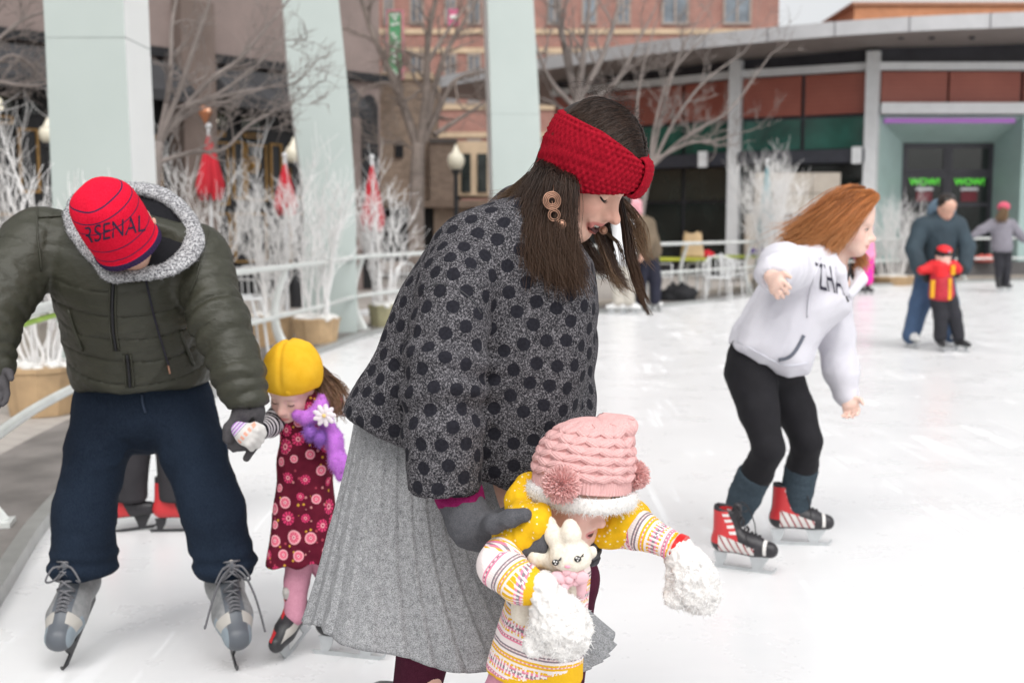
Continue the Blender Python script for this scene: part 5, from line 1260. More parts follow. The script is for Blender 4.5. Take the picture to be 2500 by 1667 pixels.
def earring(x, y, dY, root, full=True):
    er = MB(); c = hz(x, y, dY); ax = np.array([.15, -1, .1])
    if full:
        for rr in (.0168, .0136, .0104, .0072): er.torus(c, rr, .0013, ax + np.array([.02 * rr * 100, 0, 0]), 36, 6)
        er.tube([hz(x + 10, y - 100, dY + .02), hz(x + 8, y - 45, dY)], .0006, 5); c2 = hz(x + 14, y + 92, dY)
        for rr in (.0115, .0080): er.torus(c2, rr, .0012, ax, 30, 6)
        er.tube([hz(x, y, dY), hz(x + 10, y + 60, dY)], .0006, 5); er.tube([hz(x + 22, y + 122, dY), hz(x + 40, y + 142, dY)], .0006, 5)
    c3 = hz(x + 62, y + 152, dY) if full else c
    er.torus(c3, .0080, .0011, ax, 24, 6); er.ell(c3, (.0068, .003, .0068), 14); er.build('earring', m_bronze, root, True, 180)
earring(1300, 680, -.165, wo); earring(1628, 868, .02, wo, False)
# ------------------------------------------------------------------ small child in the pink hat
def fur_shader(t, col):
    t.col(col); t.set(Roughness=.8, Specular_IOR_Level=.15); tr = t.new('BsdfTranslucent'); t.lk(col, tr.inputs[0]); mx = t.new('MixShader'); mx.inputs[0].default_value = .25
    t.lk(t.b.outputs[0], mx.inputs[1]); t.lk(tr.outputs[0], mx.inputs[2]); t.lk(mx.outputs[0], t.n['Material Output'].inputs['Surface'])
YT = 2.04
tz = lambda x, y, dY=0.: D(1034.9 + .4 * x, 940.8 + .4 * y, YT + dY)
zu = .4 * K * YT / FPX
to = thing('person', 'toddler in pink cable knit hat with pompoms, yellow cowl and patterned sweater dress, arms out', 'person', (tz(480, 1500)[0], YT, 0))
hT = Head(tz(694, 398), headM(R(33), R(26)), .80, 1.0, .6)
m_skinT = skin_mat('skin_fair', (.72, .47, .40), (.56, .17, .17), (.66, .26, .22))
nT = tz(640, 700); S_ = Sdf(); S_.cone(nT, tz(480, 1450), .05, .07, .03)
aN_ = [tz(360, 770, -.07), tz(285, 890, -.10), tz(395, 995, -.13), tz(555, 1045, -.145)]; aF_ = [tz(900, 680, .05), tz(1080, 690, .02), tz(1290, 785, -.02), tz(1330, 830, -.02)]
for ch in (aN_, aF_): S_.cone(nT, ch[0], .03, .024, .02); S_.chain([(p, .020) for p in ch], .015)
lgs = [(tz(300, 1700, .03), np.array([tz(250, 1600)[0], YT + .05, .09])), (tz(560, 1700, -.02), np.array([tz(600, 1600)[0], YT - .02, .09]))]
for a, c in lgs: S_.cone(tz(440, 1450), a, .05, .035, .02).cone(a, c, .035, .025, .02)
make_body(to, S_, hT, nT, .008, .0022, m_skinT, .05, (tz(752, 410), (-.1, 0, 1)))
m_hairT = hair_mat('fair_hair', (.10, .06, .03), (.20, .12, .07), (.25, .16, .09)); hT.features(to, m_hairT, closed=True, lw=.0009)
m_tights = heather_mat('pink_tights', (.50, .22, .30), (.60, .29, .37), 500)
for i, (a, c) in enumerate(lgs):
    S_ = Sdf(); S_.cone(tz(440, 1450), a, .062, .046, .03).cone(a, c + (0, 0, .1), .046, .038, .02); S_.half(c + (0, 0, .09), (0, 0, -1)); cloth('tights', S_, .006, m_tights, to); skate(to, (c[0], c[1], 0), -.5, 'white', .55, laces=False)
# sweater dress with knitted bands
def fairisle():
    t = NT('fairisle_knit'); st = t.attr('st'); ar = t.attr('ar'); f = t.math('FRACT', t.math('DIVIDE', st, .075))
    wht, pnk, yel, gry, mau = (.78, .70, .69), (.72, .22, .33), (.72, .42, .02), (.24, .20, .22), (.70, .52, .54)
    c = t.ramp(f, [(0, wht), (.07, gry), (.11, mau), (.14, gry), (.18, wht), (.25, yel), (.30, pnk), (.33, yel), (.38, wht), (.44, yel), (.50, pnk), (.56, gry), (.64, pnk), (.70, yel), (.76, wht), (.83, pnk), (.86, gry), (.89, pnk), (.93, wht)], 'CONSTANT')
    cu = t.math('FLOOR', t.math('MULTIPLY', ar, 240)); ct = t.math('FLOOR', t.math('MULTIPLY', st, 280)); cb = t.new('CombineXYZ'); t.lk(cu, cb.inputs[0]); t.lk(ct, cb.inputs[1])
    wnz = t.new('TexWhiteNoise', noise_dimensions='2D'); t.lk(cb.outputs[0], wnz.inputs['Vector'])
    inb = t.math('MULTIPLY', t.math('GREATER_THAN', f, .40), t.math('LESS_THAN', f, .76)); dash = t.math('GREATER_THAN', t.math('FRACT', t.math('MULTIPLY', ar, 110)), .52)
    rnd = t.math('GREATER_THAN', t.math('ADD', t.math('MULTIPLY', wnz.outputs[0], .6), t.math('MULTIPLY', dash, .4)), .52)
    c = t.mix(t.math('MULTIPLY', inb, rnd), c, wht)
    thin = t.math('ADD', t.math('MULTIPLY', t.math('GREATER_THAN', f, .11), t.math('LESS_THAN', f, .14)), t.math('ADD', t.math('MULTIPLY', t.math('GREATER_THAN', f, .30), t.math('LESS_THAN', f, .33)), t.math('MULTIPLY', t.math('GREATER_THAN', f, .86), t.math('LESS_THAN', f, .89))))
    c = t.mix(t.math('MULTIPLY', thin, dash), c, (.76, .66, .64)); c = t.mix(t.math('GREATER_THAN', t.attr('yel'), .5), c, yel)
    t.col(c); t.set(Roughness=.95, Specular_IOR_Level=.1)
    rib = t.math('SINE', t.math('MULTIPLY', ar, 1500)); t.bump(t.math('ADD', t.math('MULTIPLY', rib, .5), t.noise(500, 2)), .4, .001); return t.m
S_ = Sdf(); S_.cone(tz(585, 935), tz(475, 1560, .01), .066, .090, .04); S_.half(tz(450, 1522), nrm((-.12, 0, -1)), .006)
def around(V, a, c, r):
    ax = nrm(np.asarray(c) - a); u = nrm(np.cross(ax, [.2, 1, .1])); v = np.cross(ax, u); q = V - a; return np.arctan2(q @ v, q @ u) * r
def dress_at(V):
    T, dd = chain_t(V, [tz(640, 640), tz(470, 1560)]); z0 = tz(450, 1522)[2]; return {'st': T, 'ar': around(V, tz(640, 640), tz(470, 1560), .085), 'yel': (V[:, 2] < z0 + .022 + .12 * (V[:, 0] - tz(450, 0)[0])).astype(float)}
cloth('sweater_dress', S_, .0045, fairisle(), to, [(.004, 14, (0, 0, 1), .3), (.0012, 60)], None, dress_at)
for ch, nm in ((aN_, 'near'), (aF_, 'far')):
    S_ = Sdf(); S_.chain([(ch[0], .036), (ch[1], .036), (ch[2], .032), (ch[2] + (ch[3] - ch[2]) * .55, .029)] if nm == 'near' else [(ch[0], .036), (ch[1], .032), (ch[2], .026)], .02)
    if nm == 'near': S_.half(tz(515, 1010, -.14), nrm(ch[3] - ch[2]))
    else: S_.half(tz(1302, 795), nrm(ch[2] - ch[1]))
    def sl_at(V, ch=ch, nm=nm):
        T, dd = chain_t(V, ch); L_ = T.max(); return {'st': T + .012, 'ar': around(V, ch[1], ch[2], .033), 'yel': (T > L_ - .020).astype(float)}
    cloth('sleeve', S_, .0036, fairisle() if nm == 'near' else bpy.data.materials['fairisle_knit'], to, [(.0025, 28, (0, 0, 1), .6)], None, sl_at)
# cowl
def dotted(name, base, dot, scale, rad):
    t = NT(name); v = t.voro(scale, out=0); m = t.math('LESS_THAN', v, rad); t.col(t.mix(m, t.ramp(t.noise(60, 3), [(.3, tuple(q * .9 for q in base)), (.7, tuple(min(1, q * 1.08) for q in base))]), dot)); t.set(Roughness=.9, Specular_IOR_Level=.15); t.bump(t.noise(300, 2), .3, .001); return t.m
m_cowl = dotted('yellow_dotted_cotton', (.72, .42, .012), (.80, .72, .45), 110, .23)
S_ = Sdf(); S_.chain([(tz(450, 430, .03), .020), (tz(415, 520, -.0), .022), (tz(430, 640, -.06), .028), (tz(440, 740, -.09), .024)], .02).chain([(tz(430, 640, -.06), .026), (tz(500, 650, -.10), .019), (tz(525, 590, -.09), .014)], .02).chain([(tz(410, 700, -.065), .034), (tz(350, 720, -.07), .030)], .02)
S_.cone(tz(470, 610, .03), tz(760, 660, .10), .045, .04, .04).chain([(tz(870, 735, .02), .016), (tz(920, 650, .045), .034), (tz(990, 640, .035), .034), (tz(1050, 620, .05), .028)], .03)
cloth('cowl', S_, .0042, m_cowl, to, [(.0045, 20, (.3, 0, 1), .35), (.002, 45)])
# hat
m_pink = heather_mat('pink_wool', (.58, .33, .325), (.72, .44, .425), 420, .3)
hb0, hax = tz(752, 434, .0), nrm((.10, .06, 1)); hx = nrm(np.cross([0, 1, 0], hax)); hy = np.cross(hax, hx)
def hat_pt(t, ph, o=0.):
    H = .127; r = .0905 * (1 - max(0, t) ** 3.0) ** .52; k = max(0, math.cos(ph)) ** 2
    cn = k * math.exp(-((t - .90) / .13) ** 2); r = r + .022 * cn
    return hb0 + hax * (H * t + .018 * cn) + hx * (.014 * t * t + (r + o) * math.cos(ph)) + hy * ((r + o) * math.sin(ph) * .95)
n1, n2 = 200, 560; V = []; ta = np.linspace(-.02, 1, n1) ** 1
for t in ta:
    for j in range(n2):
        ph = 2 * math.pi * j / n2; o = 0
        if t < .16: o = .0022 * abs(math.sin(ph * 42)) - .001
        else:
            a = ph * 9 / math.pi; b_ = (t - .16) * 8.3; i_, j_ = math.floor(a), math.floor(b_); fa, fb = a - i_ - .5, b_ - j_ - .5
            sg = 1 if (i_ + j_) % 2 else -1; w = (fa * .8 + sg * fb) ; l = (fa * .8 - sg * fb); bul = max(0, 1 - (abs(w) / .62) ** 2.5) ** .6 * max(0, 1 - (abs(l) / .95) ** 4)
            o = .0085 * bul * (1 - .5 * max(0, t - .8) / .2) - .001 + .0006 * math.sin(w * 22)
        V.append(hat_pt(t, ph, o))
F = [(i * n2 + j, i * n2 + (j + 1) % n2, (i + 1) * n2 + (j + 1) % n2, (i + 1) * n2 + j) for i in range(n1 - 1) for j in range(n2)]
hatT = mk('knit_hat', V, np.array(F), m_pink, to)
t = NT('white_fleece'); t.col(t.ramp(t.noise(120, 4, .7), [(.3, (.66, .64, .62)), (.7, (.82, .80, .78))])); t.set(Roughness=.95, Specular_IOR_Level=.1); t.bump(t.noise(160, 4, .7), .8, .004); m_fleece = t.m
t = NT('white_fur'); fur_shader(t, t.ramp(t.attr('rnd'), [(0, (.93, .92, .91)), (1, (.97, .965, .96))])); m_fur = t.m
B_ = MB(); pts = []; nb_ = 64
for i in range(nb_):
    ph = 2 * math.pi * i / nb_; pts.append(hat_pt(-.03, ph, .004) + np.array([0, 0, -.010 - .008 * max(0, -math.sin(ph)) ** 2 ]))
V = []; kk = 14
for i in range(nb_):
    T_ = nrm(pts[(i + 1) % nb_] - pts[i - 1]); ou = nrm(np.cross(T_, hax)) * (1 if True else -1); 
    for j in range(kk): a = 2 * math.pi * j / kk; V.append(pts[i] + ou * .0085 * math.cos(a) + hax * .0135 * math.sin(a))
F = np.array([(i * kk + j, ((i + 1) % nb_) * kk + j, ((i + 1) % nb_) * kk + (j + 1) % kk, i * kk + (j + 1) % kk) for i in range(nb_) for j in range(kk)]); V = np.array(V)
brim = mk('fleece_brim', V, F, m_fleece, hatT); Nn = vnormals(V, F); Nn = Nn * np.sign(((V - hb0) * Nn).sum(1).mean() + 1e-9); fur('fleece_pile', V, Nn, 7000, .006, .0007, m_fur, hatT, 1, 1.0)
t = NT('pink_yarn'); fur_shader(t, t.ramp(t.attr('rnd'), [(0, (.86, .52, .50)), (1, (.95, .68, .66))])); m_yarn = t.m
def pompom(c, r, mat, par, n=1500, rr=.0011, seed=1):
    b = MB(); b.ell(c, r * .72, 18); core = b.build('pompom_core', m_pink if mat is None or par is hatT else mat, par, True, 180)
    rg = np.random.RandomState(seed); d = rg.randn(n, 3); d /= np.linalg.norm(d, axis=1)[:, None]; l = r * rg.uniform(.85, 1.08, n); t = np.linspace(.5, 1, 4)
    P = np.asarray(c) + d[:, None] * (l[:, None] * t)[..., None] + rg.randn(n, 1, 3) * (.06 * r) * (t ** 2)[None, :, None]; strands('pompom', P, np.full((n, 4), rr), mat, core)
pompom(tz(635, 430, -.105), .032, m_yarn, hatT, 1700, .0012, 1); pompom(tz(1055, 375, .0), .027, m_yarn, hatT, 1300, .0012, 2)
# fluffy mittens
def mitten(w, c, ax, rl, rw, seed, wristr=.026):
    S_ = Sdf(); S_.cone(w, c, wristr, wristr * 1.1, .015); A = np.eye(3); a = nrm(ax); u = nrm(np.cross(a, [0, 1, 0.1])); A = np.stack([u, np.cross(a, u), a], 1)
    S_.ell(c, (rw, rw * .85, rl), A, .02); th = c - a * rl * .25 - u * rw * .5; S_.cone(th, th - u * rw * .75 + a * rl * .5, .018, .014, .012); m_o, V, F = cloth('mitten', S_, .0034, m_fleece, to, [(.0065, 48, (0, 0, 1), 1., .2, .8), (.004, 105, (0, 0, 1), 1., 3., .8)]); N = vnormals(V, F); d = (V - w) @ nrm(c - w); k = d > np.linalg.norm(c - w) * .45
    fur('mitten_fur', V[k], N[k], 2600, .0042, .0013, m_fur, m_o, seed, 1.6, .3)
mitten(tz(535, 1035, -.145), tz(640, 1245, -.15), tz(640, 1245) - tz(560, 1050), .052, .044, 3); mitten(tz(1312, 812, -.02), tz(1400, 985, -.035), tz(1460, 1110) - tz(1350, 860), .058, .036, 4, .023)
q0, q1 = tz(1306, 800, -.02), tz(1318, 812, -.02); B_ = MB(); B_.lathe([(.029, -.006), (.0295, .007)], tz(1312, 802, -.02), 28, axis=nrm(aF_[2] - aF_[1])); B_.build('wristband', pm('red_band', (.62, .012, .012), .3, .05), to, True)
# plush rabbit hung on the chest
m_plush = NT('cream_plush'); m_plush.col(m_plush.ramp(m_plush.noise(140, 4, .7), [(.3, (.66, .60, .50)), (.7, (.80, .75, .66))])); m_plush.set(Roughness=.95, Specular_IOR_Level=.1); m_plush.bump(m_plush.noise(220, 4, .7), .6, .003); m_plush = m_plush.m
ra = thing('plush_rabbit', 'cream plush rabbit with pink bow hanging at the toddler\'s chest', 'plush toy', tuple(tz(690, 900, -.12)))
S_ = Sdf(); S_.ell(tz(690, 850, -.125), (115 * zu, .034, 78 * zu), None, .01); S_.ell(tz(690, 800, -.115), (85 * zu, .03, 60 * zu), None, .02)
S_.chain([(tz(625, 790, -.118), .013), (tz(590, 720, -.118), .014), (tz(570, 640, -.108), .009)], .01).chain([(tz(682, 780, -.125), .014), (tz(690, 710, -.13), .0155), (tz(685, 660, -.125), .011)], .01)
mb1, _, _ = cloth('head', S_, .0032, m_plush, ra, [(.0012, 60)])
S_ = Sdf(); S_.ell(tz(690, 1010, -.105), (75 * zu, .025, 80 * zu), None, .02); S_.chain([(tz(560, 800, -.10), .013), (tz(500, 840, -.105), .015), (tz(480, 800, -.10), .013)], .01).cone(tz(600, 900, -.105), tz(530, 850, -.105), .012, .014, .01).cone(tz(775, 850, -.10), tz(808, 815, -.10), .009, .010, .01)
S_.chain([(tz(520, 1010, -.085), .018), (tz(430, 1080, -.10), .021), (tz(420, 1160, -.102), .022)], .015)
cloth('torso', S_, .0036, m_plush, ra, [(.0015, 50)])
B_ = MB()
for sx, sy in ((-88, 18), (40, -2)):
    B_ = MB(); c = tz(690 + sx, 858 + sy, -.155 if sx < 0 else -.159); B_.ell(c, (.0062, .0028, .0056), 14)
    for k in range(3): B_.tube([c + np.array([.004 + .001 * k, -.001, .003 + .001 * k]), c + np.array([.010, -.001, .005 + .0022 * k])], .0006, 4)
    B_.build('eye', pm('embroidery_black', (.010, .009, .012), .5), mb1, True, 180)
B_ = MB()
for sx, sy in ((-88, 18), (40, -2)):
    for ex, ez, rr in ((-.0022, .0020, .0018), (.002, .001, .0014), (0., -.0025, .0015)):
        c = tz(690 + sx, 858 + sy, -.158 if sx < 0 else -.162); B_.ell(c + np.array([ex, 0, ez]), (rr, .001, rr), 8)
B_.build('eye_sparkle', m_fleece, mb1, True, 180)
B_ = MB(); B_.ell(tz(672, 900, -.158), (.0055, .003, .0028), 12); B_.build('nose', pm('nose_pink', (.72, .30, .38), .7), mb1, True, 180)
m_bow = pm('bow_pink', (.74, .46, .50), .8, .12, 40, .3, 120)
B_ = MB(); cb_ = tz(680, 970, -.145)
for k in range(9):
    a = k * 2.4; r_ = .010 * math.sqrt(k / 3.); B_.ell(cb_ + np.array([r_ * math.cos(a), -.004 + .004 * (k % 3), r_ * math.sin(a)]), (.0085, .005, .0075), 10)
B_.ell(cb_ + np.array([-.020, 0, .002]), (.015, .006, .012), 12); B_.ell(cb_ + np.array([.021, 0, .002]), (.014, .006, .012), 12); B_.ell(tz(745, 1000, -.12), (.012, .012, .03), 12); B_.build('bow', m_bow, ra, True, 180)

# ------------------------------------------------------------------ man in olive jacket and red beanie
YM = 3.30
mz = lambda x, y, dY=0.: D(.3601 * x, 376.3 + .3601 * y, YM + dY); mu = K * YM / FPX
ma = thing('person', 'man in olive quilted jacket, dark jeans and red lettered beanie bending forward', 'person', (D(330, 1500, YM)[0], YM, 0))
m_skinM = skin_mat('skin_warm', (.56, .33, .25), (.40, .15, .13), (.50, .19, .15))
hcM = D(262, 512, 3.02); axM = nrm((-.22, -.62, .72)); fM = np.array([.10, -.72, -.68]); fM = nrm(fM - axM * (fM @ axM)); sM = np.cross(fM, axM); print("HC", hcM, axM)
hM = Head(hcM - axM * .022 - fM * .045, np.stack([fM, axM, sM], 1), 1.0)
hipM, chM, nkM = D(325, 905, 3.46), D(290, 640, 3.26), D(285, 590, 3.16)
armR = [D(78, 572, 3.24), D(-2, 690, 3.12), D(-30, 770, 3.04), D(-15, 855, 3.0)]; armL = [D(458, 600, 3.27), D(508, 735, 3.18), D(550, 860, 3.12), D(568, 945, 3.10)]
legR = [D(246, 930, 3.44), D(215, 1060, 3.38), D(190, 1270, 3.38), D(189, 1325, 3.37)]; legL = [D(412, 930, 3.44), D(462, 1090, 3.36), D(512, 1265, 3.37), D(515, 1315, 3.36)]
S_ = Sdf(); S_.cone(nkM, chM, .06, .10, .04).cone(chM, hipM, .11, .075, .05)
for ch in (armR, armL): S_.cone(chM, ch[0], .07, .05, .04); S_.chain([(ch[0], .050), (ch[1], .042), (ch[2], .036), (ch[3], .028)], .02)
for ch in (legR, legL): S_.cone(hipM, ch[0], .08, .075, .04); S_.chain([(ch[0], .078), (ch[1], .055), (ch[2], .040), (ch[3], .030)], .02)
make_body(ma, S_, hM, nkM, .009, .0032, m_skinM, .055, (hcM - axM * .055, axM))
m_hairM = hair_mat('dark_hair', (.010, .008, .007), (.025, .018, .014), (.03, .02, .015)); hM.features(ma, m_hairM)
def nylon():
    t = NT('olive_nylon'); c = t.ramp(t.noise(5, 4, .6), [(.3, (.026, .027, .018)), (.7, (.042, .042, .029))]); t.col(c); t.set(Roughness=.5, Specular_IOR_Level=.38); n = t.noise(38, 4, .62, t.mapping(t.co(), (1, 1, 2.2))); t.bump(n, .35, .008); return t.m
m_ny = nylon()
S_ = Sdf(); S_.econe(D(282, 625, 3.27), D(326, 850, 3.44), (.205, .155), (.197, .158), (1, 0, 0), .05).econe(D(326, 850, 3.44), D(327, 905, 3.47), (.197, .158), (.190, .15), (1, 0, 0), .03)
S_.cone(D(110, 555, 3.27), D(290, 575, 3.27), .095, .085, .07).cone(D(290, 575, 3.27), D(445, 592, 3.27), .085, .088, .07)
S_.ell(mz(870, 450, -.19), (.150, .115, .125), None, .02, -1); S_.half(D(327, 884, 3.44), nrm((.05, -.02, -1)), .018)
S_.chain([(D(85, 560, 3.24), .098), (D(2, 680, 3.12), .080), (D(-30, 765, 3.04), .073), (D(-22, 838, 3.0), .055)], .03); S_.chain([(D(452, 590, 3.28), .090), (D(503, 735, 3.18), .074), (D(549, 860, 3.12), .063), (D(567, 922, 3.10), .054)], .025)
cd = nrm(D(568, 945, 3.1) - D(550, 860, 3.12)); S_.ell(D(567, 925, 3.10) + cd * .085, (.1, .1, .085), None, .006, -1)
V, F = S_.mesh(.0075, 2); N = vnormals(V, F)
tA, dA = chain_t(V, [D(85, 560, 3.24), D(2, 680, 3.12), D(-30, 765, 3.04), D(-22, 838, 3.0)]); tB, dB = chain_t(V, [D(452, 590, 3.28), D(505, 735, 3.18), D(549, 860, 3.12), D(567, 925, 3.10)]); tC, dC = chain_t(V, [D(282, 560, 3.2), D(326, 900, 3.45)])
arm = np.minimum(dA - .09, dB - .09) < (dC - .20); arm_t = np.where(dA < dB, tA, tB)
tq = np.where(arm, arm_t / .062, tC / .078); seam = np.exp(-((tq - np.round(tq)) / .045) ** 2)
wv = np.clip((arm_t - .08) / .1, 0, 1) * arm
V = V + N * (-.0055 * seam * (1 - .3 * arm) + .0055 * wv * np.sin(arm_t * 120 + 3.5 * vnoise(V, 12)) * (.6 + .4 * vnoise(V, 8, 3)))[:, None]
low = np.clip((tC - .12) / .2, 0, 1) * (~arm); N = vnormals(V, F); V = folds(V, N, .0055 + .004 * low, 9, (1, 0, .35), .35, 2.2, 1.2); N = vnormals(V, F); V = folds(V, N, .0030, 22, (1, 0, .3), .45, 7, .9); N = vnormals(V, F); V = folds(V, N, .0014, 48, (1, 0, .2), .5, 3, .9)
jk = mk('jacket', V, F, m_ny, ma)
from mathutils.bvhtree import BVHTree
def bvh(V, F): return BVHTree.FromPolygons([tuple(v) for v in V], [tuple(int(i) for i in f) for f in F])
CAMP = np.array([0, 0, CAMH])
def on_surf(bv, x, y, lift=.004):
    """point of a surface under a photograph position (d pixels)"""
    r = ray(x * K, y * K); r = r / np.linalg.norm(r); h = bv.ray_cast(Vector(CAMP), Vector(r))
    if h[0] is None: return None
    n = np.array(h[1]); n = n if n @ r < 0 else -n; return np.array(h[0]) + n * lift
bj = bvh(V, F); zc = lambda x, y: (.3601 * x, 376.3 + .3601 * y)
def surf_tube(bv, pts, r, name, mat, par, n=6, lift=.003, flat=1., sub=4):
    q = [on_surf(bv, *p, lift) for p in catmull(np.array(pts), sub)]; q = [p for p in q if p is not None]
    if len(q) < 3: return None
    q = np.array(q); q[1:-1] = (q[:-2] + q[1:-1] * 2 + q[2:]) / 4
    b = MB(); b.tube(q, r, n); return b.build(name, mat, par, True, 180)
bsw = bvh(Vsw, Fsw); m_seam = pm('sweater_seam', (.05, .05, .055), .95)
surf_tube(bsw, [(972, 668), (1000, 652), (1045, 660), (1085, 690), (1105, 720)], .0013, 'sleeve_seam', m_seam, sweater, lift=.0005)
m_zip = pm('zip_black', (.012, .012, .015), .5); m_cord = pm('cord_navy', (.015, .014, .025), .7)
for xo, nm in ((0, 'zip'), (-19, 'zip_placket'), (19, 'zip_placket')):
    surf_tube(bj, [zc(725 + xo, 745), zc(718 + xo, 900), zc(722 + xo, 1050), zc(742 + xo, 1190)], .0042 if xo == 0 else .0032, nm, m_zip if xo == 0 else m_ny, jk); surf_tube(bj, [zc(812 + xo * 1.2, 1215), zc(825 + xo * 1.2, 1330), zc(830 + xo * 1.2, 1425)], .0045 if xo == 0 else .0032, nm, m_zip if xo == 0 else m_ny, jk)
surf_tube(bj, [zc(930, 740), zc(960, 880), zc(1000, 1040), zc(1045, 1190), zc(1070, 1280)], .0030, 'drawcord', m_cord, jk, lift=.006); surf_tube(bj, [zc(1066, 1280), zc(1072, 1305), zc(1078, 1330)], .0034, 'cord_tip', m_bronze, jk, lift=.006)
surf_tube(bj, [zc(240, 290), zc(235, 420), zc(250, 560), zc(262, 680)], .003, 'armhole_seam', m_ny, jk); surf_tube(bj, [zc(1330, 430), zc(1290, 560), zc(1262, 700), zc(1215, 830)], .003, 'armhole_seam', m_ny, jk); surf_tube(bj, [zc(245, 345), zc(340, 338), zc(440, 335)], .003, 'yoke_seam', m_ny, jk)
surf_tube(bj, [zc(1150, 1060), zc(1180, 1150), zc(1230, 1280)], .006, 'pocket_welt', m_ny, jk); surf_tube(bj, [zc(440, 930), zc(480, 1060), zc(530, 1190)], .005, 'pocket_welt', m_ny, jk)
# hood: fleece rim and black lining
t = NT('grey_fleece_rim'); t.col(t.ramp(t.noise(170, 3, .8), [(.42, (.10, .10, .11)), (.58, (.52, .52, .53))])); t.set(Roughness=.95, Specular_IOR_Level=.1); t.bump(t.noise(170, 3, .8), .6, .003); m_rim = t.m
ring = [(455, 330, -.10), (478, 430, -.14), (545, 530, -.18), (640, 640, -.22), (720, 725, -.235), (855, 718, -.225), (1050, 690, -.20), (1195, 600, -.15), (1245, 490, -.09), (1215, 370, -.02), (1110, 255, .05), (980, 185, .09), (830, 165, .10), (640, 175, .10), (510, 230, .02)]
rp_ = np.array([mz(x, y, dy) for x, y, dy in ring]); RP = catmull(np.vstack([rp_, rp_[:1]]), 6)[:-1]; nR = len(RP); cR = RP.mean(0); kk = 14; V = []
for i in range(nR):
    T_ = nrm(RP[(i + 1) % nR] - RP[i - 1]); ou = nrm((RP[i] - cR) - T_ * ((RP[i] - cR) @ T_)); up_ = np.cross(T_, ou); fr = .5 + .5 * math.sin(i / nR * 6.28 * 1 + 2.6)
    w = .024 + .014 * math.exp(-((i / nR - .47) / .10) ** 2) + .008 * math.exp(-((i / nR - .72) / .1) ** 2)
    for j in range(kk): a = 2 * math.pi * j / kk; V.append(RP[i] + ou * w * math.cos(a) * .9 + up_ * .017 * math.sin(a) + np.array([0, -.006, .004]))
F = np.array([(i * kk + j, ((i + 1) % nR) * kk + j, ((i + 1) % nR) * kk + (j + 1) % kk, i * kk + (j + 1) % kk) for i in range(nR) for j in range(kk)]); V = np.array(V); V = folds(V, vnormals(V, F), .004, 22)
hood = mk('hood_rim', V, F, m_rim, ma); N = vnormals(V, F); fur('rim_pile', V, N, 6000, .005, .0007, m_rim, hood, 3, 1.)
V = []; cI = mz(800, 470, .10)
for k, (f_, dp) in enumerate(((1.0, 0), (.93, .03), (.82, .06), (.62, .085), (.35, .10), (.05, .105))):
    for i in range(nR): V.append(RP[i] * f_ + np.array([cI[0], 3.165, cI[2]]) * (1 - f_) + np.array([0, dp * .25, 0]))
V = np.array(V); F = np.array([(k * nR + i, k * nR + (i + 1) % nR, (k + 1) * nR + (i + 1) % nR, (k + 1) * nR + i) for k in range(5) for i in range(nR)]); V = folds(V, vnormals(V, F), .008, 14)
t_ = mk('hood_lining', V, F, heather_mat('black_jersey', (.010, .010, .012), (.018, .018, .021), 300), hood)
# beanie
e1 = sM; e2 = -fM
def bean(h, ph, o=0.):
    q = h / .128; r = .0875 * max(0, 1 - abs(max(q, 0)) ** 3.4) ** .5 * (1 - .05 * max(0, -q)); plt = 1 + .045 * math.cos(4 * ph + .6) * math.exp(-((h - .112) / .035) ** 2)
    bx_ = 1 + .05 * math.cos(ph) ** 2; return hcM + axM * h + (e1 * math.cos(ph) * bx_ + e2 * math.sin(ph) * 1.10) * (r * plt + o)
t = NT('red_beanie'); h_ = t.attr('h'); c = t.ramp(t.noise(250, 2), [(.3, (.56, .004, .024)), (.7, (.68, .010, .040))])
for lv in (.100, .072, .042, -.018, -.052): c = t.mix(t.math('LESS_THAN', t.math('ABSOLUTE', t.math('SUBTRACT', h_, lv)), .0016), c, (.05, .02, .06))
c = t.mix(t.math('LESS_THAN', h_, -.068), c, (.035, .02, .06)); t.col(c); t.set(Roughness=.9, Specular_IOR_Level=.12); t.bump(t.noise(280, 2), .35, .0015); m_bean = t.m
n1, n2 = 90, 220; V = []; hh = []
hs = np.concatenate([np.linspace(-.086, .09, 56), .128 - np.linspace(.038 ** .5, 0.0005, n1 - 55)[1:] ** 2])
for h in hs:
    for j in range(n2): ph = 2 * math.pi * j / n2; V.append(bean(h, ph, (.0035 + .001 * math.cos(60 * ph)) if h < -.068 else 0)); hh.append(h)
n1 = len(hs); F = np.array([(i * n2 + j, i * n2 + (j + 1) % n2, (i + 1) * n2 + (j + 1) % n2, (i + 1) * n2 + j) for i in range(n1 - 1) for j in range(n2)]); V = np.array(V); N = vnormals(V, F); V = folds(V, N, .0022, 16)
print('BEAN', V.min(0), V.max(0), hcM); be = mk('beanie', V, F, m_bean, ma, True, {'h': np.array(hh)}); bb_ = bvh(V, F)
b = MB(); Vt, Ft = vtext('ARSENAL', .064, ext=.0)
for v in range(len(Vt)): pass
sg = None
m_ink = pm('navy_knit', (.022, .012, .04), .9)
ns = 0; Vq = []
for v in Vt:
    # baseline rises to the right over the front of the hat
    u = v[0] * .84; w = v[1] * .95; x = 690 + u / mu / .3601 * .96; y = 430 - w / mu / .3601 * 1.15 - (x - 700) * .22; p = on_surf(bb_, *zc(x, y), .0016); Vq.append(p)
ok = [p is not None for p in Vq]
b.add([p if p is not None else np.zeros(3) for p in Vq], [f for f in Ft if all(ok[i] for i in f)])
b.build('lettering', m_ink, be)
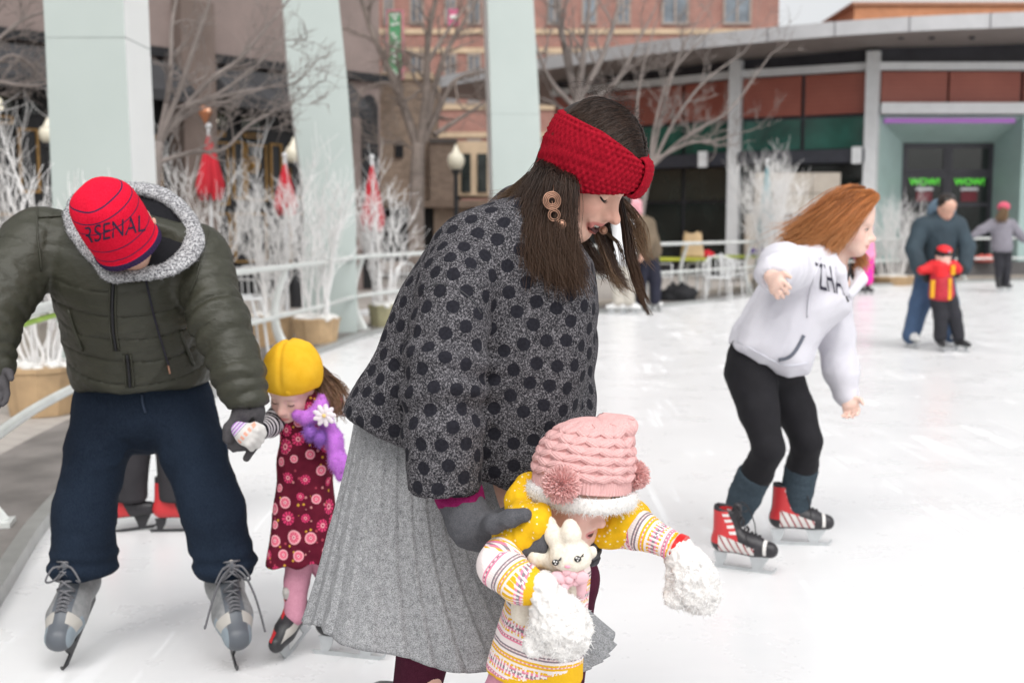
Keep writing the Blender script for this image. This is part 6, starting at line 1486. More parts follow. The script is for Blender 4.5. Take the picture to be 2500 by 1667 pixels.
# jeans
def denim():
    t = NT('dark_denim'); c = t.ramp(t.noise(4, 5, .6), [(.3, (.006, .011, .022)), (.7, (.013, .023, .042))]); tw = t.noise(420, 2, .7, t.mapping(t.co(), (1, 1, .25))); t.col(t.mix(.35, c, t.ramp(tw, [(.4, (.004, .007, .014)), (.6, (.020, .030, .046))]))); t.set(Roughness=.9, Specular_IOR_Level=.15); t.bump(tw, .3, .0015); return t.m
m_denim = denim()
S_ = Sdf(); S_.econe(D(326, 850, 3.46), D(328, 935, 3.47), (.190, .135), (.192, .14), (1, 0, 0), .03)
S_.chain([(D(248, 930, 3.45), .102), (D(222, 1031, 3.40), .088), (D(195, 1172, 3.37), .084), (D(190, 1300, 3.37), .094)], .025); S_.chain([(D(410, 930, 3.45), .101), (D(442, 1031, 3.40), .089), (D(490, 1172, 3.36), .086), (D(513, 1290, 3.36), .088)], .025)
S_.half(D(192, 1316, 3.37), nrm((0, 0, -1)), .015)
V, F = S_.mesh(.0075, 2); N = vnormals(V, F); zk, zl = D(200, 1130, 3.4)[2], D(200, 1300, 3.42)[2]; lw_ = np.exp(-((V[:, 2] - zl - .03) / .045) ** 2) + .35 * np.exp(-((V[:, 2] - zk) / .08) ** 2) + .45 * np.exp(-((V[:, 2] - D(300, 950, 3.4)[2]) / .06) ** 2)
V = folds(V, N, .0055 + .005 * np.clip(lw_, 0, 1), 10, (1, .2, .25), .45, 1.1, 1.2); N = vnormals(V, F); V = V + N * (.0045 * np.exp(-((V[:, 2] - zl - .035) / .04) ** 2) * np.sin((V[:, 2]) * 120 + 2.5 * vnoise(V, 9)))[:, None]; N = vnormals(V, F); V = folds(V, N, .002, 26, (1, 0, 0), .6)
jn = mk('jeans', V, F, m_denim, ma); bn = bvh(V, F)
m_stitch = pm('denim_seam', (.03, .045, .075), .9)
surf_tube(bn, [(326, 905), (328, 925), (335, 948)], .0035, 'fly_seam', m_stitch, jn); surf_tube(bn, [(480, 870), (505, 950), (520, 1040)], .0022, 'side_seam', m_stitch, jn)
skate(ma, (D(190, 1430, 3.41)[0], 3.41, .06), R(-88), 'grey', 1.10, R(23), top=.225, dark=True, h=.005, label='grey hockey style skate tipped onto its toe'); skate(ma, (D(518, 1430, 3.39)[0], 3.39, .06), R(-66), 'grey', 1.10, R(22), top=.225, dark=True, loops=True, h=.005, label='grey skate with long loose grey laces')
# gloves
hz7 = lambda x, y, dY=0.: D(470.4 + .12 * x, 903.2 + .12 * y, 3.09 + dY)
m_mgl = heather_mat('charcoal_fleece', (.055, .053, .057), (.095, .09, .095), 400); m_gblk = pm('glove_black', (.012, .012, .013), .6)
S_ = Sdf(); S_.cone(hz7(830, 180, .01), hz7(840, 330), .040, .038, .02); S_.econe(hz7(840, 330), hz7(760, 760), (.042, .026), (.046, .022), (1, 0, .2), .02)
S_.chain([(hz7(640, 520, -.01), .022), (hz7(500, 680, -.015), .0185), (hz7(455, 860, -.02), .0155)], .012)
for k, (x0, y0, x1, y1, x2, y2) in enumerate(((900, 760, 960, 980, 800, 1240), (800, 800, 830, 980, 680, 1040), (720, 820, 740, 1000, 560, 1060), (640, 800, 640, 960, 500, 1010))):
    S_.chain([(hz7(x0, y0, -.0), .0125), (hz7(x1, y1, -.0 - .003 * k), .0120), (hz7(x2, y2, -.012), .0100)], .005)
gl, Vg, Fg = cloth('glove', S_, .0036, m_mgl, ma, [(.0015, 40)])
b = MB(); b.tube([hz7(840, 250, -.036), hz7(870, 420, -.032), hz7(900, 560, -.03)], [.006, .010, .012], 8, flat=((1, 0, 0), (1, .35))); b.build('glove_stripe', m_gblk, gl, True, 180); b = MB(); b.ell(hz7(370, 875, -.02), .0035, 10); b.build('glove_toggle', pm('toggle_red', (.6, .01, .02), .4), gl, True)
S_ = Sdf(); w_ = D(-18, 838, 3.0); hand(S_, w_, D(-8, 890, 2.97), np.array([.1, -.3, -1]), (1, -.3, 0), 1.0, .4); S_.cone(D(-20, 815, 3.0), w_, .042, .034, .02); cloth('glove', S_, .0045, m_mgl, ma)
# ------------------------------------------------------------------ girl in the yellow hat
YG = 3.38
gz = lambda x, y, dY=0.: D(564.5 + .5203 * x, 752.7 + .5203 * y, YG + dY); gu = .5203 * K * YG / FPX
gi = thing('person', 'small girl in yellow hat with bow, flowered burgundy dress and purple fur scarf', 'person', (gz(230, 1400)[0], YG, 0))
uG = nrm((-.05, -.42, .9)); fG = np.array([-.30, -.75, -.45]); fG = nrm(fG - uG * (fG @ uG)); MG = np.stack([fG, uG, np.cross(fG, uG)], 1)
hG = Head(gz(208, 258, -.02), MG, .80, 1.0, 0.)
nG = gz(270, 350, .02); S_ = Sdf(); S_.cone(nG, gz(265, 620), .05, .06, .04).cone(gz(265, 620), gz(250, 800), .06, .06, .03)
agR = [gz(165, 360, -.0), gz(110, 430, -.05), gz(60, 455, -.13)]; agL = [gz(390, 330, .04), gz(450, 340, .08), gz(540, 380, .14)]
for ch in (agR, agL): S_.cone(nG, ch[0], .03, .024, .02); S_.chain([(p, .020) for p in ch], .01)
lgG = [(gz(225, 1120, -.01), gz(215, 1270, -.03)), (gz(390, 1120, .04), G(822 * K, 1512 * K) + np.array([-.06, .02, .17]))]
for a, c in lgG: S_.cone(gz(250, 820), a, .05, .03, .02).cone(a, c, .03, .022, .01)
make_body(gi, S_, hG, nG, .008, .0028, m_skinT, .045, (hG.p(0, .035), MG[:, 1] - MG[:, 0] * .25))
hG.features(gi, m_hairT, closed=True)
for i, (a, c) in enumerate(lgG):
    S_ = Sdf(); S_.cone(gz(260, 900), a, .055, .038, .02).cone(a, c, .038, .031, .01); cloth('tights', S_, .006, m_tights, gi)
# dress with flower print
def flowers():
    t = NT('flower_print'); s = t.new('SeparateXYZ'); t.lk(t.attr('fl', 'Vector'), s.inputs[0]); x, y, rr = s.outputs; d = t.attr('fd'); rnd = t.attr('fr')
    ang = t.math('ARCTAN2', y, x); R0 = t.math('ADD', .011, t.math('MULTIPLY', rnd, .014)); q = t.math('DIVIDE', d, R0)
    pet = t.math('ABSOLUTE', t.math('SINE', t.math('MULTIPLY', ang, 5.0)))
    base = t.ramp(t.noise(30, 3), [(.3, (.085, .006, .018)), (.7, (.13, .010, .026))])
    v = t.voro(62, out=0); vc = t.voro(62, out=1); sv = t.new('SeparateColor'); t.lk(vc, sv.inputs[0])
    base = t.mix(t.math('MULTIPLY', t.math('LESS_THAN', v, .26), t.math('GREATER_THAN', sv.outputs[0], .45)), base, t.ramp(sv.outputs[1], [(0, (.55, .30, .04)), (.5, (.36, .05, .08)), (.8, (.5, .2, .2))], 'CONSTANT'))
    pk, lp = (.62, .045, .14), (.74, .32, .36)
    fa = t.mix(t.math('GREATER_THAN', pet, .45), base, pk); fa = t.mix(t.math('LESS_THAN', q, .40), fa, lp); fa = t.mix(t.math('LESS_THAN', q, .2), fa, (.25, .01, .04))
    fb = t.mix(t.math('LESS_THAN', q, .72), lp, t.mix(t.math('GREATER_THAN', pet, .6), pk, (.70, .2, .26))); fb = t.mix(t.math('LESS_THAN', q, .30), fb, (.72, .42, .44)); fb = t.mix(t.math('LESS_THAN', q, .12), fb, (.3, .01, .04))
    f = t.mix(t.math('GREATER_THAN', t.math('FRACT', t.math('MULTIPLY', rnd, 7.3)), .5), fa, fb)
    t.col(t.mix(t.math('LESS_THAN', q, 1.0), base, f)); t.set(Roughness=.9, Specular_IOR_Level=.15); t.bump(t.noise(300, 2), .25, .001); return t.m
S_ = Sdf(); S_.econe(gz(255, 330, .0), gz(262, 590), (.072, .055), (.076, .06), (1, 0, 0), .03).econe(gz(262, 590), gz(250, 1070), (.076, .06), (.116, .095), (1, 0, 0), .04); S_.cone(gz(175, 350), gz(380, 325, .03), .036, .036, .03); S_.half(gz(250, 1022), nrm((.10, 0, -1)), .006)
V, F = S_.mesh(.0050, 2); N = vnormals(V, F); lo_ = np.clip((gz(0, 560)[2] - V[:, 2]) / .3, 0, 1); an = np.arctan2(V[:, 1] - YG, V[:, 0] - gz(255, 0)[0]); V = V + N * (.006 * lo_ * np.sin(an * 7 + 1))[:, None]; V = folds(V, vnormals(V, F), .0035, 13, (0, 0, 1), .4); N = vnormals(V, F)
cs, ix, dd = hexdots(V, .047, 9, .35); c = V[cs][ix]; nn_ = N[cs][ix]; rg = np.random.RandomState(2); u = np.cross(nn_, [.2, .1, 1.0]); u /= np.linalg.norm(u, axis=1)[:, None]; v = np.cross(nn_, u); dv = V - c
dress = mk('dress', V, F, flowers(), gi, True, {'fl': np.stack([(dv * u).sum(1), (dv * v).sum(1), 0 * dd], 1), 'fd': dd, 'fr': rg.rand(len(cs))[ix]})
t = NT('striped_jersey'); t.col(t.mix(t.math('GREATER_THAN', t.math('FRACT', t.math('MULTIPLY', t.attr('st'), 62.0)), .5), (.015, .014, .02), (.62, .60, .62))); t.set(Roughness=.9, Specular_IOR_Level=.1); m_str = t.m
for ch in (agR, agL):
    S_ = Sdf(); S_.chain([(ch[0], .036), (ch[1], .031), (ch[2], .026)], .02); cloth('sleeve', S_, .0045, m_str, gi, [(.002, 30)], None, lambda V, ch=ch: {'st': chain_t(V, ch)[0]})
# yellow hat
m_yel = NT('yellow_felt'); m_yel.col(m_yel.ramp(m_yel.noise(18, 4, .6), [(.3, (.66, .36, .014)), (.7, (.74, .43, .03))])); m_yel.set(Roughness=.85, Specular_IOR_Level=.15); m_yel.bump(m_yel.noise(260, 3), .25, .001); m_yel = m_yel.m
A_h = MG; S_ = Sdf(); S_.ell(hG.p(-.012, .050), np.array([.094, .088, .090]) * .93, A_h, .02); S_.cone(hG.p(-.035, .10), hG.p(-.0, .125), .055, .038, .05); S_.cone(hG.p(-.01, .05), hG.p(-.01, .0), .082, .078, .03); S_.half(hG.p(.0, .010), -(MG[:, 1] - MG[:, 0] * .12), .008)
V, F = S_.mesh(.0042, 2); q = hG.loc(V); N = vnormals(V, F); V = V - N * (.006 * np.exp(-((q[:, 2] + .25 * q[:, 0] - .012) / .010) ** 2) * np.clip((q[:, 1] - .04) / .04, 0, 1))[:, None]; V = folds(V, vnormals(V, F), .003, 16)
yh = mk('hat', V, F, m_yel, gi)
S_ = Sdf(); bw = hG.p(.083, .034, .004); sG = MG[:, 2]
for sg in (-1, 1): S_.cone(bw, bw + sG * sg * .030 + MG[:, 1] * .004, .008, .0155, .006)
S_.ell(bw + MG[:, 0] * .006, (.010, .010, .011), None, .004); cloth('bow', S_, .003, m_yel, yh, [(.002, 50)])
m_hairG = hair_mat('light_brown_hair', (.05, .025, .013), (.13, .065, .033), (.25, .14, .08))
H0 = lambda x, y, d=0.: gz(x, y, d)
guided_hair('hair', [([H0(310, 180, .03), H0(350, 240, .02), H0(390, 310, .0), H0(405, 400, -.0)], .020, 3), ([H0(305, 200, .0), H0(340, 270, -.02), H0(370, 330, -.04), H0(395, 380, -.05)], .018, 3), ([H0(310, 160, .06), H0(370, 220, .06), H0(420, 270, .05), H0(430, 360, .03)], .016, 2)], 700, m_hairG, gi, .0011, 4, 12, .01, .006)
# purple fur scarf, pompoms, flower
t = NT('purple_fur'); fur_shader(t, t.ramp(t.attr('rnd'), [(0, (.50, .19, .62)), (1, (.74, .40, .80))])); m_pf = t.m; m_pfb = pm('purple_base', (.48, .15, .60), .9)
S_ = Sdf(); S_.chain([(gz(225, 385, -.075), .014), (gz(275, 400, -.085), .017), (gz(325, 365, -.075), .019), (gz(345, 300, -.02), .02)], .02).chain([(gz(345, 400, -.08), .019), (gz(388, 490, -.08), .024), (gz(408, 590, -.085), .022), (gz(425, 650, -.085), .017)], .02)
sf, V, F = cloth('scarf', S_, .005, m_pfb, gi, [(.004, 20)]); fur('scarf_fur', V, vnormals(V, F), 6000, .0055, .0009, m_pf, sf, 3, 1.0, .4)
def ball(c, r, mat, base, par, n, seed):
    b = MB(); b.ell(c, r * .8, 14); o = b.build('pompom', base, par, True, 180); V = np.array(b.V); N = (V - c) / np.linalg.norm(V - c, axis=1)[:, None]; fur('pompom_fur', V, N, n, r * .4, .0009, mat, o, seed, .8, .2)
m_pd = pm('violet_wool', (.30, .12, .50), .9); t = NT('violet_fur'); fur_shader(t, t.ramp(t.attr('rnd'), [(0, (.28, .12, .48)), (1, (.45, .22, .66))])); m_vf = t.m
ball(gz(285, 462, -.115), .024, m_vf, m_pd, sf, 900, 5); ball(gz(326, 486, -.115), .023, m_vf, m_pd, sf, 900, 6)
B_ = MB(); fc = gz(348, 385, -.122)
for lay, (nn2, r1) in enumerate(((9, .022), (7, .014))):
    for k in range(nn2):
        a = 2 * math.pi * k / nn2 + lay * .3; d = np.array([math.cos(a), -.25 - .2 * lay, math.sin(a)]); B_.ell(fc + d * r1, np.array([.008, .003, .013]), 8, np.stack([nrm((-math.sin(a), 0, math.cos(a))), [0, 1, 0], nrm((math.cos(a), 0, math.sin(a)))], 1))
fl = B_.build('flower', pm('petal_white', (.74, .66, .70), .8, .1, 40), sf, True, 180); B_ = MB(); B_.ell(fc + (0, -.012, 0), (.006, .004, .006), 10); B_.build('flower_centre', pm('petal_yellow', (.7, .5, .2), .8), fl, True)
# glove holding the man's fingers
S_ = Sdf(); wg = hz7(1010, 560, -.045); S_.ell(hz7(820, 790, -.055), (.034, .022, .030), None, .01); S_.cone(hz7(660, 690, -.045), hz7(800, 780, -.055), .022, .030, .01)
for (x0, y0, x1, y1) in ((960, 680, 1110, 800), (930, 780, 1080, 900), (880, 870, 1010, 1000), (800, 930, 900, 1050)): S_.chain([(hz7(x0 - 60, y0 - 20, -.065), .0115), (hz7(x0 + 40, y0 + 30, -.072), .0115), (hz7(x1, y1, -.058), .0095)], .004)
S_.chain([(hz7(960, 620, -.05), .012), (hz7(1080, 680, -.055), .011), (hz7(1130, 760, -.05), .009)], .005)
t = NT('patterned_glove'); s = t.new('SeparateXYZ'); t.lk(t.attr('gl', 'Vector'), s.inputs[0]); x, y, z = s.outputs; w = t.math('ADD', t.math('MULTIPLY', x, .75), t.math('MULTIPLY', y, .66))
c = t.mix(t.math('MULTIPLY', t.math('MULTIPLY', t.math('GREATER_THAN', w, .0), t.math('LESS_THAN', w, .012)), t.math('GREATER_THAN', t.math('FRACT', t.math('MULTIPLY', t.math('SUBTRACT', x, y), 50)), .45)), (.58, .56, .54), (.72, .34, .25))
st = t.math('FRACT', t.math('MULTIPLY', w, 120)); c = t.mix(t.math('LESS_THAN', w, -.012), c, t.ramp(st, [(0, (.6, .58, .64)), (.4, (.10, .08, .22)), (.6, (.5, .25, .6))], 'CONSTANT')); t.col(c); t.set(Roughness=.95, Specular_IOR_Level=.1); t.bump(t.noise(300, 3), .3, .001)
o_ = hz7(760, 760, -.05); cloth('glove', S_, .0030, t.m, gi, None, None, lambda V: {'gl': np.stack([V[:, 0] - o_[0], -(V[:, 2] - o_[2]), 0 * V[:, 0]], 1)})
skate(gi, (gz(225, 1400)[0], YG + .02, .015), R(-108), 'kid', .74, R(16), h=.005, top=.25, laces=False, label='black skate with red and grey straps'); 
skate(gi, G(822 * K, 1512 * K) + np.array([-.05, .02, 0]), R(-15), 'black', .80, 0, laces=False)

# ------------------------------------------------------------------ red haired skater
YR = 4.42
rz = lambda x, y, dY=0.: D(1552.4 + .36 * x, 404.5 + .36 * y, YR + dY); rl = lambda x, y, dY=0.: D(1552.4 + .36 * x, 799.7 + .36 * y, YR + dY); ru = .36 * K * YR / FPX
re = thing('person', 'red haired skater in white hooded sweatshirt and black leggings leaning forward', 'person', (rl(600, 1300)[0], YR, 0))
hR = Head(rz(1090, 290), headM(R(28), R(10), R(-4)), 1.0, .25, 0.)
m_skinR = skin_mat('skin_pale', (.72, .50, .42), (.56, .22, .20), (.72, .34, .28)); nR_ = rz(1000, 600, .02)
hpR = rl(520, 60, .04); S_ = Sdf(); S_.cone(nR_, rz(1035, 700, -.02), .05, .048, .03); S_.cone(nR_, rz(880, 700), .05, .10, .04).cone(rz(880, 700), hpR, .10, .075, .05)
raN = [rz(790, 560, -.13), rz(660, 545, -.30), rz(610, 640, -.44)]; raF = [rz(985, 700, .14), rz(1000, 1020, .10), rz(1075, 1370, .06)]
for ch in (raN, raF): S_.cone(rz(900, 640), ch[0], .06, .045, .03); S_.chain([(ch[0], .043), (ch[1], .037), (ch[2], .027)], .02)
hand(S_, raN[2], rz(640, 700, -.50), np.array([.5, -.2, -.5]), (.4, -.6, .5), .92, 1.15, palmdir=(.5, .5, -.5)); hand(S_, rz(1090, 1400, .05), rz(1115, 1465, .02), np.array([.1, -.1, -1]), (.8, -.5, .2), .92, .75, palmdir=(-.6, -.6, 0))
rN = [rl(480, 170, -.02), rl(560, 640, -.12), rl(400, 1060, .02)]; rF = [rl(640, 200, .10), rl(830, 600, .05), rl(770, 1030, .14)]
for ch in (rN, rF): S_.cone(hpR, ch[0], .07, .065, .03); S_.chain([(ch[0], .068), (ch[1], .040), (ch[2], .028)], .02)
_, hV, hN = make_body(re, S_, hR, nR_, .0065, .0030, m_skinR, .05)
m_ginger = hair_mat('copper_hair', (.20, .06, .016), (.46, .17, .05), (.62, .31, .13)); hR.features(re, hair_mat('copper_brow', (.30, .14, .07), (.4, .2, .1), (.4, .2, .1)), closed=False, iris=(.12, .14, .15), brow=.0016, lw=.0010)
# sweatshirt
def sweat():
    t = NT('white_sweatshirt'); t.col(t.ramp(t.noise(6, 4), [(.3, (.565, .555, .605)), (.7, (.63, .62, .665))])); t.set(Roughness=.9, Specular_IOR_Level=.1); t.bump(t.noise(200, 3), .15, .002); return t.m
m_sw = sweat(); P2 = lambda x, y: (lambda q: (q[0], q[2]))(rz(x, y))
S_ = Sdf(); S_.poly([P2(*q) for q in [(840, 490), (725, 535), (625, 640), (520, 800), (420, 960), (368, 1080), (500, 1180), (680, 1265), (815, 1245), (858, 1090), (920, 990), (1085, 860), (1112, 700), (1050, 560), (960, 490)]], YR + .02, .155, .095, .04)
S_.chain([(rz(800, 590, -.11), .080), (rz(680, 580, -.26), .076), (rz(622, 625, -.40), .058)], .05); S_.ell(rz(626, 690, -.47), (.062, .07, .055), None, .006, -1)
S_.chain([(rz(985, 720, .13), .078), (rz(1015, 1000, .10), .062), (rz(1050, 1230, .08), .056), (rz(1092, 1400, .06), .042)], .04)
S_.chain([(rz(860, 500, .02), .05), (rz(900, 520, -.09), .045), (rz(980, 640, -.12), .03)], .03); S_.cone(rz(1015, 530, .0), rz(1085, 720, -.09), .058, .040, .01, -1)
S_.half(rz(500, 1205), nrm(np.cross([0, 1, 0], rz(700, 1262) - rz(370, 1085))), .012)
V, F = S_.mesh(.0075, 2); N = vnormals(V, F); V = folds(V, N, .010, 6.5, (.6, 0, 1), .4, 3.1); N = vnormals(V, F); V = folds(V, N, .0045, 15, (.5, 0, 1), .5)
sw = mk('sweatshirt', V, F, m_sw, re); bs = bvh(V, F); rzd = lambda x, y: (1552.4 + .36 * x, 404.5 + .36 * y)
m_swd = pm('grey_piping', (.12, .13, .16), .8)
surf_tube(bs, [rzd(815, 1015), rzd(770, 1100), rzd(720, 1155), rzd(655, 1170)], .007, 'pocket_opening', m_swd, sw); surf_tube(bs, [rzd(925, 520), rzd(880, 640), rzd(850, 760), rzd(838, 900)], .003, 'shoulder_seam', m_sw, sw); surf_tube(bs, [rzd(390, 1050), rzd(520, 1120), rzd(690, 1205), rzd(840, 1190)], .004, 'rib_seam', pm('pale_seam', (.55, .55, .60), .9), sw)
Vt, Ft = vtext('ZHAV', .105, ext=.0); Vq = [on_surf(bs, *rzd(1005 + v[0] / ru * .46 - v[1] / ru * .28, 672 - v[1] / ru * 1.45 + v[0] / ru * .12), .003) for v in Vt]; ok = [p is not None for p in Vq]
b = MB(); b.add([p if p is not None else np.zeros(3) for p in Vq], [f for f in Ft if all(ok[i] for i in f)]); b.build('lettering', pm('print_black', (.025, .022, .04), .8), sw)
# open collar flap with dark zip
S_ = Sdf(); S_.chain([(rz(985, 500, -.10), .020), (rz(1040, 620, -.13), .026), (rz(1075, 740, -.12), .018)], .01); cloth('collar', S_, .005, m_sw, sw, [(.003, 25)])
S_ = Sdf(); S_.chain([(rz(1165, 600, .0), .016), (rz(1180, 660, -.03), .024), (rz(1110, 755, -.10), .016)], .01); cloth('collar', S_, .005, m_sw, sw, [(.003, 25)])
b = MB(); b.tube(catmull([rz(1115, 560, -.02), rz(1095, 660, -.07), rz(1075, 740, -.125), rz(1100, 800, -.12)], 5), .0045, 6); b.build('zip', m_zip, sw, True, 180)
m_leg = pm('black_leggings', (.010, .0095, .012), .8, .2, 20, .15, 200, spec=.25)
S_ = Sdf(); S_.cone(rl(500, 60, .03), rl(640, 120, .05), .105, .095, .05)
S_.chain([(rl(478, 160, -.0), .103), (rl(530, 400, -.08), .075), (rl(592, 640, -.13), .058), (rl(520, 790, -.05), .060), (rl(480, 860, -.02), .052)], .02); S_.chain([(rl(650, 180, .09), .100), (rl(765, 400, .06), .075), (rl(835, 590, .03), .059), (rl(808, 740, .10), .060), (rl(795, 810, .12), .052)], .02)
cloth('leggings', S_, .007, m_leg, re, [(.0025, 12, (.3, 0, 1), .4)])
m_sock = heather_mat('slate_knit_sock', (.030, .045, .058), (.060, .080, .098), 260, .5)
for ch in ([(rl(500, 810, -.04), .068), (rl(445, 930, .0), .064), (rl(395, 1050, .03), .056)], [(rl(800, 770, .11), .067), (rl(778, 890, .13), .062), (rl(762, 1020, .15), .056)]): 
    S_ = Sdf(); S_.chain(ch, .015); ax = nrm(ch[0][0] - ch[2][0]); S_.half(ch[0][0] + ax * .012, ax, .004); cloth('sock', S_, .006, m_sock, re, [(.0025, 30, (1, 0, 0), .4)])
oN = rl(390, 1400, .0); oF = rl(780, 1370, .13)
skate(re, (G((1552 + .36 * 335) * K, (799.7 + .36 * 1340) * K)[0], G(1, (799.7 + .36 * 1420) * K)[1] + .02, 0), R(-27), 'red', .88, 0, R(6), top=.27, loops=True, label='red and black skate with white stripes, heel turned away'); skate(re, (G((1552 + .36 * 742) * K, 1)[0] if False else rl(745, 1200, .12)[0], YR + .13, 0), R(-6), 'red', .90, 0, 0, top=.27, loops=True)
# flowing hair
S_ = Sdf(); S_.ell(hR.p(-.016, .030), (.103, .099, .085), hR.M, .02); S_.chain([(hR.p(-.06, -.01), .07), (rz(940, 330, .0), .050), (rz(860, 400, .02), .034)], .04); S_.half(hR.p(.060, .035), hR.M @ np.array([.80, -.60, 0]), .01)
cap, Vc, Fc = cloth('hair', S_, .0055, m_ginger, re, [(.004, 30)], None, lambda V: {'rnd': .35 + .3 * vnoise(V, 30), 'along': np.zeros(len(V))})
q = lambda *a: [rz(x, y, d) for x, y, d in a]
gs = [(q((1190, 95, -.03), (1080, 110, -.06), (950, 230, -.06), (800, 350, -.03), (660, 470, .0)), .022, 6), (q((1240, 110, -.06), (1120, 150, -.09), (980, 280, -.10), (850, 400, -.08), (720, 480, -.05)), .022, 6), (q((1270, 125, -.07), (1170, 190, -.10), (1040, 320, -.115), (900, 430, -.10), (800, 500, -.08)), .020, 6),
      (q((1280, 135, -.07), (1200, 220, -.10), (1080, 340, -.11), (980, 440, -.115), (930, 500, -.11)), .016, 6), (q((1140, 80, .0), (1020, 130, .0), (900, 240, .02), (780, 340, .04), (690, 360, .05)), .022, 4), (q((1275, 120, -.05), (1190, 240, -.09), (1090, 370, -.105), (1000, 450, -.10), (960, 500, -.1)), .014, 4),
      (q((1150, 470, .06), (1180, 500, .03), (1185, 560, .0), (1170, 600, -.0)), .014, 1.6)]
guided_hair('flowing_hair', gs, 6000, m_ginger, re, .0012, 5, 15, .018, .014)
guided_hair('loose_strands', [(q((1000, 200, .0), (880, 260, .02), (800, 300, .03), (720, 320, .03)), .03, 2), (q((900, 280, .0), (800, 330, .02), (740, 350, .03), (690, 330, .03)), .025, 2), (q((900, 380, .0), (790, 390, .0), (720, 400, .0), (650, 470, .0)), .02, 2)], 260, m_ginger, re, .0008, 6, 10, .025, .012)

# ------------------------------------------------------------------ skaters in the background
def chainset(S_, chains, k=.03):
    for ch in chains: S_.chain(ch, k)
def figure(label, Y, J, cloths, hd, skin, h=.012, hairs=None, hands=True):
    """J: skin chains; cloths: list of (name, chains, material, cut planes); hd: Head"""
    x0 = J[0][0][0][0]; rt = thing('person', label, 'person', (x0, Y, 0)); S_ = Sdf(); chainset(S_, J); make_body(rt, S_, hd, np.asarray(J[0][0][0]), h, h * .45, skin)
    for name, chs, mat, cuts in cloths:
        S_ = Sdf(); chainset(S_, chs)
        for c in cuts: S_.half(*c)
        cloth(name, S_, h * .85, mat, rt, [(.006, 7, (0, 0, 1), .5), (.003, 16)])
    return rt
# man in dark blue with the child in red
YB = 12.1; bz = lambda x, y, d=0.: D(1975.7 + .27 * x, 404.5 + .27 * y, YB + d)
hB = Head(bz(735, 265, -.12), headM(R(82), R(32)), 1.04)
m_navy = pm('slate_jacket', (.030, .048, .062), .8, .2, 5, .3, 12, bd=.02); m_jblue = pm('mid_blue_denim', (.045, .080, .15), .9, .25, 5, .2, 30); m_blk2 = pm('black_trousers', (.022, .022, .028), .85, .2, 6)
sh = bz(680, 400); hp = bz(640, 830, .08)
J = [[(bz(720, 340, -.03), .06), (sh, .11), (hp, .11)], [(bz(520, 420), .06), (bz(450, 620, -.05), .05), (bz(530, 820, -.16), .04)], [(bz(840, 420), .06), (bz(920, 620, -.05), .05), (bz(870, 780, -.16), .04)], [(hp, .08), (bz(490, 1100), .06), (bz(430, 1370), .045)], [(hp, .08), (bz(750, 1100, .1), .06), (bz(770, 1360, .14), .045)]]
mb = figure('man in dark blue hooded jacket and jeans steering a child in red', YB, J, [
    ('jacket', [[(bz(580, 440), .125), (bz(785, 430), .125)], [(bz(680, 430), .165), (bz(655, 800, .06), .165)], [(bz(700, 340, .06), .12), (bz(720, 400), .13)], [(bz(525, 430), .10), (bz(455, 620, -.05), .082), (bz(500, 770, -.13), .075), (bz(545, 850, -.18), .06)], [(bz(825, 430), .10), (bz(912, 600, -.05), .08), (bz(885, 780, -.13), .075)]], m_navy, [(bz(650, 860), (0, 0, -1), .02)]),
    ('jeans', [[(bz(580, 830, .06), .13), (bz(510, 1080), .105), (bz(430, 1360), .085)], [(bz(680, 830, .08), .13), (bz(750, 1080, .1), .10), (bz(770, 1350, .14), .08)]], m_jblue, [])], hB, m_skinM)
S_ = Sdf(); S_.ell(hB.p(-.02, .045), (.102, .085, .088), hB.M, .02); S_.half(hB.p(.05, .03), hB.M @ np.array([.8, -.6, 0])); cloth('hair', S_, .007, m_hairM, mb, [(.006, 25)], None, lambda V: {'rnd': .5 + .4 * vnoise(V, 30), 'along': 0 * V[:, 0]})
S_ = Sdf(); S_.ell(bz(690, 300, .04), (.15, .12, .14), None, .02); S_.ell(bz(735, 270, -.08), (.13, .14, .15), None, .03, -1); S_.ell(bz(640, 270, -.06), (.03, .03, .055), None, .01); cloth('hood', S_, .01, pm('hood_light', (.10, .15, .20), .8), mb)
S_ = Sdf(); S_.cone(bz(560, 800, -.2), bz(575, 870, -.22), .06, .05, .02).cone(bz(860, 790, -.18), bz(820, 830, -.2), .055, .045, .02); cloth('glove', S_, .009, m_gblk, mb)
for (x, y, d) in ((425, 1440, 0), (770, 1430, .14)): skate(mb, (bz(x, y, d)[0], YB + d, 0), R(-80), 'white', 1., 0, h=.01, laces=False)
YC = 11.75; cz = lambda x, y, d=0.: D(1975.7 + .27 * x, 404.5 + .27 * y, YC + d)
hC = Head(cz(705, 690, -.03), headM(R(70), R(12)), .86, 1.)
J = [[(cz(700, 760), .05), (cz(690, 850), .07), (cz(700, 1050), .07)], [(cz(610, 790), .03), (cz(520, 800), .025)], [(cz(780, 790), .03), (cz(828, 795), .025)], [(cz(680, 1060), .05), (cz(690, 1320), .035)], [(cz(770, 1060), .05), (cz(835, 1340), .035)]]
m_redj = pm('red_snow_jacket', (.42, .02, .035), .6, .2, 6, .3, 20); m_redb = pm('bright_red', (.62, .015, .02), .6, .15, 6)
